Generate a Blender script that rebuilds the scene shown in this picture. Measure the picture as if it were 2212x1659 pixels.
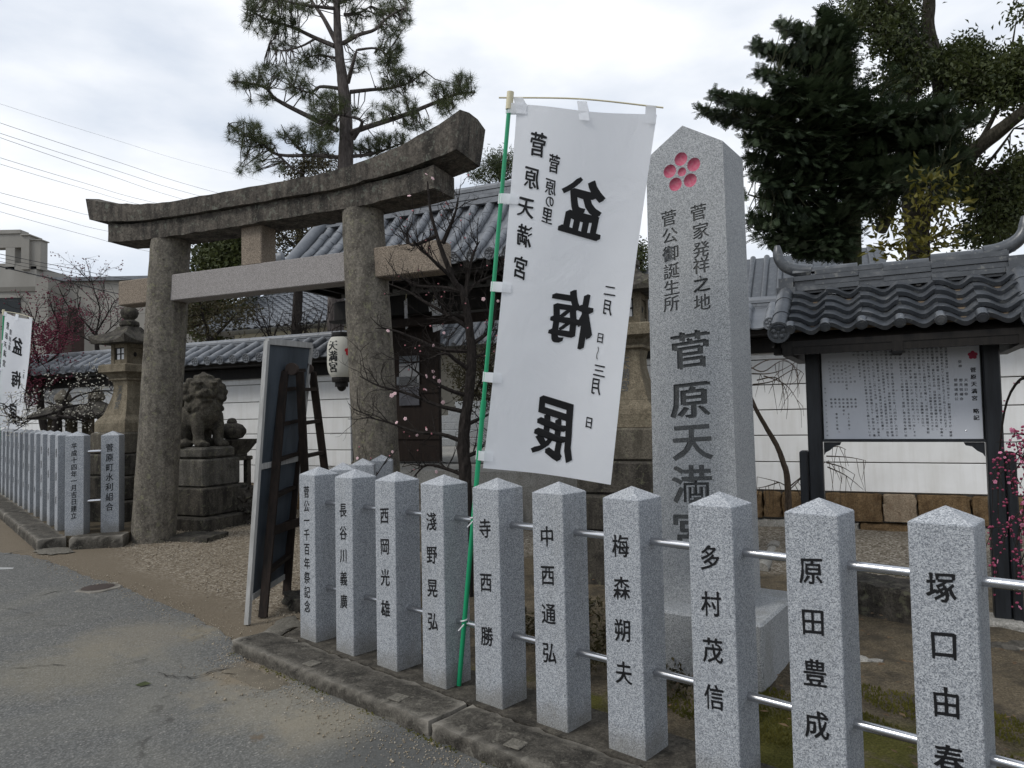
# Shrine entrance: stone gate, granite post fence, monument, banner, tiled walls and trees on an overcast day.
import bpy, bmesh, math, random
import numpy as np
from mathutils import Matrix, Vector

for o in list(bpy.data.objects):
    bpy.data.objects.remove(o, do_unlink=True)
scene = bpy.context.scene
COL = scene.collection
rng = np.random.default_rng(7)
random.seed(7)

# ------------------------------------------------------------------ camera
EYE = np.array([0.0, 0.0, 1.62])
PITCH, ROLL, FOC = math.radians(2.40), math.radians(-1.15), 1536.0   # focal length in units of a 2212 px wide picture
_f = np.array([0, math.cos(PITCH), math.sin(PITCH)]); _u = np.array([0, -math.sin(PITCH), math.cos(PITCH)]); _r = np.array([1.0, 0, 0])
CR = _r * math.cos(ROLL) + _u * math.sin(ROLL); CU = -_r * math.sin(ROLL) + _u * math.cos(ROLL); CW = _f
cam_d = bpy.data.cameras.new('camera')
cam_d.sensor_width = 36.0; cam_d.lens = 25.0; cam_d.clip_start = 0.05; cam_d.clip_end = 2000
cam = bpy.data.objects.new('camera', cam_d); COL.objects.link(cam)
M = Matrix.Identity(4)
for i in range(3):
    M[i][0] = CR[i]; M[i][1] = CU[i]; M[i][2] = -CW[i]; M[i][3] = EYE[i]
cam.matrix_world = M
scene.camera = cam

# ------------------------------------------------------------------ sky, sun, exposure
SUN_AZ, SUN_EL = math.radians(-118), math.radians(44)      # azimuth clockwise from +Y: sun stands left and behind the viewer
world = bpy.data.worlds.new('World'); scene.world = world; world.use_nodes = True
wn = world.node_tree.nodes; wl = world.node_tree.links
wn.clear()
w_out = wn.new('ShaderNodeOutputWorld'); w_bg = wn.new('ShaderNodeBackground')
w_sky = wn.new('ShaderNodeTexSky'); w_sky.sky_type = 'NISHITA'; w_sky.sun_disc = False
w_sky.sun_elevation = SUN_EL; w_sky.sun_rotation = SUN_AZ % (2 * math.pi)
w_tc = wn.new('ShaderNodeTexCoord'); w_map = wn.new('ShaderNodeMapping'); w_map.inputs['Scale'].default_value = (1.0, 1.0, 2.6)
w_map.inputs['Location'].default_value = (0.6, 0.3, 0.1)
w_n1 = wn.new('ShaderNodeTexNoise'); w_n1.inputs['Scale'].default_value = 2.1; w_n1.inputs['Detail'].default_value = 7; w_n1.inputs['Roughness'].default_value = 0.5
w_rp = wn.new('ShaderNodeValToRGB')
w_rp.color_ramp.elements[0].position = 0.37; w_rp.color_ramp.elements[0].color = (0.43, 0.50, 0.61, 1)
w_rp.color_ramp.elements[1].position = 0.63; w_rp.color_ramp.elements[1].color = (0.86, 0.875, 0.90, 1)
w_mul = wn.new('ShaderNodeVectorMath'); w_mul.operation = 'SCALE'; w_mul.inputs['Scale'].default_value = 0.10
w_mix = wn.new('ShaderNodeMix'); w_mix.data_type = 'RGBA'; w_mix.inputs[0].default_value = 0.93
wl.new(w_tc.outputs['Generated'], w_map.inputs['Vector']); wl.new(w_map.outputs[0], w_n1.inputs['Vector'])
wl.new(w_n1.outputs['Fac'], w_rp.inputs[0]); wl.new(w_sky.outputs[0], w_mul.inputs[0])
wl.new(w_mul.outputs[0], w_mix.inputs[6]); wl.new(w_rp.outputs[0], w_mix.inputs[7])
wl.new(w_mix.outputs[2], w_bg.inputs['Color']); w_bg.inputs['Strength'].default_value = 1.28
wl.new(w_bg.outputs[0], w_out.inputs[0])

sun_d = bpy.data.lights.new('sun', 'SUN'); sun_d.energy = 1.5; sun_d.angle = math.radians(18); sun_d.color = (1.0, 0.97, 0.92)
sun = bpy.data.objects.new('sun', sun_d); COL.objects.link(sun)
_sd = Vector((math.sin(SUN_AZ) * math.cos(SUN_EL), math.cos(SUN_AZ) * math.cos(SUN_EL), math.sin(SUN_EL)))
sun.rotation_euler = _sd.to_track_quat('Z', 'Y').to_euler(); sun.location = (-8, -6, 14)
vs = scene.view_settings
vs.view_transform = 'Standard'; vs.look = 'None'; vs.exposure = 0.0; vs.gamma = 1.0; vs.use_curve_mapping = False
scene.cycles.max_bounces = 6; scene.cycles.transparent_max_bounces = 6

# ------------------------------------------------------------------ helpers
def ray(px, py):
    return CR * (px - 1106) / FOC - CU * (py - 829.5) / FOC + CW
def at(px, py, Y):                       # the point seen at (px, py) that lies Y metres ahead
    d = ray(px, py); return EYE + d * (Y / d[1])
def onz(px, py, z=0.0):                  # the point seen at (px, py) at height z
    d = ray(px, py); return EYE + d * ((z - EYE[2]) / d[2])
def gz(x, y):                            # height of the ground: the road climbs gently to the left
    s = -0.66 * x + 0.75 * y
    t = np.clip((s - 4.4) / 5.2, 0, 1)
    return 0.05 + 0.21 * t * t * (3 - 2 * t)
K = 0.8641
def crop(x0, y0, sc):
    return lambda x, y: ((x0 + x * sc) * K, (y0 + y * sc) * K)
c1 = crop(0, 500, .5424); c2 = crop(400, 600, .6027); c3 = crop(200, 250, .4882); c5 = crop(1860, 500, .5426)
c6 = crop(600, 1100, .4973); c7 = crop(1600, 1150, .4642); c8 = crop(0, 1200, .4973); z8 = crop(0, 1040, .2290)
pz = crop(500, 0, .3617); fz = crop(1740, 0, .4341); gp = crop(900, 420, .4822); bn = crop(1200, 200, .6629)
z7 = crop(440, 560, .2411); zl = crop(0, 540, .3376); z5 = crop(1480, 600, .5419); z6 = crop(1860, 1000, .3616)

class MB:
    """Collects shapes; build() links them as one mesh object."""
    def __init__(s): s.v = []; s.f = []; s.m = []; s.mi = 0
    def add(s, vs_, fs):
        b = len(s.v); s.v.extend([tuple(map(float, p)) for p in vs_]); s.f.extend([tuple(b + i for i in f) for f in fs]); s.m.extend([s.mi] * len(fs)); return s
    def box(s, c, d, rz=0.0, top=1.0, M_=None):
        hx, hy, hz = d[0] / 2, d[1] / 2, d[2] / 2; ps = []
        for z, k in ((-hz, 1), (hz, top)):
            for x, y in ((-hx * k, -hy * k), (hx * k, -hy * k), (hx * k, hy * k), (-hx * k, hy * k)):
                if M_ is not None:
                    q = M_ @ Vector((x, y, z)); ps.append((c[0] + q[0], c[1] + q[1], c[2] + q[2]))
                else:
                    ps.append((c[0] + x * math.cos(rz) - y * math.sin(rz), c[1] + x * math.sin(rz) + y * math.cos(rz), c[2] + z))
        return s.add(ps, [(3, 2, 1, 0), (4, 5, 6, 7), (0, 1, 5, 4), (1, 2, 6, 5), (2, 3, 7, 6), (3, 0, 4, 7)])
    def cbox(s, c, d, ch=0.01, rz=0.0):
        """box with chamfered edges"""
        hx, hy, hz = d[0] / 2, d[1] / 2, d[2] / 2
        rings = []
        for z, k in ((-hz, ch), (-hz + ch, 0), (hz - ch, 0), (hz, ch)):
            a, b = hx - k, hy - k; e = ch
            rings.append([(x, y, z) for x, y in ((-a + e, -b), (a - e, -b), (a, -b + e), (a, b - e), (a - e, b), (-a + e, b), (-a, b - e), (-a, -b + e))])
        ps = []
        for r in rings:
            for x, y, z in r:
                ps.append((c[0] + x * math.cos(rz) - y * math.sin(rz), c[1] + x * math.sin(rz) + y * math.cos(rz), c[2] + z))
        fs = [tuple(range(7, -1, -1)), tuple(range(24, 32))]
        for k in range(3):
            for i in range(8):
                j = (i + 1) % 8; fs.append((k * 8 + i, k * 8 + j, k * 8 + 8 + j, k * 8 + 8 + i))
        return s.add(ps, fs)
    def bar(s, a, b, w, h=None, up=(0, 0, 1)):
        """rectangular bar from a to b; w sideways, h along up"""
        h = h or w; a = Vector(a); b = Vector(b); d = (b - a).normalized(); u = Vector(up)
        x = d.cross(u)
        if x.length < 1e-4: x = d.cross(Vector((1, 0, 0)))
        x.normalize(); y = x.cross(d).normalized(); ps = []
        for p in (a, b):
            for i, j in ((-1, -1), (1, -1), (1, 1), (-1, 1)): ps.append(p + x * (i * w / 2) + y * (j * h / 2))
        return s.add(ps, [(0, 1, 2, 3), (7, 6, 5, 4), (4, 5, 1, 0), (5, 6, 2, 1), (6, 7, 3, 2), (7, 4, 0, 3)])
    def tube(s, pts, rad, n=8, cap=True, jit=0.0):
        P = [Vector(p) for p in pts]; m = len(P); R = rad if hasattr(rad, '__len__') else [rad] * m
        d0 = (P[1] - P[0]).normalized(); x = d0.cross(Vector((0, 0, 1)))
        if x.length < 1e-3: x = d0.cross(Vector((1, 0, 0)))
        x.normalize(); vs_ = []
        for i in range(m):
            d = (P[min(i + 1, m - 1)] - P[max(i - 1, 0)])
            if d.length < 1e-9: d = d0
            d.normalize(); x = (x - d * x.dot(d))
            if x.length < 1e-6: x = d.orthogonal()
            x.normalize(); y = d.cross(x)
            for k in range(n):
                a = 2 * math.pi * k / n; r = R[i] * (1 + (random.uniform(-jit, jit) if jit else 0))
                vs_.append(P[i] + x * (r * math.cos(a)) + y * (r * math.sin(a)))
        fs = [(i * n + k, i * n + (k + 1) % n, (i + 1) * n + (k + 1) % n, (i + 1) * n + k) for i in range(m - 1) for k in range(n)]
        if cap: fs += [tuple(range(n - 1, -1, -1)), tuple((m - 1) * n + k for k in range(n))]
        return s.add(vs_, fs)
    def lathe(s, prof, n=24, c=(0, 0, 0), ph=0.0, sq=False):
        """prof: (radius, z); sq: radius is the half width of a square"""
        vs_ = []; kk = math.sqrt(2) if sq else 1.0
        if sq: n = 4; ph = math.pi / 4
        for r, z in prof:
            for i in range(n):
                a = ph + 2 * math.pi * i / n; vs_.append((c[0] + kk * r * math.cos(a), c[1] + kk * r * math.sin(a), c[2] + z))
        m = len(prof); fs = [(i * n + k, i * n + (k + 1) % n, (i + 1) * n + (k + 1) % n, (i + 1) * n + k) for i in range(m - 1) for k in range(n)]
        fs += [tuple(range(n - 1, -1, -1)), tuple((m - 1) * n + k for k in range(n))]
        return s.add(vs_, fs)
    def prism(s, poly, y0, y1, ax='xz'):
        """closed polygon in the x-z (or x-y) plane, extruded along the third axis"""
        n = len(poly); vs_ = []
        for t in (y0, y1):
            for a, b in poly: vs_.append((a, t, b) if ax == 'xz' else (a, b, t))
        fs = [tuple(range(n)) if ax == 'xz' else tuple(range(n - 1, -1, -1)), tuple(range(2 * n - 1, n - 1, -1)) if ax == 'xz' else tuple(range(n, 2 * n))]
        for i in range(n):
            j = (i + 1) % n; fs.append((i, n + i, n + j, j) if ax == 'xz' else (i, j, n + j, n + i))
        return s.add(vs_, fs)
    def ball(s, c, r, nu=8, nv=6):
        r = r if hasattr(r, '__len__') else (r, r, r); vs_ = [(c[0], c[1], c[2] - r[2])]
        for i in range(1, nv):
            t = math.pi * i / nv
            for k in range(nu):
                a = 2 * math.pi * k / nu; vs_.append((c[0] + r[0] * math.sin(t) * math.cos(a), c[1] + r[1] * math.sin(t) * math.sin(a), c[2] - r[2] * math.cos(t)))
        vs_.append((c[0], c[1], c[2] + r[2])); fs = [(0, 1 + (k + 1) % nu, 1 + k) for k in range(nu)]
        for i in range(nv - 2):
            for k in range(nu): fs.append((1 + i * nu + k, 1 + i * nu + (k + 1) % nu, 1 + (i + 1) * nu + (k + 1) % nu, 1 + (i + 1) * nu + k))
        b = 1 + (nv - 2) * nu; fs += [(len(vs_) - 1, b + k, b + (k + 1) % nu) for k in range(nu)]
        return s.add(vs_, fs)
    def data(s, name, mats, smooth=False):
        me = bpy.data.meshes.new(name); me.from_pydata(s.v, [], s.f)
        for m in (mats if isinstance(mats, (list, tuple)) else [mats]): me.materials.append(m)
        if isinstance(mats, (list, tuple)) and len(mats) > 1: me.polygons.foreach_set('material_index', s.m)
        if smooth:
            me.polygons.foreach_set('use_smooth', [True] * len(me.polygons)); me.update(); me.set_sharp_from_angle(angle=math.radians(38))
        me.update(); return me
    def build(s, name, mats, parent=None, smooth=False, loc=None, rz=None):
        return link(name, s.data(name, mats, smooth), parent, loc, rz)

def link(name, me, parent=None, loc=None, rz=None):
    o = bpy.data.objects.new(name, me); COL.objects.link(o)
    if parent is not None: o.parent = parent
    if loc is not None: o.location = tuple(map(float, loc))
    if rz is not None: o.rotation_euler = (0, 0, rz)
    return o
def thing(name, label, cat, loc=(0, 0, 0), rz=0.0, group=None):
    o = link(name, None, None, loc, rz); o.empty_display_size = 0.2; return tag(o, label, cat, group)
def tag(o, label, cat, group=None):
    o['label'] = label; o['category'] = cat
    if group: o['group'] = group
    return o
def kind(o, k):
    o['kind'] = k; return o
def mesh_np(name, V, F, mats, mi=None):
    """mesh from numpy arrays; F (n, 3 or 4)"""
    me = bpy.data.meshes.new(name); n, k = F.shape
    me.vertices.add(len(V)); me.vertices.foreach_set('co', np.asarray(V, np.float32).ravel())
    me.loops.add(n * k); me.loops.foreach_set('vertex_index', F.astype(np.int32).ravel())
    me.polygons.add(n); me.polygons.foreach_set('loop_start', np.arange(0, n * k, k, dtype=np.int32))
    for m in (mats if isinstance(mats, (list, tuple)) else [mats]): me.materials.append(m)
    if mi is not None: me.polygons.foreach_set('material_index', np.asarray(mi, np.int32))
    me.update(calc_edges=True); me.validate(); return me
def rand_rot(n, g=rng):
    q = g.normal(size=(n, 4)); q /= np.linalg.norm(q, axis=1)[:, None]; w, x, y, z = q.T
    return np.stack([np.stack([1 - 2 * (y * y + z * z), 2 * (x * y - z * w), 2 * (x * z + y * w)], -1), np.stack([2 * (x * y + z * w), 1 - 2 * (x * x + z * z), 2 * (y * z - x * w)], -1), np.stack([2 * (x * z - y * w), 2 * (y * z + x * w), 1 - 2 * (x * x + y * y)], -1)], 1)
def frame_rot(d, g=rng, up=None):
    """rotations whose local X axis is d (n,3); roll random, or local Z kept near up"""
    d = d / (np.linalg.norm(d, axis=1)[:, None] + 1e-9)
    r = g.normal(size=d.shape) * 0.25 + np.array(up) if up is not None else g.normal(size=d.shape)
    y = np.cross(r, d); y /= np.linalg.norm(y, axis=1)[:, None] + 1e-9; z = np.cross(d, y)
    return np.stack([d, y, z], -1)
def scatter(tv, tf, Rm, T, S):
    """many copies of a small template as arrays"""
    n = len(T); tv = np.asarray(tv, float); tf = np.asarray(tf)
    V = np.einsum('nij,kj->nki', Rm, tv) * np.asarray(S).reshape(-1, 1, 1) + T[:, None, :]
    F = tf[None] + (np.arange(n) * len(tv))[:, None, None]
    return V.reshape(-1, 3), F.reshape(-1, tf.shape[1])
def smooth_path(pts, n=4):
    P = [np.array(p, float) for p in pts]; out = []
    for i in range(len(P) - 1):
        p0 = P[max(i - 1, 0)]; p1 = P[i]; p2 = P[i + 1]; p3 = P[min(i + 2, len(P) - 1)]
        for k in range(n):
            t = k / n; out.append(0.5 * ((2 * p1) + (-p0 + p2) * t + (2 * p0 - 5 * p1 + 4 * p2 - p3) * t * t + (-p0 + 3 * p1 - 3 * p2 + p3) * t ** 3))
    out.append(P[-1]); return out
def lerp(a, b, t): return a + (b - a) * t

# ------------------------------------------------------------------ materials
class NT:
    def __init__(s, name):
        s.m = bpy.data.materials.new(name); s.m.use_nodes = True; s.t = s.m.node_tree; s.n = s.t.nodes; s.l = s.t.links
        s.b = s.n['Principled BSDF']; s.tc = s.n.new('ShaderNodeTexCoord'); s._obj = s.tc.outputs['Object']
        s.oi = None
    def vec(s, world_=False, scale=(1, 1, 1), rnd=True):
        if world_:
            g = s.n.new('ShaderNodeNewGeometry'); src = g.outputs['Position']
        else:
            src = s._obj
            if rnd:
                if s.oi is None: s.oi = s.n.new('ShaderNodeObjectInfo')
                a = s.n.new('ShaderNodeVectorMath'); a.operation = 'MULTIPLY_ADD'
                c = s.n.new('ShaderNodeCombineXYZ'); s.l.new(s.oi.outputs['Random'], c.inputs[0]); s.l.new(s.oi.outputs['Random'], c.inputs[1]); s.l.new(s.oi.outputs['Random'], c.inputs[2])
                s.l.new(c.outputs[0], a.inputs[0]); a.inputs[1].default_value = (37.1, 53.7, 19.3); s.l.new(src, a.inputs[2]); src = a.outputs[0]
        mp = s.n.new('ShaderNodeMapping'); mp.inputs['Scale'].default_value = scale; s.l.new(src, mp.inputs[0]); return mp.outputs[0]
    def noise(s, v, scale, detail=4, rough=.55, dist=0):
        n = s.n.new('ShaderNodeTexNoise'); n.inputs['Scale'].default_value = scale; n.inputs['Detail'].default_value = detail; n.inputs['Roughness'].default_value = rough; n.inputs['Distortion'].default_value = dist
        s.l.new(v, n.inputs['Vector']); return n.outputs['Fac']
    def voro(s, v, scale, feat='F1', out='Distance', rnd=1.0):
        n = s.n.new('ShaderNodeTexVoronoi'); n.feature = feat; n.inputs['Scale'].default_value = scale; n.inputs['Randomness'].default_value = rnd
        s.l.new(v, n.inputs['Vector']); return n.outputs[out]
    def ramp(s, f, stops, interp='LINEAR'):
        r = s.n.new('ShaderNodeValToRGB'); e = r.color_ramp; e.interpolation = interp
        while len(e.elements) < len(stops): e.elements.new(.5)
        for i, (p, c) in enumerate(stops):
            e.elements[i].position = p; e.elements[i].color = (c, c, c, 1) if not hasattr(c, '__len__') else (*c, 1)
        s.l.new(f, r.inputs[0]); return r.outputs[0]
    def mix(s, f, a, b, mode='MIX'):
        m = s.n.new('ShaderNodeMix'); m.data_type = 'RGBA'; m.blend_type = mode
        for i, x in ((0, f), (6, a), (7, b)):
            if hasattr(x, 'links'): s.l.new(x, m.inputs[i])
            elif i == 0: m.inputs[0].default_value = x
            else: m.inputs[i].default_value = (x, x, x, 1) if not hasattr(x, '__len__') else (*x, 1)
        return m.outputs[2]
    def math(s, op, a, b=0.0, c=0.0):
        m = s.n.new('ShaderNodeMath'); m.operation = op
        for i, x in enumerate((a, b, c)):
            if hasattr(x, 'links'): s.l.new(x, m.inputs[i])
            else: m.inputs[i].default_value = x
        return m.outputs[0]
    def rnd(s):
        if s.oi is None: s.oi = s.n.new('ShaderNodeObjectInfo')
        return s.oi.outputs['Random']
    def sep(s, v):
        n = s.n.new('ShaderNodeSeparateXYZ'); s.l.new(v, n.inputs[0]); return n.outputs
    def nz(s):
        g = s.n.new('ShaderNodeNewGeometry'); return s.sep(g.outputs['Normal'])[2]
    def col(s, c):
        if hasattr(c, 'links'): s.l.new(c, s.b.inputs['Base Color'])
        else: s.b.inputs['Base Color'].default_value = (*c, 1)
        return s
    def bump(s, h, strength=.4, dist=.01):
        b = s.n.new('ShaderNodeBump'); b.inputs['Strength'].default_value = strength; b.inputs['Distance'].default_value = dist
        s.l.new(h, b.inputs['Height']); s.l.new(b.outputs[0], s.b.inputs['Normal']); return s
    def set(s, rough=.8, metal=0.0, spec=.3):
        if hasattr(rough, 'links'): s.l.new(rough, s.b.inputs['Roughness'])
        else: s.b.inputs['Roughness'].default_value = rough
        s.b.inputs['Metallic'].default_value = metal; s.b.inputs['Specular IOR Level'].default_value = spec; return s.m
    def translucent(s, color, fac):
        tr = s.n.new('ShaderNodeBsdfTranslucent')
        if hasattr(color, 'links'): s.l.new(color, tr.inputs[0])
        else: tr.inputs[0].default_value = (*color, 1)
        mx = s.n.new('ShaderNodeMixShader'); mx.inputs[0].default_value = fac
        s.l.new(s.b.outputs[0], mx.inputs[1]); s.l.new(tr.outputs[0], mx.inputs[2])
        s.l.new(mx.outputs[0], s.n['Material Output'].inputs[0])

def plain(name, c, rough=.7, metal=0., spec=.3, var=.0):
    t = NT(name)
    if var:
        f = t.noise(t.vec(), 9, 4); t.col(t.mix(f, tuple(x * (1 - var) for x in c), tuple(min(1, x * (1 + var)) for x in c)))
    else: t.col(c)
    return t.set(rough, metal, spec)
def granite(name, dark, light, dirt=.25, grain=1.0, dirt_c=(.16, .15, .12), base_dirt=False):
    t = NT(name); v = t.vec()
    a = t.sep(t.voro(v, 310 * grain, out='Color'))[0]; b = t.noise(v, 95 * grain, 3, .75); w = t.noise(v, 6, 4, .6)
    c = t.ramp(a, [(.0, tuple(x * .5 for x in dark)), (.08, tuple(x * .78 for x in dark)), (.17, dark), (.5, tuple((x + y) / 2 for x, y in zip(dark, light))), (.75, light), (1.0, tuple(min(1, x * 1.2) for x in light))])
    c = t.mix(t.ramp(b, [(.33, .35), (.50, 0.0)]), c, tuple(x * .5 for x in dark))
    c = t.mix(t.ramp(w, [(.3, .12), (.7, .0)]), c, dark)
    c = t.mix(t.math('MULTIPLY', t.ramp(t.noise(t.vec(scale=(1, 1, .35)), 4.5, 5, .65), [(.52, 0.0), (.78, 1.0)]), dirt), c, dirt_c)
    if base_dirt:
        zz = t.sep(t._obj)[2]; c = t.mix(t.math('MULTIPLY', t.ramp(t.math('ADD', zz, t.math('MULTIPLY', t.math('SUBTRACT', w, .5), .25)), [(.0, .55), (.13, 0.0)]), 1.0), c, (.15, .135, .105))
        c = t.mix(t.ramp(t.noise(t.vec(scale=(6, 6, .5)), 4, 4, .6), [(.55, 0.0), (.8, .22)]), c, tuple(x * .55 for x in dark))
    t.col(c); t.bump(a, .25, .002); return t.set(.75, 0, .3)
def oldstone(name, base, dark, lichen=(.30, .31, .22), lf=.35, streak=.5, grain=1.0):
    t = NT(name); v = t.vec()
    g = t.noise(v, 70 * grain, 4, .75); m = t.noise(v, 7, 6, .65, .3); s = t.noise(t.vec(scale=(3.2, 3.2, .45)), 3.2, 5, .6)
    c = t.ramp(g, [(.32, tuple(x * .55 for x in base)), (.5, base), (.68, tuple(min(1, x * 1.5) for x in base))])
    c = t.mix(t.ramp(s, [(.42, 0.0), (.62, streak)]), c, dark)
    c = t.mix(t.ramp(m, [(.5, 0.0), (.66, .75)]), c, tuple(x * 1.2 for x in dark))
    l = t.noise(t.vec(), 16, 5, .7, .6)
    c = t.mix(t.ramp(l, [(.56, 0.0), (.64, lf)]), c, lichen)
    pit = t.noise(t.vec(), 38 * grain, 3, .8); c = t.mix(t.ramp(pit, [(.30, .75), (.42, 0.0)]), c, tuple(x * .8 for x in dark))
    c = t.mix(t.ramp(t.noise(t.vec(), 95 * grain, 2, .7), [(.60, 0.0), (.70, .55)]), c, tuple(min(1, x * 1.9) for x in base))
    t.col(c); h = t.mix(.5, g, m); t.bump(t.mix(.5, h, pit), .8, .014); return t.set(.92, 0, .15)
def wood(name, a, b, rough=.7):
    t = NT(name); v = t.vec(scale=(14, 14, 1.2)); n = t.noise(v, 3, 5, .6, .4); t.col(t.ramp(n, [(.3, a), (.7, b)])); t.bump(n, .3, .004); return t.set(rough, 0, .25)
def leafmat(name, a, b, tr=.3, rough=.55):
    t = NT(name); n = t.noise(t.vec(rnd=False), 1.7, 3, .6); n2 = t.noise(t.vec(rnd=False), 11, 2, .6)
    c = t.ramp(t.mix(.45, n, n2), [(.34, a), (.64, b)]); t.col(c); t.set(rough, 0, .3)
    t.translucent(c, tr); return t.m
def bark(name, a, b, sc=1.0):
    t = NT(name); v = t.vec(scale=(6 * sc, 6 * sc, 1.6 * sc)); n = t.noise(v, 5, 6, .7, .5); t.col(t.ramp(n, [(.32, a), (.66, b)])); t.bump(n, .8, .02); return t.set(.95, 0, .1)

GR = granite('granite_light', (.205, .221, .243), (.435, .45, .465), .2, base_dirt=True); GRC = granite('granite_cap_lit', (.23, .245, .265), (.50, .51, .52), .15)  # cap granite is paler: skylight on the post tops is put into its colour
GRM = granite('granite_monument', (.22, .232, .24), (.43, .437, .44), .10, 1.0)
GRB = granite('granite_base', (.20, .21, .22), (.40, .41, .41), .5, 1.0, (.12, .11, .08))
GRN = granite('granite_new_beam', (.21, .193, .184), (.36, .335, .32), .35, .9, (.13, .115, .095))
GRO = granite('granite_brown', (.13, .105, .08), (.31, .25, .19), .45, .7, (.06, .052, .042))
TORII = oldstone('torii_pillar_stone', (.165, .148, .122), (.045, .04, .034), (.24, .235, .14), .45, .45, .55)
TORIID = oldstone('torii_lintel_stone', (.112, .098, .082), (.026, .024, .022), (.20, .215, .175), .5, .78, .6)
STONE = oldstone('weathered_stone', (.125, .11, .087), (.05, .045, .035), (.27, .26, .18), .3, .6)
STONEL = oldstone('lantern_stone', (.195, .165, .118), (.07, .058, .04), (.22, .21, .15), .25, .5)
STONED = oldstone('dark_mossy_stone', (.08, .072, .06), (.022, .02, .018), (.20, .20, .13), .4, .8)
KERB = oldstone('kerb_stone', (.088, .080, .067), (.019, .0175, .015), (.22, .205, .17), .42, .5)
KERBF = oldstone('footing_stone', (.085, .076, .062), (.022, .02, .017), (.17, .155, .125), .45, .5)
PLUG = oldstone('socket_mortar', (.15, .138, .115), (.09, .083, .07), (.25, .235, .2), .3, .3)
_nt = KERB.node_tree; _geo = _nt.nodes.new('ShaderNodeNewGeometry'); _rp = _nt.nodes.new('ShaderNodeValToRGB'); _rp.color_ramp.elements[0].position = .53; _rp.color_ramp.elements[0].color = (0, 0, 0, 1); _rp.color_ramp.elements[1].position = .60; _rp.color_ramp.elements[1].color = (.8, .8, .8, 1)
_mx = _nt.nodes.new('ShaderNodeMix'); _mx.data_type = 'RGBA'; _mx.inputs[7].default_value = (.30, .275, .235, 1)
_bs = _nt.nodes['Principled BSDF']; _old = _bs.inputs['Base Color'].links[0].from_socket
_nt.links.new(_geo.outputs['Pointiness'], _rp.inputs[0]); _nt.links.new(_rp.outputs[0], _mx.inputs[0]); _nt.links.new(_old, _mx.inputs[6]); _nt.links.new(_mx.outputs[2], _bs.inputs['Base Color'])
CONC = oldstone('concrete', (.30, .29, .265), (.17, .16, .14), (.34, .32, .28), .3, .35)
WHITE = NT('white_plaster')
_n = WHITE.noise(WHITE.vec(), 3, 5, .6); _s = WHITE.noise(WHITE.vec(scale=(5, 5, .4)), 3, 4)
WHITE.col(WHITE.mix(WHITE.ramp(_s, [(.46, 0.0), (.76, .36)]), WHITE.ramp(_n, [(.3, (.74, .735, .715)), (.7, (.83, .83, .82))]), (.55, .53, .48))); WHITE.bump(WHITE.noise(WHITE.vec(), 60, 3), .12, .004)
WHITE = WHITE.set(.85, 0, .2)
_t = NT('roof_tile'); _a = _t.noise(_t.vec(), 7, 4, .6); _c = _t.ramp(_a, [(.25, (.10, .107, .118)), (.75, (.225, .235, .25))])
_c = _t.mix(_t.math('MULTIPLY', _t.rnd(), .5), _c, (.14, .15, .165)); _c = _t.mix(_t.ramp(_t.noise(_t.vec(), 30, 4, .7), [(.6, 0.0), (.72, .35)]), _c, (.30, .30, .27))
_t.col(_c); _t.bump(_t.noise(_t.vec(), 90, 2), .12, .002); TILE = _t.set(.42, 0, .5)
_t = NT('old_roof_tile'); _a = _t.noise(_t.vec(), 9, 5, .65); _c = _t.ramp(_a, [(.28, (.028, .031, .036)), (.55, (.07, .076, .083)), (.8, (.18, .18, .178))])
_c = _t.mix(_t.math('MULTIPLY', _t.rnd(), .75), _c, (.055, .06, .068)); _c = _t.mix(_t.ramp(_t.noise(_t.vec(), 26, 4, .7), [(.58, 0.0), (.68, .5)]), _c, (.25, .245, .22)); _t.col(_c); _t.bump(_t.noise(_t.vec(), 60, 3), .25, .003); TILEO = _t.set(.33, 0, .6)
CLAY = plain('roof_clay', (.16, .12, .08), .95, var=.3)
DWOOD = wood('dark_wood', (.006, .005, .0045), (.017, .014, .011), .6)
BWOOD = wood('brown_wood', (.010, .0065, .005), (.026, .016, .011)); LWOOD = wood('ladder_wood', (.008, .006, .005), (.028, .018, .013))
PALEW = wood('pale_painted_wood', (.27, .265, .25), (.42, .415, .40))
BLACKP = NT('black_painted_post'); BLACKP.col(BLACKP.ramp(BLACKP.noise(BLACKP.vec(scale=(8, 8, 1)), 4, 4), [(.3, (.006, .007, .009)), (.75, (.02, .023, .028))])); BLACKP = BLACKP.set(.45, 0, .4)
STEEL = plain('stainless_steel', (.62, .62, .63), .22, 1.0)
INK = plain('black_ink', (.006, .006, .007), .6)
CARVE_SHADE = granite('carved_granite_shade', (.05, .052, .053), (.10, .104, .104), .3, 1.0)  # darker granite: shade inside the carved strokes is put into this colour
PINKP = NT('pink_paint'); PINKP.col(PINKP.mix(PINKP.ramp(PINKP.noise(PINKP.vec(), 60, 3), [(.4, 0.), (.62, .5)]), (.44, .085, .145), (.48, .22, .26))); PINKP = PINKP.set(.7)
CLOTH = NT('banner_cloth'); CLOTH.col((.90, .91, .93)); CLOTH.bump(CLOTH.mix(.12, CLOTH.noise(CLOTH.vec(scale=(1.2, 1.2, .8)), 4.5, 4, .55, .6), CLOTH.noise(CLOTH.vec(), 300, 2)), .55, .02); CLOTH.set(.9, 0, .1); CLOTH.translucent((.92, .93, .95), .42); CLOTH = CLOTH.m
GREENP = plain('green_plastic', (.012, .30, .13), .35, 0, .5)
CREAM = plain('cream_plastic', (.66, .60, .42), .4)
WHITEP = plain('white_plastic', (.72, .72, .72), .4)
IRON = plain('rusty_iron', (.06, .045, .038), .8, .3, var=.4)
BARKP = bark('pine_bark', (.05, .042, .04), (.16, .14, .13))
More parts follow.
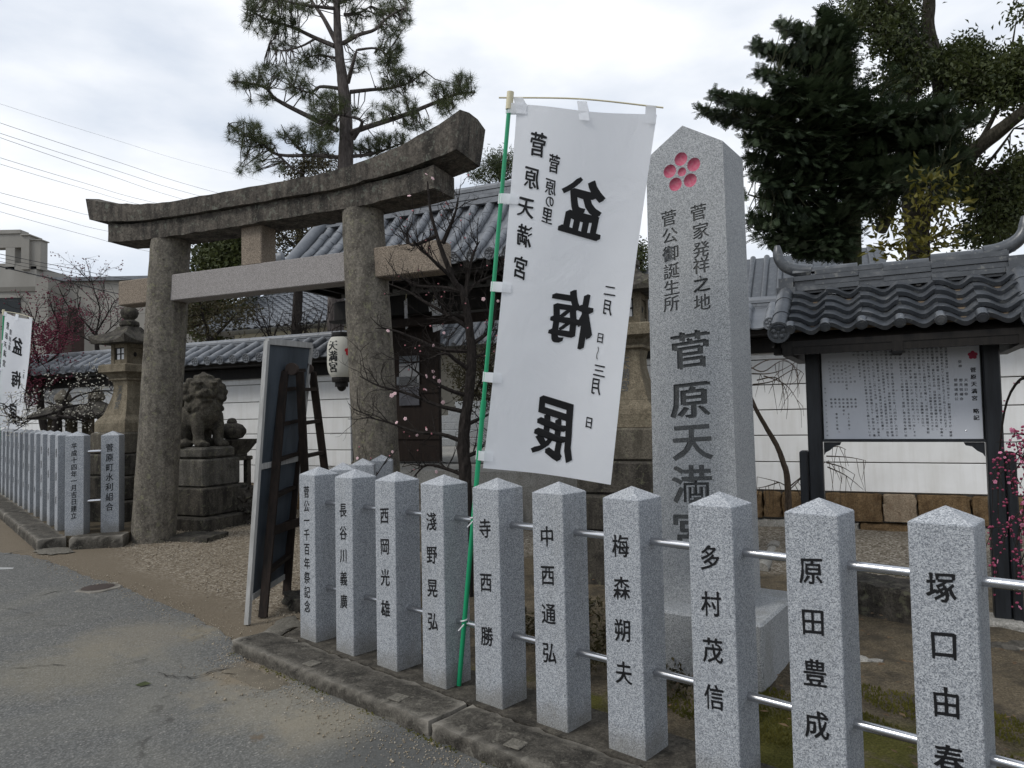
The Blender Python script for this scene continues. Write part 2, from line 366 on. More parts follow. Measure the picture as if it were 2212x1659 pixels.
BARKD = bark('plum_bark', (.013, .011, .010), (.045, .038, .034), 2)
BARKG = bark('camphor_bark', (.028, .026, .019), (.105, .094, .075))
BARKM = bark('mossy_bark', (.022, .028, .014), (.085, .085, .05))

# ================================================================== GROUND, ROAD, KERBS
def onground(px, py, off=0.0):
    z = 0.0
    for _ in range(25):
        p = onz(px, py, z + off); z = float(gz(p[0], p[1]))
    return p
# one ground sheet out to the horizon: gravel and earth
gx = np.concatenate([[-900, -400, -160, -80, -45, -28], np.arange(-20, 12.01, .4), [14, 18, 26, 40, 80, 160, 400, 900]])
gy = np.concatenate([[-900, -300, -80, -30, -14], np.arange(-8, 22.01, .4), [24, 28, 36, 50, 80, 160, 400, 900]])
GX, GY = np.meshgrid(gx, gy); GZ = gz(GX, GY) - .007
V = np.stack([GX, GY, GZ], -1).reshape(-1, 3); nx = len(gx); ii = np.arange(len(gy) - 1)[:, None] * nx + np.arange(nx - 1)[None]
F = np.stack([ii, ii + 1, ii + nx + 1, ii + nx], -1).reshape(-1, 4)
t = NT('gravel_earth'); v = t.vec(True)
peb = t.voro(v, 55); pc = t.voro(v, 55, out='Color'); big = t.noise(v, .9, 5, .6); fine = t.noise(v, 140, 3, .7)
cg = t.ramp(t.sep(pc)[0], [(.0, (.125, .10, .073)), (.4, (.24, .20, .148)), (.75, (.34, .292, .222)), (1.0, (.46, .415, .345))])
cg = t.mix(t.ramp(peb, [(.25, 0.0), (.75, .6)]), cg, (.09, .07, .048))
cd = t.ramp(fine, [(.3, (.115, .092, .065)), (.7, (.215, .178, .13))])
# bare earth along the edge of the road: signed distance from the road's edge
xyz = t.sep(v); dist = t.math('ADD', t.math('MULTIPLY', xyz[0], .669), t.math('MULTIPLY', xyz[1], .743))
edge = t.math('ADD', t.math('SUBTRACT', dist, 2.50), t.math('MULTIPLY', t.math('SUBTRACT', big, .5), 1.3))
c = t.mix(t.ramp(edge, [(.12, 1.0), (.52, 0.0)]), cg, cd)
c = t.mix(t.ramp(t.noise(v, .5, 3), [(.4, .0), (.7, .25)]), c, (.15, .125, .09))
t.col(c); t.bump(t.mix(.6, peb, fine), .7, .012); GROUND = t.set(.95, 0, .15)
kind(link('ground', mesh_np('ground', V, F, GROUND)), 'structure')

# the road: a worn asphalt sheet 4 mm above the ground with a ragged edge
edge_pts = [onground(*c8(*a))[:2] for a in ((165, 385), (330, 440), (460, 492), (620, 542), (760, 600), (900, 655), (1090, 745), (1200, 830), (1235, 925))]
redge = [np.array([-62., 76.]), np.array([-30., 38.6]), np.array([-12.2, 16.2]), np.array([-9.0, 12.2]), np.array([-6.9, 9.4]), np.array([-5.75, 7.75])] + list(edge_pts) + [np.array(p) for p in ((-1.60, 4.66), (-.70, 3.80), (.35, 2.83), (2.6, .75), (8., -4.3), (60., -52.))]
rs = []
for i in range(len(redge) - 1):
    a, b = redge[i], redge[i + 1]; L = np.linalg.norm(b - a); n = max(1, min(60, int(L / .06)))
    for k_ in range(n): rs.append(lerp(a, b, k_ / n))
rs = np.array(rs)
jit = rng.normal(size=(len(rs), 2)) * .012; core = (rs[:, 1] < 8) & (rs[:, 1] > 4.75); rs = rs + jit * core[:, None]
depths = [0, .05, .12, .3, .6, 1.0, 1.5, 2.1, 2.8, 3.6, 4.6, 6, 8, 12, 20, 60]
outd = np.array([-.69, -.724]); V = []
for d in depths:
    p = rs + outd * d; z = gz(p[:, 0], p[:, 1]) + (.004 if d > .04 else .003) + .004 * np.sin(p[:, 0] * 1.1) * (d > .2); V.append(np.column_stack([p, z]))
V = np.array(V); m = len(rs); V = V.reshape(-1, 3); ii = np.arange(len(depths) - 1)[:, None] * m + np.arange(m - 1)[None]
F = np.stack([ii, ii + m, ii + m + 1, ii + 1], -1).reshape(-1, 4)
t = NT('asphalt'); v = t.vec(True); ag = t.voro(v, 95); ac = t.sep(t.voro(v, 95, out='Color'))[1]; big = t.noise(v, 1.1, 6, .62, .4); mid = t.noise(v, 6, 5, .65); fine = t.noise(v, 220, 3, .7)
c = t.ramp(ac, [(.0, (.085, .086, .082)), (.35, (.142, .142, .134)), (.75, (.185, .183, .172)), (.95, (.215, .21, .195)), (1.0, (.32, .305, .28))])
c = t.mix(t.ramp(ag, [(.3, 0.0), (.7, .55)]), c, (.075, .072, .064))
c = t.mix(t.ramp(mid, [(.3, .35), (.7, .0)]), c, (.10, .10, .095))
sp = t.noise(t.vec(True, (1, 1, 1)), .8, 4, .55, .8)
c = t.mix(t.ramp(sp, [(.50, 0.0), (.68, .38)]), c, (.20, .188, .155))
def spot(cx, cy, r, amt, colr, c, wob=.6):
    a = t.n.new('ShaderNodeVectorMath'); a.operation = 'DISTANCE'; t.l.new(v, a.inputs[0]); a.inputs[1].default_value = (cx, cy, float(gz(cx, cy)))
    d = t.math('ADD', a.outputs['Value'], t.math('MULTIPLY', t.math('SUBTRACT', mid, .5), wob)); return t.mix(t.ramp(t.math('DIVIDE', d, r), [(.35, amt), (1.0, 0.0)]), c, colr)
for (px, py, r, amt, colr) in ((1330, 1150, .40, .5, (.27, .24, .18)), (1150, 1040, .30, .45, (.25, .22, .165)), (1250, 980, .30, .6, (.20, .155, .10)), (1620, 1240, .35, .5, (.27, .235, .17)), (700, 790, .5, .4, (.25, .215, .155)), (340, 950, .6, .4, (.24, .21, .15)), (1295, 1300, .09, .8, (.12, .09, .06)), (2000, 1400, .5, .75, (.085, .085, .08)), (1050, 760, .18, .5, (.25, .21, .14))):
    q = onground(*c8(px, py)); c = spot(q[0], q[1], r, amt, colr, c)
wob = t.noise(v, 9, 4, .7)
_nn = t.n.new('ShaderNodeTexNoise'); _nn.inputs['Scale'].default_value = 1.3; _nn.inputs['Detail'].default_value = 6; t.l.new(v, _nn.inputs['Vector'])
_va = t.n.new('ShaderNodeVectorMath'); _va.operation = 'MULTIPLY_ADD'; t.l.new(_nn.outputs['Color'], _va.inputs[0]); _va.inputs[1].default_value = (1.1, 1.1, 0); t.l.new(v, _va.inputs[2])
crk = t.voro(_va.outputs[0], .42, 'DISTANCE_TO_EDGE')
ck = t.ramp(t.math('ADD', crk, t.math('MULTIPLY', t.math('SUBTRACT', wob, .5), .05)), [(.0, .45), (.005, 0.0)])
c = t.mix(t.math('MULTIPLY', ck, t.ramp(t.noise(v, .9, 3), [(.48, 0.0), (.6, 1.0)])), c, (.035, .032, .028)); t.col(c)
t.bump(t.mix(.55, ag, fine), .55, .006); ASPH = t.set(.92, 0, .2)
kind(link('road', mesh_np('road', V, F, ASPH)), 'structure')

# pebbles lying on the gravel in front of the gate (too many to count)
octv = np.array([(1, 0, 0), (-1, 0, 0), (0, 1, 0), (0, -1, 0), (0, 0, .6), (0, 0, -.6)]); octf = np.array([(0, 2, 4), (2, 1, 4), (1, 3, 4), (3, 0, 4), (2, 0, 5), (1, 2, 5), (3, 1, 5), (0, 3, 5)])
n = 9000; pp = np.column_stack([rng.uniform(-5.2, -1.0, n), rng.uniform(5.0, 10.5, n)])
dd = pp @ np.array([.669, .743]); ok = (dd > 2.75 + rng.uniform(0, .9, n) ** 2) & (pp[:, 0] * .914 - pp[:, 1] * .407 < -3.55)
pp = pp[ok]; T_ = np.column_stack([pp, gz(pp[:, 0], pp[:, 1]) + .002])
V, F = scatter(octv, octf, rand_rot(len(T_)), T_, rng.uniform(.004, .011, len(T_)))
t = NT('pebble'); n_ = t.noise(t.vec(), 60, 2); t.col(t.ramp(n_, [(.3, (.17, .135, .095)), (.5, (.30, .25, .18)), (.7, (.46, .42, .36))])); PEB = t.set(.9)
kind(tag(link('pebbles', mesh_np('pebbles', V, F, PEB)), 'small tan pebbles strewn over the gravel approach', 'pebbles'), 'stuff')

# raised planting bed behind the right fence, rising to the shrine wall
dR = np.array([.7432, -.6690]); nO = np.array([-.6690, -.7432])          # along the right fence (towards the viewer); out to the road
dW = np.array([math.cos(math.radians(-24)), math.sin(math.radians(-24))]); nW = np.array([-dW[1], dW[0]])   # along the shrine wall; away from the viewer
P0W = np.array([2.83, 8.08])
aF = np.array([-1.20, 4.86]); us = np.linspace(0, 9.5, 60); ts = np.linspace(0, 1, 40); V = []
for tt in ts:
    for u_ in us:
        a = aF + dR * u_ - nO * .12; b = P0W + dW * (-3.6 + u_ * 1.0) + nW * .1
        p = lerp(a, b, tt); z = .10 + .205 * min(1, tt * 1.15) + .010 * math.sin(p[0] * 5) * math.cos(p[1] * 4) + .008 * rng.normal() * (0 < tt < 1)
        V.append((p[0], p[1], z))
ii = np.arange(39)[:, None] * 60 + np.arange(59)[None]; F = np.stack([ii, ii + 1, ii + 61, ii + 60], -1).reshape(-1, 4)
t = NT('garden_soil'); v = t.vec(True); a = t.noise(v, 2.2, 5, .65, .4); f = t.noise(v, 90, 4, .75); p_ = t.voro(v, 60); pcol = t.sep(t.voro(v, 60, out='Color'))[0]
c = t.ramp(f, [(.3, (.06, .048, .032)), (.55, (.15, .122, .083)), (.75, (.27, .23, .17))])
c = t.mix(t.ramp(t.noise(v, 5, 5, .7), [(.45, 0.0), (.62, .75)]), c, (.055, .048, .038))
gr_ = t.ramp(pcol, [(.0, (.09, .075, .055)), (.6, (.20, .175, .14)), (1., (.36, .33, .28))])
xyz = t.sep(v); dist = t.math('ADD', t.math('MULTIPLY', xyz[0], .407), t.math('MULTIPLY', xyz[1], .914))
c = t.mix(t.ramp(t.math('ADD', t.math('SUBTRACT', dist, 6.0), t.math('MULTIPLY', a, .8)), [(.75, 0.0), (1.0, 1.0)]), c, gr_)
moss = t.math('MULTIPLY', t.ramp(a, [(.44, 0.0), (.52, 1.0)]), t.ramp(t.math('SUBTRACT', dist, 2.9), [(.8, 1.0), (1.0, 0.0)]))
c = t.mix(t.math('MULTIPLY', moss, .85), c, t.ramp(f, [(.3, (.045, .048, .008)), (.7, (.145, .135, .03))]))
t.col(c); t.bump(t.mix(.5, f, p_), .9, .02); SOIL = t.set(.96, 0, .1)
kind(link('planting_bed', mesh_np('planting_bed', V, F, SOIL)), 'structure')
# moss tufts near the fence
n = 16000; uu = rng.uniform(2.2, 5.4, n); oo = rng.uniform(.35, 1.25, n); pp = aF[None] + dR[None] * uu[:, None] - nO[None] * oo[:, None]
ok = (np.sin(pp[:, 0] * 6.3 + 1) + np.cos(pp[:, 1] * 7.1) + .8 * np.sin(pp[:, 0] * 13 + pp[:, 1] * 11)) > -.2; pp = pp[ok]
bl = np.array([(-.35, 0, 0), (.35, 0, 0), (0, .1, 1.), (0, -.35, 0), (0, .35, 0), (.1, 0, .9)]); bf = np.array([(0, 1, 2), (3, 4, 5)])
T_ = np.column_stack([pp, np.full(len(pp), .115) + .05 * (pp @ -nO - 0) * 0]); T_[:, 2] = .112 + .035 * np.clip((uu[ok] * 0 + oo[ok]), 0, 2)
Rz = np.zeros((len(pp), 3, 3)); a_ = rng.uniform(0, 6.28, len(pp)); Rz[:, 0, 0] = np.cos(a_); Rz[:, 0, 1] = -np.sin(a_); Rz[:, 1, 0] = np.sin(a_); Rz[:, 1, 1] = np.cos(a_); Rz[:, 2, 2] = 1
V, F = scatter(bl, bf, Rz, T_, rng.uniform(.008, .022, len(pp)))
MOSS = leafmat('moss', (.07, .075, .012), (.20, .18, .045), .25, .9)
kind(tag(link('moss', mesh_np('moss', V, F, MOSS)), 'olive moss patches on the soil behind the fence', 'moss'), 'stuff')

# rough stone block with worn edges (kerb stones, plinths)
def rough_block(L, W, H, seg=14, amp=.008, seed=0):
    g = np.random.default_rng(seed); bm = bmesh.new()
    nx_, ny_, nz_ = max(2, int(L / .045)), max(2, int(W / .05)), max(2, int(H / .04))
    vid = {}; fs = []
    def vert(i, j, k_):
        if (i, j, k_) not in vid:
            x, y, z = -L / 2 + L * i / nx_, -W / 2 + W * j / ny_, H * k_ / nz_
            e = [(i in (0, nx_)), (j in (0, ny_)), (k_ == nz_)]
            if sum(e) >= 2:
                s_ = .004 + .009 * g.random()
                if e[0]: x -= math.copysign(s_, x)
                if e[1]: y -= math.copysign(s_, y)
                if e[2]: z -= s_ * .9
            x += g.normal() * amp; y += g.normal() * amp; z += g.normal() * amp * (.5 if k_ == nz_ else 1) * (k_ > 0)
            vid[(i, j, k_)] = bm.verts.new((x, y, z))
        return vid[(i, j, k_)]
    for i in range(nx_):
        for j in range(ny_): bm.faces.new((vert(i, j, nz_), vert(i + 1, j, nz_), vert(i + 1, j + 1, nz_), vert(i, j + 1, nz_)))
    for i in range(nx_):
        for k_ in range(nz_):
            bm.faces.new((vert(i, 0, k_), vert(i + 1, 0, k_), vert(i + 1, 0, k_ + 1), vert(i, 0, k_ + 1))); bm.faces.new((vert(i + 1, ny_, k_), vert(i, ny_, k_), vert(i, ny_, k_ + 1), vert(i + 1, ny_, k_ + 1)))
    for j in range(ny_):
        for k_ in range(nz_):
            bm.faces.new((vert(0, j + 1, k_), vert(0, j, k_), vert(0, j, k_ + 1), vert(0, j + 1, k_ + 1))); bm.faces.new((vert(nx_, j, k_), vert(nx_, j + 1, k_), vert(nx_, j + 1, k_ + 1), vert(nx_, j, k_ + 1)))
    me = bpy.data.meshes.new('block'); bm.to_mesh(me); bm.free(); me.polygons.foreach_set('use_smooth', [True] * len(me.polygons)); me.update(); me.set_sharp_from_angle(angle=math.radians(32)); return me
def stone_block(name, a, b, width, z0, z1, mat, parent=None, amp=.007, seed=1, smooth=True):
    """block whose centre line runs a -> b on plan"""
    a, b = np.array(a, float), np.array(b, float); L = np.linalg.norm(b - a); me = rough_block(L, width, z1 - z0, amp=amp, seed=seed); me.materials.append(mat)
    if smooth: me.polygons.foreach_set('use_smooth', [True] * len(me.polygons))
    me.name = name; c = (a + b) / 2; return link(name, me, parent, (c[0], c[1], z0), math.atan2(b[1] - a[1], b[0] - a[0]))

FR0 = np.array([-1.335, 4.784])          # road-side corner of the corner post, on the line of the post faces
def fpt(u_, o_=0.0): return FR0 + dR * u_ + nO * o_      # along the fence, out to the road
# right kerb: long dark granite stones, each a thing
for i, (u0, u1) in enumerate(((-.52, 1.505), (1.515, 3.60), (3.61, 5.7))):
    lab = ('chipped dark granite kerb stone at the corner, below the first five posts', 'long dark granite kerb stone past the joint, running off the bottom edge', 'dark granite kerb stone beyond the nearest post')[i]
    ks = thing('kerb_stone', lab, 'kerb stone', (*fpt((u0 + u1) / 2, .19), -.03), math.atan2(dR[1], dR[0]), 'kerb stones of the right fence')
    me = rough_block(u1 - u0, .29, .165, amp=.0042, seed=5 + i); me.materials.append(KERB); me.polygons.foreach_set('use_smooth', [True] * len(me.polygons)); link('stone', me, ks)
    for su in (.35, 1.17, 2.0, 2.72):
        if u0 < su < u1: MB().cbox((su - (u0 + u1) / 2, -.06, .1675), (.088, .080, .008), .003, .12).build('socket_plug', PLUG, ks)
# footing slab the posts stand in
sl = MB(); poly = [fpt(-.33, .042), fpt(5.7, .042), fpt(5.7, -.30), fpt(.02, -.30), np.array([-.93, 6.55]), np.array([-1.42, 6.62]), np.array([-1.52, 5.3])]
sl.prism([tuple(p) for p in poly], -.03, .128, 'xy'); kind(sl.build('footing_slab', KERBF), 'structure')
# spilled mortar at the kerb's end
def blob(name, pts, z, mat, lab=None, th=.012):
    cx = np.mean([p[0] for p in pts]); cy = np.mean([p[1] for p in pts]); ring = []
    n = len(pts)
    for i in range(n):
        a, b = np.array(pts[i]), np.array(pts[(i + 1) % n])
        for k_ in range(5): ring.append(lerp(a, b, k_ / 5) + rng.normal(size=2) * .012)
    m_ = MB(); N = len(ring); vs_ = [(p[0], p[1], float(gz(*p)) + z) for p in ring] + [(lerp(p[0], cx, .25), lerp(p[1], cy, .25), float(gz(*p)) + z + th) for p in ring] + [(cx, cy, float(gz(cx, cy)) + z + th * 1.2)]
    m_.add(vs_, [(i, (i + 1) % N, N + (i + 1) % N, N + i) for i in range(N)] + [(N + i, N + (i + 1) % N, 2 * N) for i in range(N)])
    return kind(m_.build(name, mat, smooth=True), 'structure')
blob('mortar_patch', [onground(*c8(*a))[:2] for a in ((1240, 905), (1295, 800), (1380, 715), (1500, 680), (1505, 740), (1330, 820), (1290, 880))], .006, PLUG)
blob('sand_patch', [onground(*c8(*a))[:2] for a in ((1090, 945), (1250, 940), (1420, 985), (1500, 1040), (1340, 1060), (1180, 1000))], .001, plain('sand', (.135, .115, .085), .95, var=.4), th=.006)

# cracks in the asphalt
def crack(path, w):
    P_ = [onground(*c8(*p))[:2] for p in path]; Q = []
    for a, b in zip(P_[:-1], P_[1:]):
        n = max(2, int(np.linalg.norm(b - a) / .035))
        for k_ in range(n): Q.append(lerp(a, b, k_ / n) + rng.normal(size=2) * .010)
    m_ = MB(); vs_ = []
    for i, q in enumerate(Q):
        d = Q[min(i + 1, len(Q) - 1)] - Q[max(i - 1, 0)]; d = np.array([-d[1], d[0]]) / (np.linalg.norm(d) + 1e-9); ww = w * rng.uniform(.3, 1.2) * min(1, i / 4, (len(Q) - 1 - i) / 4 + .1)
        for s_ in (-1, 1): p = q + d * ww * s_; vs_.append((p[0], p[1], float(gz(*p)) + .0105))
    m_.add(vs_, [(2 * i, 2 * i + 1, 2 * i + 3, 2 * i + 2) for i in range(len(Q) - 1)]); kind(m_.build('road_crack', plain('crack_dirt', (.035, .031, .026), .95, var=.3)), 'structure')
crack([(780, 968), (850, 990), (960, 1000), (1060, 975), (1150, 950), (1238, 930)], .008); crack([(560, 945), (650, 930), (760, 905), (840, 870)], .004); crack([(380, 945), (300, 930), (150, 950), (0, 955)], .004); crack([(180, 590), (280, 570), (360, 548)], .006); crack([(0, 385), (80, 365), (165, 350)], .012); crack([(1340, 1060), (1290, 1090), (1240, 1100)], .005)

# ------------------------------------------------------------------ writing
_glyphs = {}
def glyph(ch, bold=0.0, res=3):
    key = (ch, bold, res)
    if key not in _glyphs:
        cu = bpy.data.curves.new('g', 'FONT'); cu.body = ch; cu.size = 1.0; cu.resolution_u = res; cu.offset = bold; cu.dimensions = '2D'; cu.fill_mode = 'BOTH'
        ob = bpy.data.objects.new('g', cu); COL.objects.link(ob); dg = bpy.context.evaluated_depsgraph_get(); dg.update()
        me = bpy.data.meshes.new_from_object(ob.evaluated_get(dg))
        V_ = np.array([v_.co[:2] for v_ in me.vertices]) if len(me.vertices) else np.zeros((0, 2)); F_ = [tuple(p.vertices) for p in me.polygons]
        bpy.data.meshes.remove(me); bpy.data.objects.remove(ob); bpy.data.curves.remove(cu)
        _glyphs[key] = (V_, F_)
    return _glyphs[key]
_g0 = glyph('国')[0]; GC = (_g0.min(0) + _g0.max(0)) / 2; GS = float((_g0.max(0) - _g0.min(0)).max())     # centre and size of a full-width character
def write(mb, ch, cx, cy, w, h=None, bold=0.012, shear=.05, heavy=0.0, mirror=False, res=3, plane=None, brush=0.0):
    """adds a character to a mesh builder in its x-z plane (y = plane offset)"""
    h = h or w; V_, F_ = glyph(ch, bold, res)
    if len(V_) == 0: return
    for k_ in ((0, 1, 2, 3) if heavy else (0,)):
        q = (V_ - GC) / GS + (heavy * (k_ / 3 - .5)) * np.array([1.0, -.42])
        if brush:
            q = q + brush * np.column_stack([np.sin(q[:, 1] * 9 + k_), np.cos(q[:, 0] * 8 + 1.3 + k_ * 2)])
        q[:, 1] += shear * q[:, 0]
        x = q[:, 0] * w; y = q[:, 1] * h
        if mirror: x = -x
        y0 = -(plane or 0) - .0002 * k_
        mb.add(np.column_stack([cx + x, np.full(len(x), y0), cy + y]), [f[::-1] if mirror else f for f in F_])

# ------------------------------------------------------------------ granite posts
PW = .191; PH = 1.10; CAPH = .0486
def post_shaft(): 
    m_ = MB(); m_.cbox((0, 0, PH / 2 - .02), (PW, PW, PH + .04), .0035); return m_.data('shaft', GR)
def post_cap():
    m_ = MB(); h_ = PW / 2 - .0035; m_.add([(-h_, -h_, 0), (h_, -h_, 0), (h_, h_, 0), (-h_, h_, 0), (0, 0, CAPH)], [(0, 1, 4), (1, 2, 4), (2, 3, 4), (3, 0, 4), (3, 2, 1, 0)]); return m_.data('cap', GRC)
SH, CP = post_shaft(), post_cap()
def stone_post(label, xy, z, rz, text=None, faces='front', group=None, sz=None):
    """front face looks along local -Y"""
    p = thing('stone_post', label, 'post', (xy[0], xy[1], z), rz, group)
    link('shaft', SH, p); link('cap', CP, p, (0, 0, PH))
    if text:
        n = len(text)
        if n >= 10: z0, st, s_ = PH - .118, (.887 - .118) / (n - 1), .060
        elif n >= 9: z0, st, s_ = PH - .118, (.887 - .118) / (n - 1), .07
        elif n >= 7: z0, st, s_ = PH - .145, (.80 - .13) / (n - 1), .080
        else: z0, st, s_ = PH - .209, {5: .144, 4: .1835, 3: .276}.get(n, .15), {5: .078, 4: .086, 3: .086}.get(n, .08)
        for i, ch in enumerate(text): m_ = MB(); write(m_, ch, -.004, z0 - i * st, s_ * .92, s_ * 1.06, bold=0.0, shear=.09, heavy=.036, brush=.016, plane=PW / 2 + .0012); m_.build('character', INK, p)
    return p
def band(path_pts, r, name, lab, group):
    m_ = MB(); m_.tube(path_pts, r, 12); o = m_.build(name, STEEL, smooth=True); return tag(o, lab, 'rail', group)
ts_ = [0, .424, .848, 1.270, 1.687, 2.1025, 2.521, 2.945, 3.342, 3.755, 4.17]
texts = ['菅公一千百年祭記念', '長谷川義廣', '西岡光雄', '淺野晃弘', '寺西勝', '中西通弘', '梅森朔夫', '多村茂信', '原田豊成', '塚口由春', '']
plab = ['granite corner post beside the leaning blackboard, with nine small characters', 'granite post with five characters, second from the blackboard', 'granite post with four characters, third from the blackboard',
        'granite post just left of the green banner pole', 'granite post just right of the green banner pole, with three characters', 'granite post under the lower right corner of the white banner', 'granite post between the banner and the tall monument, its top below the lantern base',
        'granite post standing in front of the tall monument, right of centre', 'granite post in front of the roofed notice board, second from the right', 'largest and nearest granite post, cut by the bottom edge at the right', 'granite post beyond the right edge of the picture']
rzF = math.atan2(dR[1], dR[0])
for i, t_ in enumerate(ts_):
    c_ = FR0 + dR * (t_ - PW / 2) - nO * (PW / 2)
    stone_post(plab[i], c_, .135, rzF + random.uniform(-.006, .006), texts[i], group='posts of the right fence')
cA, cB = FR0 - dR * (PW / 2) - nO * (PW / 2), FR0 + dR * (4.17) - nO * (PW / 2)
for dz, nm in ((PH - .19, 'upper'), (PH - .757, 'lower')):
    band([(*cA, .135 + dz), (*cB, .135 + dz)], .0175, 'steel_rail', nm + ' stainless steel rail running through the right fence posts', 'rails of the right fence')
# return of the right fence along the approach
ret = [(-1.275, 5.33), (-1.225, 5.80), (-1.16, 6.28)]
rl = ['granite post right behind the corner post of the right fence', 'granite post in the return row in front of the right torii pillar, left one', 'granite post in the return row in front of the right torii pillar, right one']
for i, q in enumerate(ret): stone_post(rl[i], q, .135, math.radians(-83) + math.pi / 2 * 0 + math.radians(0), None, group='posts of the right fence')
for dz, nm in ((PH - .19, 'upper'), (PH - .757, 'lower')):
    band([(*cA, .134 + dz), (*ret[0], .134 + dz), (*ret[2], .134 + dz)], .016, 'steel_rail', nm + ' stainless steel rail of the return row beside the approach', 'rails of the right fence')

# ------------------------------------------------------------------ left fence
ZL = .372
cornerL = onz(*z8(400, 1352), ZL)[:2]; endL = onz(*z8(1345, 1300), ZL)[:2]
rowd = np.array([-.655, .755]); rown = np.array([-.755, -.655])
r1 = np.array([-5.318, 8.323]); rowtex = ['菅公一千百年祭記念', '菅原町', '奈良市', '菅原東町', '氏子中', '菅原町', '奈良市', '氏子中', '菅原町', '奈良市', '菅原町', '氏子中', '奈良市']
nums = ['first', 'second', 'third', 'fourth', 'fifth', 'sixth', 'seventh', 'eighth', 'ninth', 'tenth', 'eleventh', 'twelfth', 'thirteenth', 'fourteenth']
for i in range(13):
    fr = r1 + rowd * (.565 * (i - 1)) if i else np.array([-5.03, 8.085]); c_ = fr + rowd * (PW / 2) - rown * (PW / 2)
    stone_post('%s granite post of the left roadside row, counted from the torii' % nums[i], c_, ZL + .002 * i, math.atan2(-rowd[1], -rowd[0]), rowtex[i], group='posts of the left fence')
rt = math.radians(11.5); rd = np.array([math.cos(rt), math.sin(rt)]); rn = np.array([rd[1], -rd[0]])
h0 = np.array([-4.993, 7.942]); s0 = np.array([-4.700, 8.125])
stone_post('granite post with eleven characters at the corner of the left fence', h0 + rd * PW / 2 - rn * PW / 2, ZL, rt, '平成十四年一月吉日建立', group='posts of the left fence')
stone_post('granite post with seven characters just left of the torii pillar', s0 + rd * PW / 2 - rn * PW / 2, ZL - .004, rt, '菅原町水利組合', group='posts of the left fence')
pA = h0 + rd * PW / 2 - rn * PW / 2; pB = s0 + rd * PW / 2 - rn * PW / 2
rA, rB = r1 - rowd * .5 - rown * PW / 2, r1 + rowd * 6.9 - rown * PW / 2
for dz, nm in ((PH - .185, 'upper'), (PH - .745, 'lower')):
    band([(*rA, ZL + dz), (*rB, ZL + dz + .02)], .017, 'steel_rail', nm + ' stainless steel rail of the left roadside row', 'rails of the left fence')
    band([(*pA, ZL + dz), (*pB, ZL + dz)], .017, 'steel_rail', nm + ' short steel rail between the two lettered posts left of the torii', 'rails of the left fence')
# its kerb: stones along the road and along the front
kdir = np.array([-.655, .755]); L0 = 0.0
for i, (a, b) in enumerate(((0, 1.5), (1.51, 3.1), (3.11, 4.9), (4.91, 7.2), (7.21, 9.8))):
    A = cornerL + kdir * a - rown * .14; B = cornerL + kdir * b - rown * .14
    zt = ZL + .002
    o = stone_block('kerb_stone', A, B, .28, float(gz(*((A + B) / 2))) - .06, zt, KERB, seed=20 + i, amp=.004)
    tag(o, '%s weathered kerb stone along the road under the left fence, from the corner' % nums[i], 'kerb stone', 'kerb stones of the left fence')
fd = (endL - cornerL); fdn = fd / np.linalg.norm(fd); fnn = np.array([-fdn[1], fdn[0]])
A = cornerL + fdn * .30 + fnn * .14; B = endL + fnn * .14
tag(stone_block('kerb_stone', A, B, .28, .20, ZL + .003, KERB, seed=31, amp=.004), 'weathered kerb stone in front of the two lettered posts by the torii', 'kerb stone', 'kerb stones of the left fence')
m_ = MB(); poly = [cornerL + fnn * .20 + kdir * .25, cornerL + fdn * .1 + fnn * .2, endL + fnn * .22, endL + fnn * 1.3, cornerL + kdir * 9.8 + fdn * 1.6, cornerL + kdir * 9.8 - rown * .2]
m_.prism([tuple(p) for p in poly], .1, ZL - .006, 'xy'); kind(m_.build('left_bed', SOIL), 'structure')
blob('mortar_patch', [onground(*z8(*a))[:2] for a in ((350, 1480), (520, 1440), (780, 1440), (800, 1490), (560, 1515), (420, 1510))], .004, PLUG)
# small round cover in a concrete collar, painted mark on the road
q = onground(*c8(492, 543)); co = thing('access_cover', 'small round rusty iron cover set in a pale concrete collar', 'cover', (q[0], q[1], q[2] + .004))
m_ = MB(); m_.lathe([(.185, -.02), (.18, .002), (.135, .006), (.13, .002)], 14); m_.v = [(x * (1 + .10 * math.sin(5 * math.atan2(y, x) + 1)), y * (1 + .10 * math.sin(5 * math.atan2(y, x) + 1)), z) if math.hypot(x, y) > .15 else (x, y, z) for x, y, z in m_.v]; m_.build('collar', KERB, co)
m_ = MB(); m_.lathe([(.128, -.02), (.128, .006), (.11, .009), (.02, .010)], 24); m_.build('lid', IRON, co)
q = onground(*c8(8, 448)); m_ = MB(); r_ = [(-.30, -.04), (.0, -.05), (.12, -.02), (.10, .03), (-.05, .04), (-.3, .05)]
m_.add([(q[0] + a, q[1] + b, float(gz(q[0] + a, q[1] + b)) + .009) for a, b in r_], [tuple(range(6))]); kind(m_.build('painted_marking', plain('worn_white_paint', (.34, .34, .33), .9, var=.4)), 'structure')

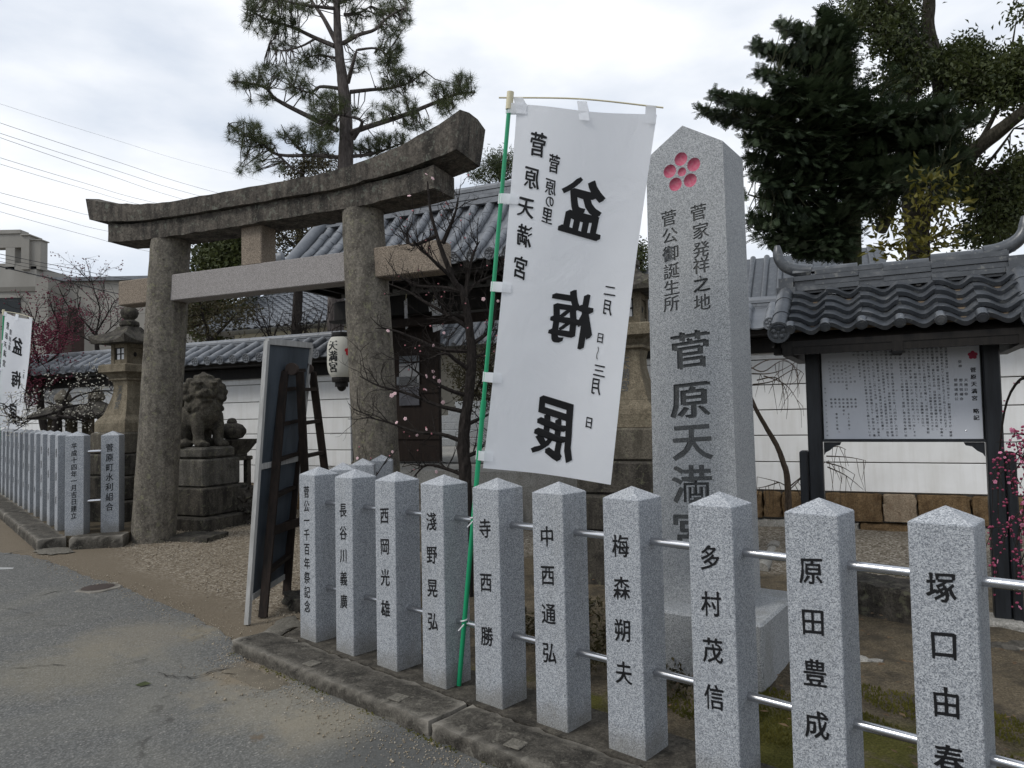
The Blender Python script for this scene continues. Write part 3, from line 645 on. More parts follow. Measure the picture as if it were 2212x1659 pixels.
# grit along the kerb and the edge of the asphalt, moss at the kerb's foot, litter in the bed
g = np.random.default_rng(77); n = 2600; uu = g.uniform(-.5, 4.5, n); oo = .36 + np.abs(g.normal(size=n)) * .16; pp = np.array([fpt(a, b) for a, b in zip(uu, oo)])
ed = np.array(edge_pts); k2 = g.integers(0, len(ed) - 1, 1500); t2 = g.random(1500)[:, None]; qq = ed[k2] * (1 - t2) + ed[k2 + 1] * t2 + g.normal(size=(1500, 2)) * .10; pp = np.vstack([pp, qq])
V, F = scatter(octv, octf, rand_rot(len(pp), g), np.column_stack([pp, gz(pp[:, 0], pp[:, 1]) + .006]), g.uniform(.002, .006, len(pp)) * (1 + (g.random(len(pp)) > .96)))
kind(tag(link('road_grit', mesh_np('road_grit', V, F, PEB)), 'fine grit gathered along the kerb and road edge', 'grit'), 'stuff')
n = 2200; uu = g.uniform(-.45, 4.5, n); keep = (np.sin(uu * 5.1) + np.sin(uu * 12.7 + 1) + g.normal(size=n) * .5) > .1; uu = uu[keep]; oo = .335 + np.abs(g.normal(size=len(uu))) * .022; pp = np.array([fpt(a, b) for a, b in zip(uu, oo)])
V, F = scatter(bl, bf, rand_rot(len(pp), g), np.column_stack([pp, gz(pp[:, 0], pp[:, 1]) + .004]), g.uniform(.006, .016, len(pp)))
kind(tag(link('kerb_moss', mesh_np('kerb_moss', V, F, MOSS)), 'thin line of moss at the foot of the right kerb', 'moss'), 'stuff')
n = 420; uu = g.uniform(.2, 5.5, n); oo = g.uniform(.25, 2.2, n); pp = aF[None] + dR[None] * uu[:, None] - nO[None] * oo[:, None]
lv = np.array([(-.5, 0, 0), (0, .22, .06), (.5, 0, .02), (0, -.22, .05)]); lf = np.array([(0, 1, 2), (0, 2, 3)])
Rz = np.zeros((n, 3, 3)); a_ = g.uniform(0, 6.28, n); Rz[:, 0, 0] = np.cos(a_); Rz[:, 0, 1] = -np.sin(a_); Rz[:, 1, 0] = np.sin(a_); Rz[:, 1, 1] = np.cos(a_); Rz[:, 2, 2] = 1
V, F = scatter(lv, lf, Rz, np.column_stack([pp, .125 + .075 * oo]), g.uniform(.025, .06, n))
kind(tag(link('leaf_litter', mesh_np('leaf_litter', V, F, leafmat('dead_leaf', (.06, .035, .018), (.20, .13, .07), .1, .8))), 'dry brown leaf litter on the soil behind the right fence', 'leaf litter'), 'stuff')

# ================================================================== TORII
TC = np.array([-2.71, 7.675]); TU = np.array([2.46, -1.05]); TU = TU / np.linalg.norm(TU); TRZ = math.atan2(TU[1], TU[0])
tor = thing('torii', 'weathered stone torii with dark curved lintel and paler middle tie beam', 'torii', (TC[0], TC[1], 0), TRZ)
def pillar(ub, ut, zb, lab, seed):
    g = np.random.default_rng(seed); m_ = MB(); n, rings = 40, 30; vs_ = []
    for i in range(rings + 1):
        t_ = i / rings; z = lerp(zb - .1, 3.700, t_); r = lerp(.236, .212, t_) + .004 * math.sin(t_ * 9 + seed)
        if t_ < .03: r += .012
        u_ = lerp(ub, ut, t_)
        for k_ in range(n):
            a = 2 * math.pi * k_ / n; rr = r + g.normal() * .0022; vs_.append((u_ + rr * math.cos(a), rr * math.sin(a), z))
    fs = [(i * n + k_, i * n + (k_ + 1) % n, (i + 1) * n + (k_ + 1) % n, (i + 1) * n + k_) for i in range(rings) for k_ in range(n)]
    m_.add(vs_, fs + [tuple(rings * n + k_ for k_ in range(n))]); o = m_.build('pillar', TORII, tor, smooth=True); o['label'] = lab
pillar(-1.62, -1.335, .24, 'left pillar leaning inwards', 1); pillar(1.53, 1.335, .10, 'right pillar with yellow lichen', 2)
def curved_beam(name, mat, fb, ft, u0, u1, slant, dep, ridge, n=44, seed=0, split=None):
    """beam with curved top and underside; slant: how far the top overhangs the bottom at the ends"""
    g = np.random.default_rng(seed); vs_ = []; sec = 8
    for i in range(n + 1):
        t_ = i / n; ub, ut = lerp(u0 + slant, u1 - slant, t_), lerp(u0, u1, t_)
        zb, zt = fb(ub), ft(ut); zm = (zb + zt) / 2; um = (ub + ut) / 2
        for (v_, z, u_) in ((-dep * .97, zb, ub), (dep * .97, zb, ub), (dep, zm, um), (dep, zt, ut), (dep * .35, zt + ridge, ut), (-dep * .35, zt + ridge, ut), (-dep, zt, ut), (-dep, zm, um)):
            vs_.append((u_ + g.normal() * .003, v_ + g.normal() * .0035, z + g.normal() * .0035))
    fs = [(i * sec + k_, (i + 1) * sec + k_, (i + 1) * sec + (k_ + 1) % sec, i * sec + (k_ + 1) % sec) for i in range(n) for k_ in range(sec)]
    fs += [tuple(range(sec)), tuple(n * sec + k_ for k_ in range(sec - 1, -1, -1))]
    return MB().add(vs_, fs).build(name, mat, tor)
sw = lambda u_: .5 * (max(0, abs(u_) - .9) / 1.6) ** 2
curved_beam('shimagi_lintel', TORIID, lambda u_: 3.693 + .085 * sw(u_) * 2, lambda u_: 3.885 + .12 * sw(u_) * 2, -2.12, 2.28, .0, .205, 0.0, seed=3)
kt = lambda u_: 4.062 + (.25 if u_ < 0 else .31) * 2 * sw(u_) + .02 * max(0, u_ - 1.9) ** 2
curved_beam('kasagi_lintel', TORIID, lambda u_: 3.890 + .16 * 2 * sw(u_), kt, -2.42, 2.60, .055, .265, .035, seed=4)
m_ = MB(); m_.cbox((0, 0, 3.134), (2.50, .23, .298), .008); o = m_.build('nuki_beam', GRN, tor); o['label'] = 'pale grey replaced middle section of the tie beam'
m_ = MB(); m_.cbox((1.855, 0, 3.139), (.86, .225, .30), .012); o = m_.build('nuki_end', GRO, tor); o['label'] = 'brown right end of the tie beam'
m_ = MB(); m_.cbox((-1.765, 0, 3.139), (.60, .225, .292), .012); o = m_.build('nuki_end', GRO, tor); o['label'] = 'brown left end of the tie beam'
m_ = MB(); m_.cbox((-.025, 0, 3.49), (.285, .23, .43), .01); m_.build('gakuzuka_strut', GRO, tor)
for sx in (-1, 1): MB().cbox((sx * 1.335 + sx * .035, -.0, 3.139), (.06, .26, .33), .006).build('wedge', TORIID, tor)
tag(stone_block('footing_stone', (-4.0, 8.45), (-3.45, 8.35), .45, .17, .285, STONED, seed=9), 'flat dark footing stone at the foot of the left torii pillar', 'footing stone')

# ================================================================== MONUMENT
MTH = math.radians(-35.2); mu = np.array([math.cos(MTH), math.sin(MTH)]); mv = np.array([-mu[1], mu[0]])
mFR = np.array([1.261, 4.037]); MW, MD, MZ, MP = .517, .373, 3.172, .15
mc = mFR - mu * MW / 2 + mv * MD / 2
mon = thing('monument', 'tall granite pillar with pointed top, carved characters and a pink plum crest', 'monument', (mc[0], mc[1], 0), MTH)
zb = .488; tp = .02
pts = []
for (y, s_) in ((-MD / 2, 0), (MD / 2, 0)):
    for (x, z) in ((-MW / 2, zb), (MW / 2, zb), (MW / 2 - tp, MZ), (0, MZ + MP), (-MW / 2 + tp, MZ)): pts.append((x, y, z))
m_ = MB(); m_.add(pts, [(0, 1, 2, 3, 4), (9, 8, 7, 6, 5), (0, 5, 6, 1), (1, 6, 7, 2), (2, 7, 8, 3), (3, 8, 9, 4), (4, 9, 5, 0)])
shaft = m_.build('shaft', [GRM, CARVE_SHADE, PINKP], mon)
# carve the crest and the characters into the front face
def carve(target, V_, F_, mat_idx):
    me = bpy.data.meshes.new('cut'); me.from_pydata(V_, [], F_)
    for mt in (GRM, CARVE_SHADE, PINKP): me.materials.append(mt)
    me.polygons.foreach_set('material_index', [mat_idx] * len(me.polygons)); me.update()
    bm = bmesh.new(); bm.from_mesh(me); bmesh.ops.remove_doubles(bm, verts=bm.verts, dist=1e-5); bmesh.ops.recalc_face_normals(bm, faces=bm.faces); bm.to_mesh(me); bm.free()
    c = bpy.data.objects.new('cut', me); COL.objects.link(c); c.parent = target.parent
    md = target.modifiers.new('b', 'BOOLEAN'); md.operation = 'DIFFERENCE'; md.solver = 'EXACT'; md.object = c
    try: md.material_mode = 'TRANSFER'
    except Exception: pass
    dg = bpy.context.evaluated_depsgraph_get(); dg.update()
    new = bpy.data.meshes.new_from_object(target.evaluated_get(dg)); old = target.data
    target.modifiers.clear(); bpy.data.objects.remove(c); bpy.data.meshes.remove(me)
    if len(new.polygons) > 5: target.data = new; new.name = 'shaft'
    else: return False
    return True
yF = -MD / 2
def ell(c, r):   # an ellipsoid that leaves a shallow dish
    b = MB(); b.ball((c[0], yF - r * .30, c[1]), (r * 1.05, r * .85, r * 1.05), 24, 16); return b.v, b.f
def mface(px, py):   # a picture point on the monument's front face, in its own x-z
    d = ray(px, py); n_ = np.array([mv[0], mv[1], 0]); q = np.array([*(mc + mv * (-MD / 2)), 0]); p = EYE + d * (((q - EYE) @ n_) / (d @ n_)); return ((p[:2] - mc) @ mu, p[2])
s1 = crop(1580, 280, .14467); cr0 = mface(*s1(862, 1035))
dots = [(cr0, .027)] + [((cr0[0] + .079 * math.sin(a), cr0[1] + .079 * math.cos(a)), .041) for a in [math.radians(-3 + 72 * i) for i in range(5)]]
okc = True
for c_, r_ in dots: okc = carve(shaft, *ell(c_, r_), 2) and okc
def carve_text(chars):
    for ch, cx, cz, w_, h_ in chars:
      for ks in ((-.5, .5) if w_ > .1 else (-.3, .3)):
        V_, F_ = glyph(ch, 0.0, 2); q = (V_ - GC) / GS
        # outline edges -> walls
        from collections import Counter
        cnt = Counter(); 
        for f in F_:
            for i in range(len(f)): cnt[(f[i], f[(i + 1) % len(f)])] += 1
        be = [e for e in cnt if (e[1], e[0]) not in cnt]
        q = q + .07 * ks * np.array([1.0, -.45]) + .0007; q[:, 1] += .08 * q[:, 0]; x = cx + q[:, 0] * w_; z = cz + q[:, 1] * h_; n = len(q)
        dpt = (.010 + .0006 * ks) if w_ > .1 else .005
        VV = [(x[i], yF - .01, z[i]) for i in range(n)] + [(x[i], yF + dpt, z[i]) for i in range(n)]
        FF = [tuple(f) for f in F_] + [tuple(n + i for i in f[::-1]) for f in F_] + [(e[1], e[0], n + e[0], n + e[1]) for e in be]
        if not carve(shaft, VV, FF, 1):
            mb_ = MB(); write(mb_, ch, cx, cz, w_, h_, .018, .07, plane=MD / 2 + .001); mb_.build('character', CARVE_SHADE, mon)
mb4 = crop(1200, 200, .6629); chars = []
for ch, x, y in (('菅', 792, 1020), ('原', 793, 1208), ('天', 800, 1365), ('満', 800, 1528), ('宮', 800, 1700)):
    q = mface(*mb4(x, y)); chars.append((ch, q[0], q[1], .225, .205))
for ch, x, y in (('菅', 823, 500), ('家', 832, 570), ('発', 834, 640), ('祥', 834, 700), ('之', 836, 770), ('地', 838, 840), ('菅', 712, 522), ('公', 716, 588), ('御', 720, 655), ('誕', 722, 722), ('生', 723, 785), ('所', 722, 845)):
    q = mface(*mb4(x, y)); chars.append((ch, q[0], q[1], .092, .088))
carve_text(chars)
def rest(name, mat, parent, b): return b.build(name, mat, parent)
bc = (0.0, -.01)
MB().cbox((0, -.0, .31), (.86, .80, .36), .012).build('base_block', GRB, mon)

# ================================================================== BANNERS
def banner(label, foot, top, tl, tr, bl, br, mirror_text=True, group='festival banners', detail=True):
    """corner points as 3-D points; writing seen from behind"""
    foot, top = np.array(foot), np.array(top); root = thing('festival_banner', label, 'banner', foot, 0, group)
    L = lambda p: np.array(p) - foot
    m_ = MB(); d = (top - foot); m_.tube([L(foot), L(foot + d * .48)], .0135, 12); m_.build('lower_pole', GREENP, root, True)
    m_ = MB(); m_.tube([L(foot + d * .47), L(foot + d * .985)], .0115, 12); m_.tube([L(foot + d * .462), L(foot + d * .492)], .0158, 12); m_.build('upper_pole', GREENP, root, True)
    m_ = MB(); m_.tube([L(foot + d * .972), L(foot + d * 1.0)], .019, 12); m_.build('pole_cap', CREAM, root, True)
    tl, tr, bl, br = map(np.array, (tl, tr, bl, br)); xw = tr - tl
    rod0 = top - xw * .085 + np.array([0, 0, -.035]); rod1 = tr + xw * .045 + np.array([0, 0, .035])
    m_ = MB(); m_.tube(smooth_path([L(rod0), L(lerp(rod0, rod1, .5) + np.array([0, 0, .02])), L(rod1)], 6), .0045, 8); m_.build('top_rod', CREAM, root, True)
    nrm = np.cross(tr - tl, bl - tl); nrm /= np.linalg.norm(nrm)
    if nrm[1] > 0: nrm = -nrm                       # towards the viewer
    def S(a, b):
        """surface point: a across from the pole, b down"""
        p = lerp(lerp(tl, tr, a), lerp(bl, br, a), b)
        w_ = .024 * math.sin(a * 5.0 + b * 2.2) * (1 - .3 * b) + .012 * math.sin(b * 7 + a * 2) * a - .03 * math.sin(math.pi * a) * (b ** 2)
        p = p + nrm * w_
        # taut between the loops: edges pull in at the sides and sag along the top
        p = p + xw * (.035 * math.sin(math.pi * min(1, b)) * (.5 - a) * 1.0 * (1 if a < .5 else 1.0))
        p = p + np.array([0, 0, -1]) * (.018 * math.sin(math.pi * a) ** 2 * (1 - b))
        return p
    NA, NB = 26, 60; vs_ = [L(S(i / NA, j / NB)) for j in range(NB + 1) for i in range(NA + 1)]
    fs = [(j * (NA + 1) + i, (j + 1) * (NA + 1) + i, (j + 1) * (NA + 1) + i + 1, j * (NA + 1) + i + 1) for j in range(NB) for i in range(NA)]
    MB().add(vs_, fs).build('cloth', CLOTH, root, True)
    # loops: three on the rod, the rest on the pole
    xn = xw / np.linalg.norm(xw)
    for a in (.035, .48, .955):
        p = S(a, 0.0); q = lerp(rod0, rod1, (a + .1) / 1.14); m_ = MB()
        w_ = xn * .026; e = nrm * .007
        m_.add([L(p - w_ - np.array([0, 0, .05]) + e), L(p + w_ - np.array([0, 0, .05]) + e), L(q + w_ + e + [0, 0, .006]), L(q - w_ + e + [0, 0, .006]), L(q + w_ - e + [0, 0, .006]), L(q - w_ - e + [0, 0, .006]), L(p + w_ - e), L(p - w_ - e)], [(0, 1, 2, 3), (3, 2, 4, 5), (5, 4, 6, 7)]); m_.build('loop', CLOTH, root)
    for b in (.012, .255, .495, .745, .965):
        p = S(0.0, b); dn = (bl - tl) / np.linalg.norm(bl - tl); pd = d / np.linalg.norm(d)
        tt = ((p - foot) @ pd); q = foot + pd * tt; m_ = MB(); h_ = dn * .026; e = nrm * .0155; pin = S(.07, b)
        m_.add([L(pin - h_ + nrm * .005), L(pin + h_ + nrm * .005), L(p + h_ + e * .8), L(p - h_ + e * .8), L(q + h_ + e), L(q - h_ + e), L(q + h_ - xn * .016), L(q - h_ - xn * .016), L(q + h_ - e), L(q - h_ - e), L(p + h_ - e), L(p - h_ - e)],
               [(0, 1, 2, 3), (3, 2, 4, 5), (5, 4, 6, 7), (7, 6, 8, 9), (9, 8, 10, 11)]); m_.build('loop', CLOTH, root)
    # writing: shows through mirrored, so it reads backwards from the road
    H_ = np.linalg.norm(bl - tl); W_ = np.linalg.norm(tr - tl); 
    for ch, a, b, sw_, sh_, bo in (('盆', .55, .262, .29, .150, .052), ('梅', .560, .560, .300, .140, .05), ('展', .525, .872, .290, .160, .05),
                               ('菅', .175, .105, .11, .060, .034), ('原', .150, .195, .105, .054, .034), ('天', .125, .275, .115, .052, .034), ('満', .135, .352, .105, .054, .034), ('宮', .125, .438, .10, .056, .034),
                               ('菅', .305, .150, .075, .046, .03), ('原', .295, .212, .075, .040, .03), ('の', .300, .250, .062, .032, .03), ('里', .292, .290, .075, .040, .03),
                               ('二', .83, .475, .085, .030, .03), ('月', .825, .520, .072, .040, .03), ('日', .80, .605, .055, .027, .03), ('〜', .792, .647, .04, .034, .02), ('三', .82, .695, .088, .034, .03), ('月', .805, .738, .075, .042, .03), ('日', .785, .840, .058, .030, .03)):
        V_, F_ = glyph(ch, 0.0, 3 if detail else 1); m_ = MB()
        if len(V_) == 0: continue
        if ch == '〜': V_ = (V_ - V_.mean(0)) / GS; V_ = np.column_stack([V_[:, 1], V_[:, 0]])
        else: V_ = (V_ - GC) / GS
        for ks in ((0, .2, .4, .6, .8, 1.0) if detail else (0, .5, 1)):
            q = V_ + .020 * np.column_stack([np.sin(V_[:, 1] * 8 + a * 9), np.cos(V_[:, 0] * 7 + b * 11)]) + bo * 1.75 * (ks - .5) * np.array([1.0, -.55]); q[:, 1] += .12 * q[:, 0]
            m_.add([L(S(a - x * sw_, b - y * sh_) + nrm * (.0035 + .0003 * ks)) for x, y in q], F_)
        m_.build('character', INK, root)
    return root
foot = np.array([-.326, 3.983, .133]); top = at(*bn(115, 45), 3.66)
def yb(b): return lerp(3.67, 3.86, b)
ban = banner('tall white banner on a green pole tied to the right fence, black brush writing', foot, top, at(*bn(140, 92), 3.66), at(*bn(668, 128), 3.62), at(*bn(12, 1462), 3.865), at(*bn(492, 1524), 3.80))
for zt in (.135 + PH - .19, .135 + PH - .757):
    tt = (zt - foot[2]) / (top[2] - foot[2]); p = lerp(foot, top, tt) - foot; m_ = MB(); m_.tube([(p[0] + .017 * math.cos(a), p[1] + .017 * math.sin(a), p[2] + .004 * a) for a in np.linspace(0, 6.28, 14)], .004, 6); m_.tube([(p[0], p[1] - .02, p[2]), (p[0] - .03, p[1] - .035, p[2] - .03)], .0035, 5); m_.build('tie', WHITEP, ban, True)
YB = 11.75
ft = at(*c1(-12, 1200), YB); ft[2] = ZL
banner('small white banner on a green pole behind the left fence, at the left edge', ft, at(*c1(17, 505), YB), at(*c1(24, 520), YB), at(*c1(146, 552), YB - .1), at(*c1(-14, 1045), YB), at(*c1(104, 1062), YB - .1), detail=False)

# ================================================================== STONE LANTERNS, LION
def sq_cap(r, z0, z1, up, mat, parent, name='roof_cap', ph=math.pi / 4):
    """four-sided stone roof with curled corners"""
    n = 9; vs_ = []; N = 14
    rows = [(0.98, 0.0, 0), (1.0, .10, 1), (.86, .30, .55), (.62, .52, .2), (.42, .76, .05), (.30, 1.0, 0)]
    for (k_, h_, cu) in rows:
        for sd in range(4):
            for i in range(n - 1):
                t_ = i / (n - 1) * 2 - 1; a = sd * math.pi / 2; x, y = t_ * r * k_, -r * k_
                lift = up * cu * abs(t_) ** 3; ex = 1 + .06 * cu * abs(t_) ** 3
                xx, yy = x * math.cos(a) - y * math.sin(a), x * math.sin(a) + y * math.cos(a)
                vs_.append((xx * ex, yy * ex, lerp(z0, z1, h_) + lift))
    M_ = 4 * (n - 1); fs = [(i * M_ + k_, i * M_ + (k_ + 1) % M_, (i + 1) * M_ + (k_ + 1) % M_, (i + 1) * M_ + k_) for i in range(len(rows) - 1) for k_ in range(M_)]
    fs += [tuple(range(M_ - 1, -1, -1)), tuple((len(rows) - 1) * M_ + k_ for k_ in range(M_))]
    return MB().add(vs_, fs).build(name, mat, parent, True)
def tall_lantern(label, xy, z0, rz, text=True, windows=True):
    r = thing('stone_lantern', label, 'stone lantern', (xy[0], xy[1], 0), rz, 'tall stone lanterns')
    for (h_, a, b, mt) in ((.56, z0 - .05, .62, STONED), (.47, .624, .92, STONED), (.385, .924, 1.20, STONED), (.33, 1.204, 1.48, STONE)):
        MB().cbox((0, 0, (a + b) / 2), (2 * h_, 2 * h_, b - a), .018).build('base_step', mt, r)
    m_ = MB(); m_.lathe([(.29, 1.484), (.29, 1.60), (.275, 1.64), (.225, 1.70), (.215, 1.72)], sq=True); m_.build('plinth', STONEL, r)
    m_ = MB(); m_.lathe([(.215, 1.722), (.19, 1.80), (.155, 1.92), (.135, 2.02), (.132, 2.10), (.145, 2.16), (.175, 2.175), (.175, 2.20)], sq=True); st = m_.build('stem', STONEL, r)
    m_ = MB(); m_.lathe([(.165, 2.202), (.20, 2.25), (.262, 2.28), (.262, 2.37), (.235, 2.385)], sq=True); m_.build('platform', STONEL, r)
    # light box: four corner posts, sills, one latticed window and one side with a dark bead for its round hole's shade
    lb = MB(); z1, z2, h_ = 2.388, 2.66, .155
    for sx in (-1, 1):
        for sy in (-1, 1): lb.box((sx * (h_ - .03), sy * (h_ - .03), (z1 + z2) / 2), (.06, .06, z2 - z1))
    for sx, sy in ((0, -1), (0, 1), (1, 0), (-1, 0)):
        dx, dy = (.19, .05) if sx == 0 else (.05, .19)
        lb.box((sx * (h_ - .032), sy * (h_ - .032), z1 + .03), (dx, dy, .06)); lb.box((sx * (h_ - .032), sy * (h_ - .032), z2 - .025), (dx, dy, .05))
    for sx in (-1, 1): lb.box((sx * (h_ - .04), 0, (z1 + z2) / 2), (.04, .19, z2 - z1 - .11))
    o = lb.build('light_box', STONEL, r)
    m_ = MB(); m_.ball((h_ - .018, -.02, 2.52), (.012, .025, .032), 10, 8); m_.build('hole_shade', DWOOD, r)  # solid dark bead, nothing cut: the hole's shade is put in as colour
    for sy in (-1, 1):
        w_ = MB(); yy = sy * (h_ - .035)
        w_.box((0, yy, 2.525), (.185, .006, .165)); o = w_.build('window_paper', WHITEP, r); f = MB()
        for x in (-.085, 0, .085): f.box((x, yy + sy * .008, 2.525), (.013, .012, .17))
        for z in (2.446, 2.525, 2.604): f.box((0, yy + sy * .008, z), (.183, .0105, .013))
        f.build('lattice', DWOOD, o)
    sq_cap(.33, 2.66, 2.90, .085, STONED, r)
    m_ = MB(); m_.lathe([(.10, 2.89), (.125, 2.92), (.12, 2.965), (.085, 2.985), (.06, 3.0)], 20); m_.build('collar', STONED, r, True)
    m_ = MB(); m_.lathe([(.05, 2.99), (.095, 3.03), (.115, 3.09), (.10, 3.14), (.055, 3.175), (.02, 3.20), (.004, 3.205)], 20); m_.build('jewel', STONED, r, True)
    if text:
        t2 = MB()
        for i, ch in enumerate('天満宮'): write(t2, ch, 0, 2.05 - i * .105, .09, .095, 0.0, .05, plane=0)
        # the stem tapers: fit the writing to its front face
        prof = [(1.722, .215), (1.80, .19), (1.92, .155), (2.02, .135), (2.10, .132), (2.16, .145)]
        t2.v = [(x, -(np.interp(z, [p[0] for p in prof], [p[1] for p in prof]) + .0035), z) for x, y, z in t2.v]; t2.build('inscription', CARVE_SHADE, r)
    return r
RW = math.radians(-24)
tall_lantern('tall stone lantern left of the torii, its light box showing a white lattice window', at(*c1(596, 900), 9.6)[:2], .30, RW)
tall_lantern('tall stone lantern half hidden between the white banner and the monument', at(*z5(172, 700), 6.35)[:2], .16, RW)

def remesh(name, parts, voxel, mat, parent, rot=None, noise_amp=.0, smooth=True):
    """fuses overlapping solids into one continuous surface"""
    b = MB()
    for kind_, *a in parts:
        if kind_ == 'ball': b.ball(a[0], a[1], 14, 10)
        else:
            P_ = smooth_path(a[0], 3); R_ = np.interp(np.linspace(0, 1, len(P_)), np.linspace(0, 1, len(a[1])), a[1]); b.tube(P_, list(R_), 12)
    me = b.data(name, mat); o = bpy.data.objects.new(name, me); COL.objects.link(o)
    md = o.modifiers.new('r', 'REMESH'); md.mode = 'VOXEL'; md.voxel_size = voxel; md.use_smooth_shade = smooth
    sm = o.modifiers.new('s', 'SMOOTH'); sm.factor = .5; sm.iterations = 2
    dg = bpy.context.evaluated_depsgraph_get(); dg.update(); new = bpy.data.meshes.new_from_object(o.evaluated_get(dg)); bpy.data.objects.remove(o)
    if noise_amp:
        co = np.zeros(len(new.vertices) * 3, np.float32); new.vertices.foreach_get('co', co); co = co.reshape(-1, 3)
        co += noise_amp * np.stack([np.sin(co[:, 1] * 61 + co[:, 2] * 47), np.sin(co[:, 2] * 53 + co[:, 0] * 71), np.sin(co[:, 0] * 67 + co[:, 1] * 43)], -1); new.vertices.foreach_set('co', co.ravel())
    new.name = name; new.update(); return link(name, new, parent)
# guardian lion on its stepped pedestal
lc = np.array([-4.14, 9.42])
PEDS = oldstone('grey_mottled_stone', (.118, .11, .095), (.035, .033, .028), (.22, .21, .14), .4, .6)
ped = thing('lion_pedestal', 'stepped dark stone pedestal with lichen under the guardian lion', 'pedestal', (lc[0], lc[1], 0), RW)
for nm, w_, d_, a, b, mt in (('bottom_slab', 1.22, .98, .16, .41, STONED), ('lower_block', .97, .76, .414, .765, STONED), ('upper_block', .80, .62, .769, 1.12, PEDS)):
    MB().cbox((0, 0, (a + b) / 2), (w_, d_, b - a), .02).build(nm, mt, ped)
lion = thing('guardian_lion', 'weathered stone guardian lion with curly mane on the stepped pedestal', 'statue', (lc[0], lc[1], 1.123), RW)
MB().cbox((0, 0, .075), (.72, .54, .145), .03).build('plinth', PEDS, lion)
parts = []; LRZ = math.radians(80); HRZ = math.radians(50)
def lp(x, y, z):
    x, y = x * 1.0, y * 1.0
    return (x * math.cos(LRZ) - y * math.sin(LRZ) + .0, x * math.sin(LRZ) + y * math.cos(LRZ) + .03, z + .14)
# chest and barrel body, haunches behind to the left
parts += [('ball', lp(.0, -.06, .47), (.225, .20, .20)), ('ball', lp(.0, -.02, .36), (.19, .20, .16)), ('ball', lp(-.05, .16, .34), (.22, .22, .22)), ('ball', lp(-.17, .13, .20), (.13, .17, .20)), ('ball', lp(.10, .15, .19), (.11, .15, .18))]
for fx in (-.135, .145):
    parts += [('tube', [lp(fx * .95, -.09, .42), lp(fx, -.13, .28), lp(fx, -.14, .15), lp(fx, -.15, .06)], [.105, .086, .070, .078]), ('ball', lp(fx, -.20, .045), (.085, .085, .055))]
    for k_ in (-1, 0, 1): parts.append(('ball', lp(fx + k_ * .048, -.262, .035), (.032, .036, .036)))
parts += [('ball', lp(-.235, .0, .05), (.085, .12, .06)), ('ball', lp(.16, .04, .05), (.06, .11, .06))]
def hp(x, y, z):
    c0 = lp(0, -.05, 0); y = y + .05
    return (c0[0] + x * math.cos(HRZ) - y * math.sin(HRZ), c0[1] + x * math.sin(HRZ) + y * math.cos(HRZ), z + .14)
hz = .735      # broad head with heavy brows, muzzle and jaw
parts += [('ball', hp(0, -.06, hz + .01), (.225, .21, .185)), ('ball', hp(0, -.225, hz - .045), (.145, .095, .075)), ('ball', hp(0, -.21, hz - .125), (.125, .075, .035)), ('ball', hp(0, -.31, hz - .005), (.062, .035, .038))]
for sx in (-1, 1):
    parts += [('ball', hp(sx * .088, -.245, hz + .055), (.042, .035, .035)), ('ball', hp(sx * .095, -.225, hz + .105), (.095, .055, .030)), ('ball', hp(sx * .06, -.285, hz - .045), (.055, .045, .040)), ('ball', hp(sx * .225, -.10, hz + .03), (.045, .055, .085))]
parts += [('ball', hp(0, -.03, hz + .185), (.14, .13, .05)), ('ball', hp(0, -.04, hz + .235), (.032, .032, .03))]
g = np.random.default_rng(11)
for row, (e, m_, rr) in enumerate(((.62, 13, .19), (.30, 15, .225), (-.02, 16, .24), (-.34, 16, .235), (-.66, 15, .205))):
    for k_ in range(m_):
        a = 2 * math.pi * (k_ + .5 * (row % 2)) / m_ + math.pi / 2
        if math.sin(a) < -.62 and e > -.5: continue
        parts.append(('ball', hp(rr * 1.06 * math.cos(a) * math.cos(e * .8), -.04 + rr * math.sin(a) * math.cos(e * .8), hz - .01 + .24 * math.sin(e)), (.050, .050, .050)))
for k_ in range(12):
    a = math.radians(200 + 140 * k_ / 11); parts.append(('ball', hp(.215 * math.cos(a), -.06 + .17 * math.sin(a), .545 - .035 * (k_ % 2)), (.045, .045, .05)))
parts += [('tube', [lp(-.08, .36, .22), lp(-.12, .42, .45), lp(-.10, .36, .66), lp(-.08, .30, .76)], [.08, .10, .09, .03])]
remesh('body', parts, .0135, oldstone('lion_stone', (.092, .083, .067), (.022, .02, .017), (.20, .19, .12), .35, .6, .8), lion, noise_amp=.003)

def low_lantern(label, xy, z0, s_, rz=RW, jewel=True):
    r = thing('small_stone_lantern', label, 'stone lantern', (xy[0], xy[1], z0), rz, 'low garden lanterns'); r.scale = (s_, s_, s_)
    m_ = MB()
    for sx in (-1, 1):
        for sy in (-1, 1): m_.box((sx * .15, sy * .15, .22), (.075, .075, .45))
    m_.box((0, 0, .03), (.40, .40, .08)); m_.build('open_base', STONED, r)
    MB().cbox((0, 0, .475), (.42, .42, .06), .01).build('platform', STONED, r)
    m_ = MB(); m_.lathe([(.15, .507), (.15, .545), (.165, .56), (.27, .74), (.27, .755)], sq=True); m_.build('flared_box', STONED, r)
    m_ = MB(); m_.lathe([(.06, .757), (.15, .775), (.205, .85), (.205, .90), (.15, .97), (.07, 1.0)], 20); m_.build('round_jewel', STONED, r, True)
    m_ = MB(); m_.lathe([(.07, .99), (.075, 1.02), (.05, 1.065), (.01, 1.075)], 6); m_.build('knob', STONED, r)
L5 = crop(400, 880, .2772)
low_lantern('squat dark stone lantern with onion jewel right behind the guardian lion', at(*L5(650, 1000), 10.1)[:2], .62, .95)
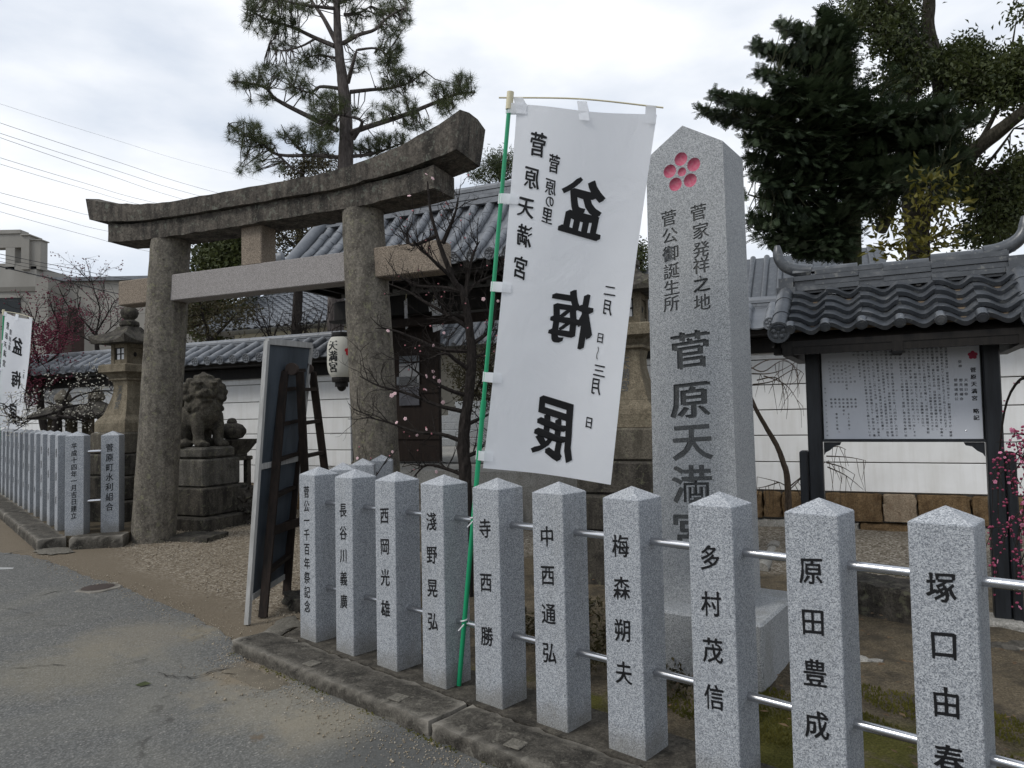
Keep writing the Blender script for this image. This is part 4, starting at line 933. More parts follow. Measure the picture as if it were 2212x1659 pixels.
def garden_lantern(label, xy, z0, s_):
    r = thing('garden_lantern', label, 'stone lantern', (xy[0], xy[1], z0), RW, 'low garden lanterns'); r.scale = (s_,) * 3
    m_ = MB(); m_.lathe([(.30, 0), (.28, .08), (.14, .14), (.11, .34), (.13, .52), (.24, .58), (.27, .64)], 12); m_.build('pedestal', STONED, r, True)
    m_ = MB()
    for a in range(6): m_.box((.13 * math.cos(a * 1.047), .13 * math.sin(a * 1.047), .74), (.05, .05, .2), a * 1.047)
    m_.build('light_box', STONEL, r)
    m_ = MB(); m_.lathe([(.38, .84), (.39, .87), (.30, .93), (.15, 1.0), (.07, 1.04)], 18); m_.build('mushroom_cap', STONED, r, True)
    m_ = MB(); m_.lathe([(.06, 1.03), (.10, 1.08), (.085, 1.14), (.012, 1.21)], 14); m_.build('jewel', STONE, r, True)
q = at(*c1(290, 950), 11.2); garden_lantern('mushroom-capped garden lantern among white plum blossom behind the left fence', q[:2], .60, 1.28)
q = at(*c1(445, 950), 11.4); garden_lantern('garden lantern with open light box between the plum and the tall lantern', q[:2], .62, 1.28)

# ================================================================== SHRINE WALLS WITH TILED ROOFS
def wp(px, py, off=0.0):
    d = ray(px, py); n_ = np.array([nW[0], nW[1], 0]); q = np.array([*(P0W + nW * off), 0]); p = EYE + d * (((q - EYE) @ n_) / (d @ n_)); return ((p[:2] - P0W) @ dW, p[2])
# shared tile shapes; local x across, y along the slope (down = -y), z up
def half_round(L, r, r2=None, seg=2, n=9, th=.0, closed=True):
    b = MB(); r2 = r2 or r; vs_ = []; m_ = seg * 2
    ys = []
    for k_ in range(seg):
        ys += [(-L / 2 + L * k_ / seg, r * 1.0), (-L / 2 + L * (k_ + 1) / seg - .004, r2)]
    for y, rr in ys:
        for i in range(n): a = math.pi * i / (n - 1); vs_.append((rr * math.cos(a), y, rr * math.sin(a) - .0))
    fs = [(i * n + k_, i * n + k_ + 1, (i + 1) * n + k_ + 1, (i + 1) * n + k_) for i in range(len(ys) - 1) for k_ in range(n - 1)]
    fs.append(tuple(range(n - 1, -1, -1))); fs.append(tuple((len(ys) - 1) * n + k_ for k_ in range(n))); b.add(vs_, fs); return b
def pan(L, w, d, n=7, th=.016):
    b = MB(); top_ = []; 
    for y in (-L / 2, L / 2):
        for i in range(n): x = -w / 2 + w * i / (n - 1); z = d * ((2 * x / w) ** 2 - 1); top_.append((x, y, z))
    bot = [(x, y, z - th) for x, y, z in top_]; N = 2 * n; fs = [(i, i + 1, n + i + 1, n + i) for i in range(n - 1)] + [(N + i + 1, N + i, N + n + i, N + n + i + 1) for i in range(n - 1)] + [(i + 1, i, N + i, N + i + 1) for i in range(n - 1)]
    b.add(top_ + bot, fs); return b
def eave_disc(r):
    b = MB(); n = 18; vs_ = []
    for rr, y in ((r, .05), (r, -.012), (r * .82, -.012), (r * .80, -.003), (r * .2, -.003)):
        for i in range(n): a = 2 * math.pi * i / n; vs_.append((rr * math.cos(a), y, rr * math.sin(a)))
    fs = [(i * n + k_, (i + 1) * n + k_, (i + 1) * n + (k_ + 1) % n, i * n + (k_ + 1) % n) for i in range(4) for k_ in range(n)] + [tuple(4 * n + k_ for k_ in range(n - 1, -1, -1))]
    b.add(vs_, fs)
    for i in range(5):
        a = math.pi / 2 + i * 2 * math.pi / 5; b.ball((r * .46 * math.cos(a), -.006, r * .46 * math.sin(a)), (r * .23, .010, r * .23), 7, 5)
    b.ball((0, -.006, 0), (r * .15, .010, r * .15), 6, 4); return b
def put(name, me, parent, x, y, z, pitch, rz=0.0):
    o = bpy.data.objects.new(name, me); COL.objects.link(o); o.parent = parent; o.location = (float(x), float(y), float(z)); o.rotation_euler = (pitch, 0, rz); return o
def slope_tiles(parent, s0, s1, sp, y0, z0, y1, z1, rows, r=.058, mat=TILE, curve=0.0, disc=True, both=True):
    """cover and pan tiles from eave (y0, z0) up to (y1, z1)"""
    L = math.hypot(y1 - y0, z1 - z0); n = max(1, int(round((s1 - s0) / sp))); sp = (s1 - s0) / n; seg = L / rows
    cov = half_round(seg * 1.06, r, r * .93).data('cover_tile', mat, True); pn = pan(seg * 1.12, sp - .02, .03).data('pan_tile', mat, True); dsc = eave_disc(r * 1.12).data('eave_disc', mat)
    for i in range(n + 1):
        s_ = s0 + sp * i
        for k_ in range(rows):
            def P_(t_): return lerp(y0, y1, t_), lerp(z0, z1, t_) - curve * math.sin(math.pi * t_)
            ya, za = P_(k_ / rows); yb_, zb_ = P_((k_ + 1) / rows); pt = math.atan2(zb_ - za, yb_ - ya)
            put('cover_tile', cov, parent, s_ + random.uniform(-.006, .006), (ya + yb_) / 2, (za + zb_) / 2 + .012 + random.uniform(-.005, .005), pt + .03 + random.uniform(-.015, .015), random.uniform(-.02, .02))
            if i < n: put('pan_tile', pn, parent, s_ + sp / 2, (ya + yb_) / 2 - .01, (za + zb_) / 2 + .012 + random.uniform(-.004, .004), pt + .045 + random.uniform(-.015, .015), random.uniform(-.02, .02))
        if disc: put('eave_disc', dsc, parent, s_, y0 - .02, z0 + .015, .12)
def ridge(parent, s0, s1, y, z, h, layers, r=.075, mat=TILE, dep=.20, curve=None):
    """stacked ridge courses and a row of round tiles"""
    cz = curve or (lambda s_: 0.0); n = max(1, int((s1 - s0) / .34)); L = (s1 - s0) / n
    for k_ in range(layers):
        b = MB(); w_ = dep * (1 - .10 * k_ / max(1, layers - 1)); b.box((0, 0, 0), (L - .003, w_, h / layers * .86)); me = b.data('ridge_course', mat)
        for i in range(n):
            o = put('ridge_course', me, parent, s0 + L * (i + .5) + (L * .35 if k_ % 2 else 0) * (i < n - 1), y + (.012 if k_ % 2 else 0), z + h * (k_ + .5) / layers + cz(s0 + L * (i + .5)), 0)
    b = half_round(L * .982, r, r * .94, 1); b.v = [(v_[1], v_[0], v_[2] * .82) for v_ in b.v]; b.f = [f[::-1] for f in b.f]; me = b.data('ridge_tile', mat, True)
    for i in range(n): put('ridge_tile', me, parent, s0 + L * (i + .5), y, z + h - .008 + cz(s0 + L * (i + .5)), 0)
def shrine_wall(label, s0, s1, base_z, lines, stones=None):
    w_ = thing('shrine_wall', label, 'wall', (P0W[0], P0W[1], 0), RW, 'white plastered shrine walls')
    m_ = MB(); m_.box(((s0 + s1) / 2, .17, (base_z + 2.56) / 2), (s1 - s0, .28, 2.56 - base_z)); m_.build('core', plain('wall_gap', (.20, .19, .17), .9), w_)
    for a, b in zip(lines[:-1], lines[1:]):
        MB().cbox(((s0 + s1) / 2, .02, (a + b) / 2), (s1 - s0 - .002, .06, b - a - .011), .004).build('plaster_band', WHITE, w_)
    MB().box(((s0 + s1) / 2, -.01, 2.33), (s1 - s0, .12, .16)).build('wall_plate', DWOOD, w_)
    # timber under the eaves
    b = MB(); b.add([(s0 - .08, -.44, 2.470), (s1 + .08, -.44, 2.470), (s1 + .08, .17, 2.80), (s0 - .08, .17, 2.80), (s0 - .08, -.42, 2.43), (s1 + .08, -.42, 2.43), (s1 + .08, .17, 2.42), (s0 - .08, .17, 2.42), (s0 - .08, .78, 2.47), (s1 + .08, .78, 2.47)],
          [(0, 1, 2, 3), (5, 4, 7, 6), (0, 4, 5, 1), (3, 2, 9, 8), (8, 9, 6, 7), (0, 3, 7, 4), (3, 8, 7), (1, 5, 6, 2), (2, 6, 9)]); b.build('eave_board', DWOOD, w_)
    rf = MB().box(((s0 + s1) / 2, .17, 2.72), (s1 - s0 - .06, .10, .06)).build('roof', CLAY, w_)
    slope_tiles(rf, s0 - .02, s1 + .02, .262, -.46, 2.515, .02, 2.765, 2, .062)
    b = MB(); b.add([(s0 - .05, .17, 2.80), (s1 + .05, .17, 2.80), (s1 + .05, .80, 2.50), (s0 - .05, .80, 2.50)], [(0, 1, 2, 3)]); b.build('rear_slope', TILE, rf)
    ridge(rf, s0 - .05, s1 + .05, .13, 2.755, .115, 3, .07)
    return w_
lw = shrine_wall('long white wall with grey tiled roof left of the gate, behind the lion', -15.5, -5.68, .2, [.62, .90, 1.14, 1.384, 1.617, 1.884, 2.156, 2.262])
rw = shrine_wall('white wall with tiled roof behind the notice board', -2.2, 5.4, .2, [.705, 1.022, 1.318, 1.606, 1.89, 2.175, 2.262])
# base course of brown stones under the right wall, each stone its own piece
def wall_stone(x0, x1, z0, z1, proud, mat, seed):
    me = rough_block(x1 - x0 - .008, .16, z1 - z0 - .008, amp=.006, seed=seed); me.materials.append(mat); me.polygons.foreach_set('use_smooth', [True] * len(me.polygons)); me.name = 'base_stone'
    o = link('base_stone', me, rw, ((x0 + x1) / 2, .03 - proud, z0))
BRS = oldstone('brown_base_stone', (.15, .10, .053), (.055, .034, .018), (.21, .165, .105), .35, .45); GRS = oldstone('grey_base_stone', (.24, .19, .135), (.13, .09, .06), (.3, .27, .2), .3, .3)
xs = [-2.2, -1.55, -.98, -.55, -.02, .18, .62, 1.18, 1.50, 1.98, 2.55, 3.1, 3.8, 4.5, 5.4]
for i in range(len(xs) - 1): wall_stone(xs[i], xs[i + 1], .40 + .01 * (i % 3), .703, .0 + .012 * (i % 2), GRS if i in (7, 2, 11) else BRS, 40 + i)
xs2 = [-2.2, .95, 1.85, 3.0, 5.4]
for i in range(4): wall_stone(xs2[i], xs2[i + 1], .20, .395, -.012, CONC if i in (0, 2) else BRS, 60 + i)
# base stones of the left wall
for i, s_ in enumerate(np.arange(-15.5, -5.7, .62)):
    me = rough_block(.61, .16, .44, amp=.008, seed=80 + i); me.materials.append(BRS if i % 3 else GRS); me.name = 'base_stone'; link('base_stone', me, lw, (s_ + .31, .03, .175))

# ================================================================== GATE
gate = thing('shrine_gate', 'dark timber shrine gate with silver grey tiled roof behind the torii', 'gate', (P0W[0], P0W[1], 0), RW)
GS0, GS1 = -6.15, -1.75
for s_ in (-5.42, -2.45):
    MB().cbox((s_, .15, 2.1), (.30, .30, 2.5), .02).build('gate_post', DWOOD, gate); MB().cbox((s_, .15, .93), (.44, .44, .12), .02).build('post_stone', STONE, gate)
for s_ in (-5.42, -2.45): MB().cbox((s_, 1.35, 2.1), (.24, .24, 2.5), .02).build('rear_post', DWOOD, gate)
MB().cbox(((GS0 + GS1) / 2, .15, 3.19), (4.1, .26, .30), .02).build('lintel', DWOOD, gate)
MB().cbox(((GS0 + GS1) / 2, -.08, 2.92), (3.2, .10, .12), .01).build('tie_beam', BWOOD, gate)
for s_ in np.arange(-5.9, -1.8, .3): MB().box((s_, -.50, 3.415), (.07, 1.1, .07)).build('rafter', DWOOD, gate)
MB().cbox(((GS0 + GS1) / 2, -.92, 3.40), (4.3, .10, .10), .01).build('eave_beam', DWOOD, gate)
d1 = MB().cbox((-4.76, .16, 2.02), (.98, .07, 2.10), .01).build('door_leaf', BWOOD, gate)
for z in (1.35, 2.0, 2.75): MB().box((-4.76, .115, z), (.98, .02, .12)).build('door_rail', BWOOD, d1)
for (a, b, x0, x1) in ((2.18, 2.26, -.30, .02),): MB().box((-4.78, .10, 2.12), (.34, .006, .12)).build('notice', plain('printed_notice', (.16, .17, .18), .6, var=.5), d1)
q0 = wp(*gp(255, 1075), .1); MB().box((q0[0], .10, q0[1]), (.33, .006, .33)).build('notice', plain('white_notice', (.34, .34, .34), .7, var=.25), d1)
q1 = wp(*gp(255, 1005), .1); MB().box((q1[0], .10, q1[1]), (.33, .006, .17)).build('notice', plain('grey_notice', (.14, .15, .16), .7, var=.6), d1)
q2 = wp(*gp(255, 1165), .1); MB().box((q2[0], .10, q2[1]), (.33, .006, .36)).build('notice', plain('dark_poster', (.09, .09, .10), .7, var=.8), d1)
d2 = MB().cbox((-2.62, .75, 2.02), (.07, .98, 2.10), .01).build('door_leaf', BWOOD, gate)
rf = MB()
rf.add([(GS0 + .1, -1.03, 3.445), (GS1 - .1, -1.03, 3.445), (GS1 - .1, .15, 4.46), (GS0 + .1, .15, 4.46), (GS0 + .1, 1.4, 3.445), (GS1 - .1, 1.4, 3.445)], [(0, 1, 2, 3), (3, 2, 5, 4), (0, 3, 4), (1, 5, 2), (4, 5, 1, 0)]); rf = rf.build('roof', DWOOD, gate)
slope_tiles(rf, GS0 + .16, GS1 - .16, .247, -1.06, 3.49, .02, 4.44, 6, .066, curve=.05)
b = MB(); b.add([(GS0, .15, 4.50), (GS1, .15, 4.50), (GS1, 1.5, 3.46), (GS0, 1.5, 3.46)], [(0, 1, 2, 3)]); b.build('rear_slope', TILE, rf)
ridge(rf, GS0 + .10, GS1 - .10, .12, 4.44, .26, 5, .085, TILE, .26)
MB().box(((GS0 + GS1) / 2, -.03, 4.455), (GS1 - GS0 - .2, .10, .035)).build('ridge_base', TILE, rf)
for sx in (GS0 + .02, GS1 - .02):
    pth = [(sx, .10, 4.60), (sx, -.25, 4.30), (sx, -.62, 3.93), (sx, -.92, 3.66)]
    m_ = MB(); m_.tube(smooth_path(pth, 6), [.085] * 19, 12); m_.build('descending_ridge', TILE, rf, True)
    m_ = MB(); m_.tube([(sx, -.88, 3.70), (sx, -.98, 3.68)], [.12, .135], 14); m_.ball((sx, -.95, 3.82), (.07, .06, .10), 8, 6); m_.build('ridge_end_tile', TILE, rf, True)
    m_ = MB(); m_.box((sx, .15, 4.62), (.14, .34, .42)); m_.ball((sx, .15, 4.86), (.08, .12, .10), 8, 6); m_.build('ridge_ornament', TILE, rf)
# straw rope paper streamers
for a, x in (((935, 690), 0), ((1020, 0), 1)):
    if x: q = wp(*gp(238, 760), -.12)
    else: q = wp(*gp(382, 770), -.12)
    sh = thing('paper_streamer', ('white zigzag paper streamer hanging in the gateway', 'thin paper streamer hanging in shade near the torii pillar')[x], 'streamer', (*(P0W + dW * q[0] + nW * -.12), 0), RW, 'paper streamers')
    m_ = MB(); w0 = .085 if not x else .03; zt = q[1] + .19
    for k_ in range(4):
        off = (.05 if k_ % 2 else 0) if not x else 0; m_.add([(off - w0, .004 * k_, zt - k_ * .095), (off + w0 * .7, .004 * k_, zt - k_ * .095 + .04), (off + w0 * .95, .004 * k_, zt - k_ * .095 - .08), (off - w0 * .8, .004 * k_, zt - k_ * .095 - .12)], [(3, 2, 1, 0)])
    m_.build('paper', CLOTH, sh); m_ = MB(); m_.tube([(0, 0, zt), (0, .02, zt + .10)], .006, 5); m_.build('string', CREAM, sh)
# platform, steps and courtyard behind the gate
MB_ = MB(); MB_.box((-6.0, 9.0, .43), (23, 17.2, 1.0)); kind(MB_.build('courtyard', CONC, None, False, (P0W[0], P0W[1], 0), RW), 'structure')
MB_ = MB(); MB_.box((-3.93, -.1, .55), (3.6, 1.4, .76)); kind(MB_.build('gate_platform', CONC, None, False, (P0W[0], P0W[1], 0), RW), 'structure')
gs = thing('gate_steps', 'stone steps up to the gate behind the torii', 'steps', (P0W[0], P0W[1], 0), RW)
for k_ in range(3): MB().cbox((-3.95, -.98 - .3 * k_, (.72 - .2 * k_) / 2 + .04), (2.3, .32, .72 - .2 * k_), .012).build('step', STONE, gs)
ist = thing('courtyard_steps', 'pale granite steps seen through the open gate', 'steps', (P0W[0], P0W[1], 0), RW)
q = wp(*gp(445, 1400), 5.5)
for k_ in range(6): MB().cbox((q[0] + .25, 5.5 + .34 * k_, .93 + .085 + .17 * k_), (1.7, .34, .17), .01).build('step', GRB, ist)
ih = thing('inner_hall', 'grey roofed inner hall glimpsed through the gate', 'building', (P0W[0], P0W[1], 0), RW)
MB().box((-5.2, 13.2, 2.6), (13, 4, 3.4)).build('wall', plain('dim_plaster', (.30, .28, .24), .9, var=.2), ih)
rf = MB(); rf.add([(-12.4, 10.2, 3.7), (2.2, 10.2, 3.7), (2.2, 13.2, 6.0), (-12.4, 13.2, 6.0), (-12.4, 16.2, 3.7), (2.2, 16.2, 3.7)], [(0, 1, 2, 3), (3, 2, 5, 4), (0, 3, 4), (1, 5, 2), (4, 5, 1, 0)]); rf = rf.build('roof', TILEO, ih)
cov = half_round(3.75, .08, .08, 8).data('cover_tile', TILEO, True)
for s_ in np.arange(-12.2, 2.2, .38): put('cover_tile', cov, rf, s_, 11.7, 4.87, math.atan2(2.3, 3.0))

# ================================================================== HALL WITH HIPPED ROOF
hall = thing('hall', 'hall with pale hipped tile roof behind the wall, seen under the tie beam', 'building', (P0W[0], P0W[1], 0), RW)
O1, O2 = 8.0, 10.6
eL = wp(*z7(225, 1128), O1); eR = wp(*z7(1560, 1035), O1); uL = wp(*z7(815, 775), O2); uR = wp(*z7(1540, 695), O2)
ez = (eL[1] + eR[1]) / 2; uz = (uL[1] + uR[1]) / 2; sE0, sE1 = eL[0], eL[0] + 6.9; sU0 = uL[0]; sU1 = sE1 - (sU0 - sE0)
m_ = MB(); m_.add([(sE0, O1, ez), (sE1, O1, ez), (sU1, O2, uz), (sU0, O2, uz), (sE0, O2 + 5.2, ez), (sE1, O2 + 5.2, ez), (sU1, O2 + 2.6, uz), (sU0, O2 + 2.6, uz)], [(0, 1, 2, 3), (4, 0, 3, 7), (1, 5, 6, 2), (5, 4, 7, 6), (4, 5, 1, 0), (3, 2, 6, 7)]); hroof = m_.build('roof', TILE, hall)
MB().box(((sE0 + sE1) / 2, O1 + 3.2, (ez + .9) / 2), (sE1 - sE0 - 1.3, 4.6, ez - .9)).build('wall', plain('cream_plaster', (.62, .58, .45), .9, var=.1), hall)
ux0, uy0 = sU0 + .35, O2 + .02
m_ = MB(); m_.add([(sU0 + .2, O2 + .1, uz), (sU1 - .2, O2 + .1, uz), (sU1 - .2, O2 + 2.5, uz), (sU0 + .2, O2 + 2.5, uz), (sU0 + .2, O2 + 1.3, uz + 1.35), (sU1 - .2, O2 + 1.3, uz + 1.35)], [(0, 1, 5, 4), (2, 3, 4, 5), (0, 4, 3), (1, 2, 5)]); m_.build('upper_roof', plain('grey_board', (.16, .17, .18), .8, var=.2), hall)
# wave tiles
slope_v = np.array([0, O2 - O1, uz - ez]); SL = np.linalg.norm(slope_v); pitch = math.atan2(uz - ez, O2 - O1); nr = 13; rl_ = SL / nr; tw = .29
def wave_tile(w, L, th=.022, amp=.03, n=9):
    b = MB(); prof = [(-w / 2 + w * i / (n - 1), amp * (math.cos(2 * math.pi * (i / (n - 1)) ** 1.5))) for i in range(n)]; vs_ = []
    for y, dz in ((-L / 2, .03), (L / 2, -.006)):
        for x, z in prof: vs_.append((x, y, z + dz))
    for x, z in prof: vs_.append((x, -L / 2 + .004, z + .03 - th))
    fs = [(i, i + 1, n + i + 1, n + i) for i in range(n - 1)] + [(i + 1, i, 2 * n + i, 2 * n + i + 1) for i in range(n - 1)]; b.add(vs_, fs); return b
wt = wave_tile(tw * 1.04, rl_ * 1.12, .03, .035, 7).data('roof_tile', TILE, True); cnt = 0; extra = MB(); tb = wave_tile(tw * 1.04, rl_ * 1.12, .03, .035, 5)
for r_ in range(nr):
    t_ = (r_ + .5) / nr; x0 = lerp(sE0, sU0, t_) + .22; x1 = lerp(sE1, sU1, t_) - .2
    k_ = 0
    while x0 + k_ * tw < x1:
        x = x0 + k_ * tw; k_ += 1; y, z = lerp(O1, O2, t_), lerp(ez, uz, t_) + .035
        if x - sE0 < 5.6 and cnt < 300: put('roof_tile', wt, hroof, x, y, z, pitch); cnt += 1
        else:
            cp, sp_ = math.cos(pitch), math.sin(pitch); extra.add([(x + v_[0], y + v_[1] * cp - v_[2] * sp_, z + v_[1] * sp_ + v_[2] * cp) for v_ in tb.v], tb.f)
kind(extra.build('further_tiles', TILE, hroof, True), 'stuff')
for dx in (0, .28):
    m_ = MB(); m_.tube(smooth_path([(sE0 + dx * 1.2, O1 + .03, ez + .10), (lerp(sE0, sU0, .5) + dx, lerp(O1, O2, .5), lerp(ez, uz, .5) + .09), (sU0 + dx * .6, O2, uz + .13)], 5), .095 if dx else .12, 10); m_.build('hip_ridge', TILE, hroof, True)

# ================================================================== ROOFED NOTICE BOARD
NB_RZ = math.radians(-27.7); nA = np.array([2.22, 5.10])
nb = thing('notice_board', 'black framed notice board with a small tiled roof, right of the monument', 'notice board', (nA[0], nA[1], 0), NB_RZ)
PWd = .965
for x in (-.055, PWd + .055): MB().cbox((x, .02, 1.17), (.095, .095, 1.95), .008).build('post', BLACKP, nb)
for x in (-.135, PWd + .135):
    MB().cbox((x, .03, .70), (.055, .14, 1.22), .008).build('brace_post', BLACKP, nb); 
for x in (-.055, PWd + .055): MB().cbox((x, .0, .10), (.23, .26, .30), .02).build('concrete_foot', CONC, nb)
MB().cbox((PWd / 2, .035, 1.7275), (PWd + .012, .035, .70), .004).build('back_panel', BLACKP, nb)
pnl = MB().box((PWd / 2, .014, 1.7275), (PWd - .01, .006, .665)).build('white_panel', plain('white_acrylic', (.60, .62, .66), .3), nb)
for z in (1.385, 2.07): MB().cbox((PWd / 2, .01, z), (PWd + .02, .05, .02), .003).build('frame_rail', BLACKP, nb)
for sx, x in ((1, 0.0), (-1, PWd)):
    b = MB(); b.prism([(x, 1.372), (x + sx * .115, 1.372), (x + sx * .105, 1.352), (x + sx * .07, 1.345), (x + sx * .04, 1.315), (x + sx * .012, 1.30), (x, 1.28)][::sx], .0, .03); b.build('bracket', BLACKP, nb)
# the printing
pr = MB(); zc = crop(2060, 860, .18987)
def onpanel(px, py):
    d = ray(px, py); u_ = np.array([math.cos(NB_RZ), math.sin(NB_RZ), 0]); n_ = np.array([-u_[1], u_[0], 0]); q = np.array([*nA, 0]); p = EYE + d * (((q + n_ * .01 - EYE) @ n_) / (d @ n_)); return ((p - q) @ u_, p[2])
def column(text, p0, p1, w_, bold=.006, h_=None, res=1):
    a, b = onpanel(*zc(*p0)), onpanel(*zc(*p1)); n = len(text)
    for i, ch in enumerate(text):
        if ch in ' 　': continue
        t_ = (i + .5) / n; x, z = lerp(a[0], b[0], t_), lerp(a[1], b[1], t_)
        if ch in '、。': x += w_ * .3; z += w_ * .3
        write(pr, ch, x, z, w_, h_ or w_, 0.0, 0, heavy=bold * 2.2, plane=-.0100, res=res)
column('菅原天満宮', (1960, 295), (1985, 760), .030, .035, .030, 2); column('略記', (2000, 840), (2008, 1015), .030, .035, .030, 2)
column('天穂日命', (1868, 445), (1872, 690), .019); column('野見宿禰命', (1800, 445), (1812, 755), .019); column('菅原道真公', (1732, 445), (1745, 755), .019); column('祭神', (1785, 205), (1795, 320), .019)
body = ['当菅原天満宮は、菅家発祥の地にあり、創建は不詳ですが、菅家', '家の祖神を祀られている事から古くより在ったと思われます。　　', '祭神、菅家の遠祖、天穂日命は、天照大神の御子であり、中興の', '野見宿禰命は、垂仁天皇の后　日葉酢媛命が薨御された時、　　', '風習であった殉死を無くし代わりに埴輪を造り埋めるべきと　　', '進言その功により土師臣の姓を賜った（平成二年発掘で実証　', 'され窯跡は公園となっている）また、当麻蹶速と力比べ　　　', 'をしこれに勝ち、相撲の始祖としてもしられている。　　　　', '代々土師家は大喪を掌っていたが、天応元年（七八一年）その', '子孫、土師宿禰古人、土師宿禰道長等百十五名が居住地で　　', 'ある菅原の地名をとって土師家より「菅原」姓の改称を願い出', '許される。　　　　　　　　　　　　　　　　　　　　　　　　', '菅原古人、清公、是善と続き承和十二年（八四六年）六月二十', '五日菅原道真公の誕生となり、当神社東百米には道真公が産湯', 'につかったとされる天神堀がある。その後菅原家は出世の一途を', 'たどったが藤原家との争いに敗れ道真公は太宰府に左遷さ　　', 'れ延喜三年（九〇三年）二月二十五日　五九歳で薨じた。没後天', '神様とも知られるように天神信仰が隆盛になり、学問の神、書', '道の神、農耕の神と崇められ菅原の天神さんと親しまれている', '由緒正しき神社である。　　　　　　　　　　　　　　　　　　']
xt = np.linspace(1600, 440, 20); xb = np.linspace(1672, 545, 20)
for i, tx in enumerate(body): column(tx, (xt[i], 40), (xb[i], 1225), .0150, .004)
for i, (a, b, c_) in enumerate((('一月　一日', '歳旦祭', ''), ('二月二十五日', '新年祭', 'おんだ祭り'), ('二月初旬〜三月初旬', '盆梅展', ''), ('三月春分の日', '奈良筆祭り', ''), ('六月二十五日', '誕生祭', '鷽替え神事'), ('十月体育の日', '秋祭り', ''), ('十一月二十五日', '新嘗祭', ''))):
    x0 = 385 - i * 53; column(a, (x0 - 5, 215), (x0 + 22, 525 if i != 2 else 610), .0135, .004); column(b, (x0 + 25, 705), (x0 + 35, 850 if i != 3 else 950), .0135, .006)
    if c_: column(c_, (x0 - 10, 900), (x0 + 3, 1140), .0135, .004)
column('例祭', (385, 80), (390, 165), .0135); column('宮司　平成二十二年六月記', (12, 560), (48, 1230), .0105, .003)
kind(pr.build('printed_text', INK, pnl), 'stuff')
q = onpanel(*zc(1957, 145)); cb = MB()
for i in range(5): a = math.pi / 2 + i * 1.2566; cb.add([(q[0] + .0165 * math.cos(a) + .0125 * math.cos(k_), .0098, q[1] + .0165 * math.sin(a) + .0125 * math.sin(k_)) for k_ in np.linspace(0, 6.283, 13)[:-1]], [tuple(range(12))])
cb.add([(q[0] + .008 * math.cos(k_), .0094, q[1] + .008 * math.sin(k_)) for k_ in np.linspace(0, 6.283, 13)[:-1]], [tuple(range(12))]); cb.build('plum_crest', plain('crimson_print', (.38, .02, .06), .4), pnl)
for (x, y) in ((1812, 20), (1875, 1140), (200, 1155), (148, 112), (958, 612)):
    q = onpanel(*zc(x, y)); MB().ball((q[0], .011, q[1]), (.0055, .003, .0055), 8, 5).build('screw', STEEL, pnl)
# little roof
RX0, RX1 = -.27, 1.245; EY, EZ, RY, RZ_ = -.47, 2.10, .05, 2.465
b = MB(); b.add([(RX0 + .06, EY + .03, EZ - .03), (RX1 - .06, EY + .03, EZ - .03), (RX1 - .06, RY, RZ_ - .03), (RX0 + .06, RY, RZ_ - .03), (RX0 + .06, .56, EZ - .03), (RX1 - .06, .56, EZ - .03), (RX0 + .06, EY + .03, EZ - .07), (RX1 - .06, EY + .03, EZ - .07), (RX1 - .06, .56, EZ - .07), (RX0 + .06, .56, EZ - .07)],
      [(0, 1, 2, 3), (3, 2, 5, 4), (0, 3, 4), (1, 5, 2), (6, 9, 8, 7), (0, 6, 7, 1), (4, 5, 8, 9), (0, 4, 9, 6), (1, 7, 8, 5)]); nroof = b.build('roof', DWOOD, nb)
for x in (RX0 + .1, PWd / 2, RX1 - .1): MB().box((x, .04, EZ - .10), (.06, .96, .06)).build('rafter', DWOOD, nroof)
MB().box((PWd / 2, EY + .06, EZ - .095), (RX1 - RX0 - .14, .05, .05)).build('fascia', DWOOD, nroof)
MB().box((PWd / 2, (EY + RY) / 2, (EZ + RZ_) / 2 - .012), (RX1 - RX0 - .16, .45, .02), M_=Matrix.Rotation(math.atan2(RZ_ - EZ, RY - EY), 3, 'X')).build('clay_bed', CLAY, nroof)
ncol, nrow = 6, 5; tw2 = (RX1 - RX0 - .22) / ncol; sl = math.hypot(RY - EY, RZ_ - EZ); rl2 = sl * .93 / nrow; pt = math.atan2(RZ_ - EZ, RY - EY)
wt2 = wave_tile(tw2 * 1.05, rl2 * 1.35, .032, .026, 13).data('roof_tile', TILEO, True); lip = MB()
roll = MB(); roll.tube([(0, -.02, 0), (0, .05, 0)], [.034, .034], 14); roll.tube([(0, -.024, 0), (0, -.02, 0)], [.022, .022], 12); rollm = roll.data('tile_lip', TILEO, True)
for r_ in range(nrow):
    for c_ in range(ncol):
        t_ = (r_ + .5) / nrow * .93; x = RX0 + .12 + tw2 * (c_ + .5)
        o = put('roof_tile', wt2, nroof, x, lerp(EY, RY, t_), lerp(EZ, RZ_, t_) + .030 + random.uniform(-.006, .006), pt - .05 + random.uniform(-.035, .035), random.uniform(-.03, .03))
        if r_ == 0: put('tile_lip', rollm, o, -tw2 / 2 + .005, -rl2 * .6, .028, 0)
for sx, xx in ((-1, RX0 + .055), (1, RX1 - .055)):
    vm = half_round(sl * .40, .062, .057, 1).data('verge_tile', TILEO, True)
    for k_ in range(3): t_ = .16 + .33 * k_; put('verge_tile', vm, nroof, xx, lerp(EY, RY, t_), lerp(EZ, RZ_, t_) + .035, pt)
    put('eave_disc', eave_disc(.072).data('eave_disc', TILEO), nroof, xx, EY - .03, EZ + .03, .1)
    MB().box((xx - sx * .0 + sx * .045, (EY + .5) / 2 * .0 + .04, EZ + .02), (.025, .98, .16)).build('barge_board', DWOOD, nroof)
    MB().box((xx + sx * .03, EY + .16, EZ - .06), (.05, .10, .10)).build('board_end', DWOOD, nroof)
cvf = lambda x: .06 * ((x - PWd / 2) / .76) ** 2
